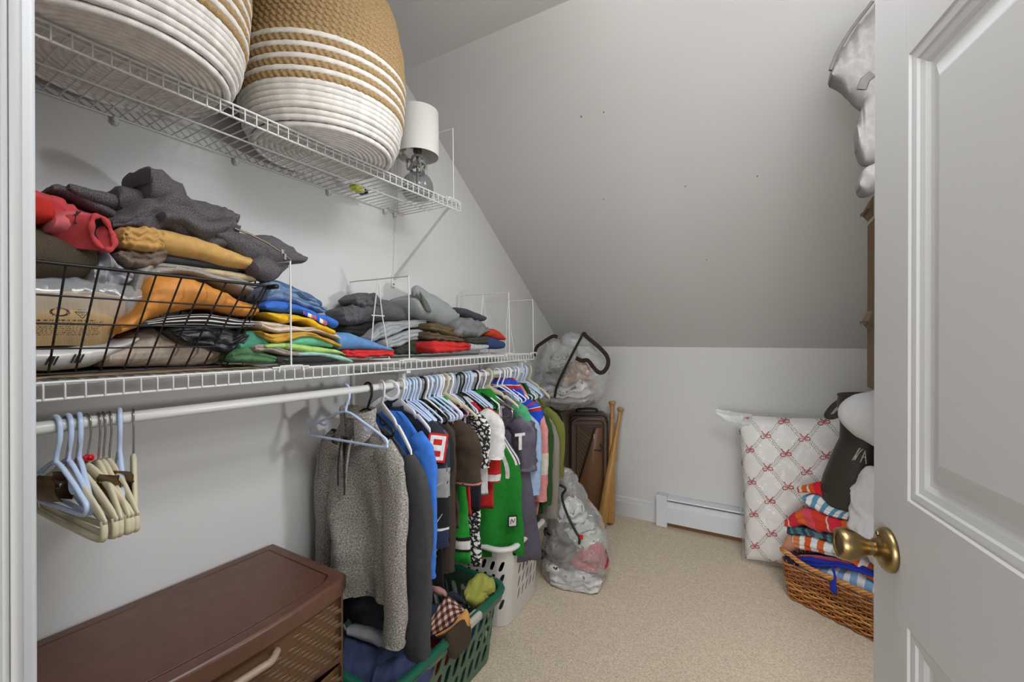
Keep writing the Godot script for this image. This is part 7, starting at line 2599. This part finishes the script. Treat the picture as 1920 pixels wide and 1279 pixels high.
func wicker() -> void:
	var cx := Vector3(cos(-WICK_TURN), 0, sin(-WICK_TURN))
	var back := Vector3(cx.z, 0, -cx.x)
	wick_at = Vector3(0.075, 0, -2.535) + cx * 0.245 + back * 0.145
	var o := thing("wicker_basket", "honey brown wicker basket stacked with beach towels behind the door", "basket", wick_at, WICK_TURN)
	var dirs := [mat("willow", Color(0.72, 0.48, 0.25), 0.42), mat("willow_dark", Color(0.58, 0.36, 0.17), 0.42), mat("willow_light", Color(0.80, 0.58, 0.33), 0.42)]
	var lx := 0.24
	var lz := 0.145
	var H := 0.185
	var ns := 44
	var rng := RandomNumberGenerator.new()
	rng.seed = 31
	for r in 15:
		var y := 0.008 + r * 0.0118
		var k := 1.0 + 0.10 * y / H
		var pts := PackedVector3Array()
		for j in ns * 5:
			var u := float(j) / (ns * 5)
			var q := rrect(u, lx * k, lz * k, 0.04)
			var w := 0.0055 * cos(u * ns * PI + (r % 2) * PI)
			var dy := 0.0022 * sin(u * ns * PI * 0.5 + r)
			pts.append(Vector3(q[0] + q[2] * w, y + dy, q[1] + q[3] * w))
		part("willow_strand", Sh.new().tube(pts, rng.randf_range(0.0044, 0.0056), 6, true), dirs[rng.randi() % 3], o)
	for j in ns:
		var u := (j + 0.0) / ns
		var a := rrect(u, lx, lz, 0.04)
		var b := rrect(u, lx * 1.1, lz * 1.1, 0.04)
		part("stake", Sh.new().tube(PackedVector3Array([Vector3(a[0], 0.004, a[1]), Vector3(b[0], H + 0.004, b[1])]), 0.0036, 6), dirs[1], o)
	for s in 3:
		var pts := PackedVector3Array()
		for j in 240:
			var u := j / 240.0
			var q := rrect(u, lx * 1.11, lz * 1.12, 0.045)
			var a := u * TAU * 26.0 + TAU * s / 3.0
			# a dip at the near corner where the handle gap is
			pts.append(Vector3(q[0] + q[2] * cos(a) * 0.007, H + 0.012 + sin(a) * 0.007 + 0.03 * exp(-pow((q[0] + lx) / 0.07, 2.0)), q[1] + q[3] * cos(a) * 0.007))
		part("rim_braid", Sh.new().tube(pts, 0.0062, 6, true), dirs[[0, 2, 0][s]], o)
	part("woven_floor", Sh.new().rbox(Vector3(0, 0.007, 0), Vector3(lx * 1.9, 0.01, lz * 1.9), 0.004, 1), dirs[1], o)


func towel(label: String, top: Array, bot: Array, off: float, m: Material, layers: int, sd: int, crease := 0.005, depth := 0.2) -> Node3D:
	var back := Vector3(sin(-WICK_TURN), 0, -cos(WICK_TURN))
	var n := -back
	var p0 := Vector3(0.075, 0, -2.535) - back * (off - 0.012)
	var c := onplane((top[0][0] + top[-1][0]) * 0.5, (bot[0][1] + bot[-1][1]) * 0.5, p0, n)
	var o := thing("beach_towel", label, "towel", c, 0.0, "")
	part("cloth", strip(top, bot, p0, n, depth, layers, sd, crease, 0.04, 50).moved(Transform3D(Basis.IDENTITY, -c)), m, o)
	return o


func towels() -> void:
	var W := Color(0.88, 0.88, 0.89)
	var t1 := image_mat("towel_blue", bands([[W, 1.0], [Color(0.50, 0.66, 0.83), 1.0]], false, 64), 0.95, Vector2(1, 17))
	var o1 := towel("white towel with wide pale blue stripes, lowest on the wicker basket", [[1482, 1060], [1517, 1066], [1569, 1068], [1600, 1079], [1640, 1100], [1690, 1112]], [[1485, 1086], [1525, 1100], [1564, 1123], [1600, 1141], [1640, 1156], [1690, 1170]], 0.006, t1, 2, 111, 0.006)
	var p := Vector3.ZERO
	var back := Vector3(sin(-WICK_TURN), 0, -cos(WICK_TURN))
	var fp := Vector3(0.075, 0, -2.535) - back * 0.03
	var tp := PackedVector3Array()
	for w in [[1558, 1058], [1564, 1074], [1566, 1086], [1562, 1096], [1564, 1112]]: tp.append(onplane(w[0], w[1], fp, -back) - o1.position)
	part("ribbon_tie", Sh.new().tube(curve([tp[0], tp[1], tp[2], tp[3], tp[4]], 5), [0.006, 0.006, 0.006, 0.006, 0.006, 0.006, 0.005, 0.005, 0.005, 0.005, 0.005, 0.006, 0.008, 0.011, 0.012, 0.013, 0.013, 0.013, 0.013, 0.012, 0.010], 8, false, 0.3, -back), cloth("tie_blue", Color(0.09, 0.20, 0.70)), o1)
	towel("royal blue and red edged towel directly on the pale blue striped one", [[1490, 1045], [1525, 1047], [1574, 1055], [1610, 1062], [1680, 1090]], [[1491, 1060], [1517, 1067], [1574, 1066], [1612, 1076], [1680, 1104]], 0.012, image_mat("towel_royal", bands([[Color(0.10, 0.17, 0.60), 1.2], [Color(0.84, 0.28, 0.25), 1.0], [W, 0.7], [Color(0.12, 0.2, 0.66), 1.2]], true, 64), 0.95, Vector2(14, 1)), 2, 112, 0.004)
	towel("white towel with orange and tan blocks in the middle of the towel pile", [[1482, 1004], [1517, 1006], [1548, 1017], [1584, 1032], [1636, 1066], [1690, 1085]], [[1484, 1032], [1517, 1038], [1548, 1046], [1584, 1056], [1634, 1092], [1690, 1110]], 0.0, image_mat("towel_blocks", bands([[Color(0.80, 0.34, 0.15), 1.0], [W, 1.0], [Color(0.82, 0.40, 0.2), 1.0], [W, 1.2], [Color(0.74, 0.72, 0.68), 1.0], [Color(0.78, 0.5, 0.28), 1.0], [W, 0.8]], false, 128), 0.95, Vector2(1, 5.0)), 3, 113, 0.004)
	towel("teal and navy patterned towel under the red and pink one", [[1473, 988], [1517, 993], [1556, 1001], [1580, 1009]], [[1476, 1004], [1525, 1010], [1556, 1020], [1580, 1026]], 0.004, image_mat("towel_teal", bands([[Color(0.22, 0.33, 0.36), 1.0], [Color(0.30, 0.48, 0.55), 1.4], [Color(0.16, 0.24, 0.32), 0.8], [Color(0.36, 0.5, 0.5), 0.6]], false, 64), 0.95, Vector2(1, 12)), 2, 114, 0.005)
	towel("red, pink and orange beach towel bulging at the middle of the towel pile", [[1469, 975], [1490, 957], [1525, 958], [1564, 974], [1602, 980], [1640, 985]], [[1471, 990], [1507, 990], [1538, 1001], [1574, 1000], [1602, 993], [1640, 995]], 0.014, image_mat("towel_red", bands([[Color(0.80, 0.16, 0.22), 1.0], [Color(0.84, 0.38, 0.16), 1.2], [Color(0.84, 0.30, 0.36), 1.3], [Color(0.80, 0.22, 0.14), 1.8], [Color(0.78, 0.78, 0.74), 0.25], [Color(0.80, 0.16, 0.22), 0.8]], false, 128), 0.95, Vector2(1, 5.2)), 2, 115, 0.006)
	towel("white towel with teal stripes near the top of the towel pile", [[1503, 930], [1530, 931], [1569, 955], [1610, 966], [1650, 972]], [[1506, 944], [1522, 960], [1556, 971], [1608, 982], [1650, 986]], 0.002, image_mat("towel_stripe", bands([[W, 1.1], [Color(0.36, 0.58, 0.68), 0.9]], false, 64), 0.95, Vector2(1, 26)), 2, 116, 0.004)
	towel("orange and red printed towel directly under the dark bag", [[1494, 914], [1517, 908], [1540, 911], [1585, 944], [1640, 955]], [[1496, 926], [1527, 930], [1564, 948], [1598, 960], [1640, 966]], -0.01, image_mat("towel_orange", bands([[Color(0.84, 0.80, 0.74), 0.5], [Color(0.82, 0.36, 0.14), 1.0], [Color(0.85, 0.82, 0.76), 0.4], [Color(0.80, 0.30, 0.12), 0.9], [Color(0.80, 0.10, 0.16), 2.0]], false, 64), 0.95, Vector2(1, 7)), 2, 117, 0.004)
	var dp := thing("purple_cloth", "dark purple and peach cloth tucked in the left corner of the wicker basket", "cloth", onplane(1478, 1040, fp + back * 0.03, -back))
	part("cloth", strip([[1468, 1010], [1474, 1004], [1480, 1010]], [[1470, 1038], [1476, 1042], [1482, 1034]], fp + back * 0.03, -back, 0.06, 1, 118, 0.004, 0.03).moved(Transform3D(Basis.IDENTITY, -dp.position)), cloth("peach", Color(0.78, 0.53, 0.44)), dp)
	part("cloth", strip([[1468, 1042], [1476, 1036], [1486, 1046]], [[1470, 1064], [1478, 1068], [1486, 1062]], fp + back * 0.02, -back, 0.06, 1, 119, 0.004, 0.03).moved(Transform3D(Basis.IDENTITY, -dp.position)), cloth("dark_purple", Color(0.17, 0.12, 0.26)), dp)


func on_towels() -> void:
	var back := Vector3(sin(-WICK_TURN), 0, -cos(WICK_TURN))
	var n := -back
	var p0 := Vector3(0.075, 0, -2.535) + back * 0.10
	var leather := mat("bag_leather", Color(0.215, 0.195, 0.165), 0.5)
	leather.normal_enabled = true
	leather.uv1_triplanar = true
	leather.uv1_scale = Vector3.ONE * 9.0
	leather.normal_texture = noise_tex("leather_grain", 0.12, 0, 1, 3, 256, true, 3.0)
	leather.normal_scale = 0.4
	var o := thing("drawstring_bag", "dark olive leather bag with white NA stitching and open collar, on the towels", "bag", onplane(1590, 955, p0, n))
	var prof := [[735, 1576, 1650, 0.075], [750, 1573, 1652, 0.078], [772, 1577, 1652, 0.07], [795, 1578, 1655, 0.066], [815, 1577, 1655, 0.07], [830, 1570, 1655, 0.08], [855, 1560, 1653, 0.09], [885, 1548, 1650, 0.095], [908, 1542, 1646, 0.095], [924, 1543, 1642, 0.092], [940, 1553, 1636, 0.08], [950, 1566, 1630, 0.06], [954, 1585, 1618, 0.02]]
	var rows := []
	var side := Vector3(cos(-WICK_TURN), 0, sin(-WICK_TURN))
	var mk := func(y: float, l: float, r: float, dp: float, k: float) -> PackedVector3Array:
		var A := onplane(l, y + (l - 1576) * 0.10 + 4.0, p0, n)
		var B := onplane(r, y + 14.0 * (r - l) / 80.0 * (0.4 if y < 800 else 1.0), p0, n)
		var c := (A + B) * 0.5
		var h := (B - A) * 0.5 * k
		var row := PackedVector3Array()
		for j in 36:
			var a := TAU * j / 36
			row.append(c + h * (signf(cos(a)) * pow(absf(cos(a)), 0.8)) + n * (dp * k * sin(a)) - o.position)
		return row
	for k in range(5, -1, -1):
		rows.append(mk.call(735 + k * 9.0, 1578, 1648, 0.068, 0.93 if k > 0 else 0.97))
	for q in prof:
		rows.append(mk.call(q[0], q[1], q[2], q[3], 1.0))
	part("body", Sh.new().grid(rows, true), leather, o)
	var lin := []
	for k in 6: lin.append(mk.call(737 + k * 9.0, 1578, 1648, 0.067, 0.90 if k < 5 else 0.05))
	var mesh := image_mat("mesh_lining", mesh_image(), 0.9, Vector2(30, 30))
	part("mesh_lining", Sh.new().grid(lin, true), mesh, o)
	var rim: PackedVector3Array = mk.call(735, 1576, 1650, 0.073, 0.99)
	part("rim_binding", Sh.new().tube(rim, 0.007, 8, true), leather, o)
	var lp := []
	for w in [[1576, 752], [1562, 762], [1550, 778], [1554, 782], [1566, 780], [1577, 770]]: lp.append(onplane(w[0], w[1], p0, n) - o.position)
	part("carry_loop", Sh.new().tube(curve(lp, 5), 0.012, 8, false, 0.3, n), leather, o)
	var bp := []
	for w in [[1543, 918], [1560, 932], [1590, 940], [1618, 946]]: bp.append(onplane(w[0], w[1] + 4, p0 + n * 0.085, n) - o.position)
	part("base_seam", Sh.new().tube(curve(bp, 5), 0.004, 8), leather, o)
	var thread := cloth("white_thread", Color(0.86, 0.83, 0.78))
	for s in [[[1598, 863], [1603, 855], [1609, 846], [1613, 840]], [[1602, 863], [1606, 850], [1611, 841]], [[1603, 862], [1610, 850], [1618, 842]], [[1613, 867], [1617, 858], [1621, 848]], [[1622, 845], [1623, 858], [1624, 870]], [[1616, 857], [1624, 858]]]:
		var pp := PackedVector3Array()
		for w in s: pp.append(onplane(w[0], w[1], p0 + n * 0.089, n) - o.position)
		part("stitched_letter", Sh.new().tube(pp, 0.0019, 6), thread, o)
	# white pillow leaning on the bag, white crumpled sheet below it
	var w := mat("pillow_white", Color(0.86, 0.86, 0.87), 0.9)
	var pl := thing("white_pillow", "plump white pillow resting on the dark bag behind the door edge", "pillow", onplane(1640, 800, p0 + n * 0.15, n))
	add_lump(pl, "pillow", [[onplane(1606, 776, p0 + n * 0.13, n), onplane(1680, 790, p0 + n * 0.13, n), 0.062, 0.095], [onplane(1625, 800, p0 + n * 0.13, n), onplane(1690, 825, p0 + n * 0.13, n), 0.055, 0.07], [onplane(1620, 760, p0 + n * 0.13, n), onplane(1690, 755, p0 + n * 0.13, n), 0.045, 0.07]], w, 0.009, 55.0, 0.0025, 5.0, 71)
	var sp := []
	for q in [[1596, 778], [1608, 790], [1625, 802], [1645, 812]]: sp.append(onplane(q[0], q[1], p0 + n * 0.235, n) - pl.position)
	var cs := thing("white_sheet", "crumpled white sheet hanging down behind the door edge by the knob", "sheet", onplane(1630, 1000, p0 + n * 0.1, n))
	add_lump(cs, "sheet", [[onplane(1632, 890, p0 + n * 0.12, n), onplane(1625, 930, p0 + n * 0.12, n), 0.03, 0.04], [onplane(1625, 935, p0 + n * 0.12, n), onplane(1612, 985, p0 + n * 0.12, n), 0.045, 0.035], [onplane(1650, 930, p0 + n * 0.1, n), onplane(1650, 1000, p0 + n * 0.1, n), 0.07, 0.075], [onplane(1612, 985, p0 + n * 0.12, n), onplane(1640, 1010, p0 + n * 0.11, n), 0.03, 0.05], [onplane(1700, 850, p0 + n * 0.1, n), onplane(1685, 950, p0 + n * 0.08, n), 0.06, 0.08], [onplane(1685, 950, p0 + n * 0.08, n), onplane(1680, 1040, p0 + n * 0.06, n), 0.08, 0.09]], w, 0.009, 70.0, 0.012, 7.0, 72)


func mesh_image() -> Image:
	var im := Image.create(32, 32, false, Image.FORMAT_RGB8)
	for x in 32:
		for y in 32:
			var a := absf(fmod(x + y, 8.0) - 4.0) < 1.4 or absf(fmod(x - y + 64, 8.0) - 4.0) < 1.4
			im.set_pixel(x, y, Color(0.62, 0.57, 0.5) if a else Color(0.17, 0.15, 0.13))
	return im


func hanging() -> void:
	var rod := thing("closet_rod", "short white hanging rod on the right side behind the door", "closet rod", Vector3(0.56, 1.70, 0))
	part("rod", Sh.new().tube(PackedVector3Array([Vector3(0, 0, -1.45), Vector3(0, 0, -2.30)]), 0.0125, 16), mat("rod_white", Color.WHITE), rod)
	for z in [-1.47, -2.28]:
		part("bracket", Sh.new().rbox(Vector3(0.12, 0, z), Vector3(0.24, 0.025, 0.02), 0.004, 1), wire_mat(), rod)
	var canvas := cloth("canvas_brown", Color(0.45, 0.35, 0.24))
	var canvas2 := cloth("canvas_tan", Color(0.50, 0.42, 0.32))
	var x0 := onz(1626, 500, -2.0).x
	var o := thing("hanging_organizer", "brown canvas hanging shelf organizer whose edge shows beside the door", "organizer", Vector3(x0 + 0.16, 1.10, -1.86))
	var H := 0.585
	for s in [-1.0, 1.0]:
		part("side_panel", Sh.new().rbox(Vector3(s * 0.155, H * 0.5, 0), Vector3(0.008, H, 0.29), 0.003, 1), canvas, o)
	part("back_panel", Sh.new().rbox(Vector3(0, H * 0.5, -0.142), Vector3(0.31, H, 0.006), 0.002, 1), canvas, o)
	for k in 4:
		part("shelf", Sh.new().rbox(Vector3(0, 0.006 + k * (H - 0.012) / 3.0, 0), Vector3(0.318, 0.012, 0.29), 0.004, 1), canvas2, o)
	for y in [onz(1620, 400, -2.0).y - 1.10, onz(1620, 602, -2.0).y - 1.10]:
		var fl := []
		for k in 7:
			var u := k / 6.0
			fl.append(PackedVector3Array([Vector3(-0.157 - 0.022 * u, y - 0.012 + 0.05 * (1 - u), -0.148), Vector3(-0.157 - 0.022 * u, y - 0.030 + 0.03 * u, -0.150), Vector3(-0.157 - 0.018 * u, y - 0.034 + 0.03 * u, -0.05), Vector3(-0.157 - 0.018 * u, y - 0.012 + 0.05 * (1 - u), -0.05)]))
		part("flap", Sh.new().grid(fl, true), canvas2, o)
	for s in [-1.0, 1.0]:
		part("hook_strap", Sh.new().tube(curve([Vector3(0.56 - o.position.x, H, s * 0.1), Vector3(0.56 - o.position.x, H + 0.01, s * 0.1), Vector3(0.56 - o.position.x, H + 0.04, s * 0.1)], 3), 0.008, 6), canvas, o)
	# grey canvas jacket heaped on the shelf over it
	var sh := thing("wire_shelf", "short white wire shelf on the right side under the grey jacket", "shelf", Vector3(0.5, 1.735, 0))
	for x in [0.0, 0.14, 0.29]:
		part("rail", Sh.new().tube(PackedVector3Array([Vector3(x, 0, -1.45), Vector3(x, 0, -2.28)]), 0.003, 8), wire_mat(), sh)
	for k in 30:
		part("wire", Sh.new().tube(PackedVector3Array([Vector3(-0.004, 0.003, -1.46 - k * 0.0278), Vector3(0.295, 0.003, -1.46 - k * 0.0278)]), 0.0017, 5), wire_mat(), sh)
	var gm := cloth("grey_canvas", Color(0.55, 0.54, 0.53), 0.0, 0.85)
	var p0 := Vector3(0, 0, -1.55)
	var n := Vector3(0, 0, 1)
	var j := thing("grey_jacket", "light grey canvas jacket bulging over the right shelf above the door edge", "jacket", onz(1620, 300, -1.55))
	for q in [[[[1557, 134], [1572, 98], [1600, 52], [1636, 4], [1690, -20], [1800, 60], [1900, 120]], [[1560, 142], [1585, 158], [1612, 190], [1640, 205], [1700, 215], [1800, 230], [1900, 240]], 0, 0.010], [[[1609, 232], [1616, 205], [1636, 165], [1700, 190], [1900, 200]], [[1611, 274], [1622, 300], [1640, 304], [1700, 300], [1900, 288]], 1, 0.008], [[[1612, 338], [1620, 316], [1636, 300], [1690, 280], [1800, 260]], [[1613, 350], [1620, 360], [1640, 358], [1690, 330], [1800, 290]], 2, 0.006]]:
		part("cloth", strip(q[0], q[1], p0 + n * 0.012 * q[2], n, 0.07, 1, 131 + q[2], q[3] * 1.6, 0.035).moved(Transform3D(Basis.IDENTITY, -j.position)), gm, j)
	part("folded_half", folded(Vector3(0.40, 0.17, 0.26), 3, 140, 1.6), gm, j, Transform3D(Basis.IDENTITY, Vector3(0.60, 1.741, -1.70) - j.position))
	var sm := PackedVector3Array()
	for w in [[1557, 132], [1571, 97], [1599, 51], [1636, 3]]: sm.append(onz(w[0], w[1], -1.535) - j.position)
	part("hem_binding", Sh.new().tube(curve([sm[0], sm[1], sm[2], sm[3]], 5), 0.005, 8), cloth("grey_binding", Color(0.42, 0.40, 0.38)), j)
	var tb := PackedVector3Array()
	for w in [[1615, 168], [1622, 150], [1636, 138]]: tb.append(onz(w[0], w[1], -1.505) - j.position)
	part("strap_tab", Sh.new().tube(tb, 0.012, 8, false, 0.3, n), cloth("grey_binding", Color.WHITE), j)


func slope_marks() -> void:
	var m := mat("nail_head", Color(0.52, 0.51, 0.49), 0.6)
	var s := Sh.new()
	var a := Vector3(0, 2.44, -1.384)
	var nn := Vector3(0, -0.8169, 0.5768)
	for q in [[1132, 210], [1090, 218], [1132, 373], [1285, 349], [1325, 487], [1110, 568], [1104, 604], [1420, 330]]:
		var d := ray(q[0], q[1])
		var p := cam.position + d * ((a - cam.position).dot(nn) / d.dot(nn))
		s.tube(PackedVector3Array([p - nn * 0.001, p + nn * 0.0012]), 0.0035, 8)
	var o := part("nail_marks", s, m, get_node("ceiling_slope"))


func floor_things() -> void:
	drawer_unit()
	laundry()
	corner()
	right_side()
	slope_marks()


func _things() -> void:
	upper_shelf_things()
	lower_shelf_things()
	empty_hangers()
	rack()
	floor_things()
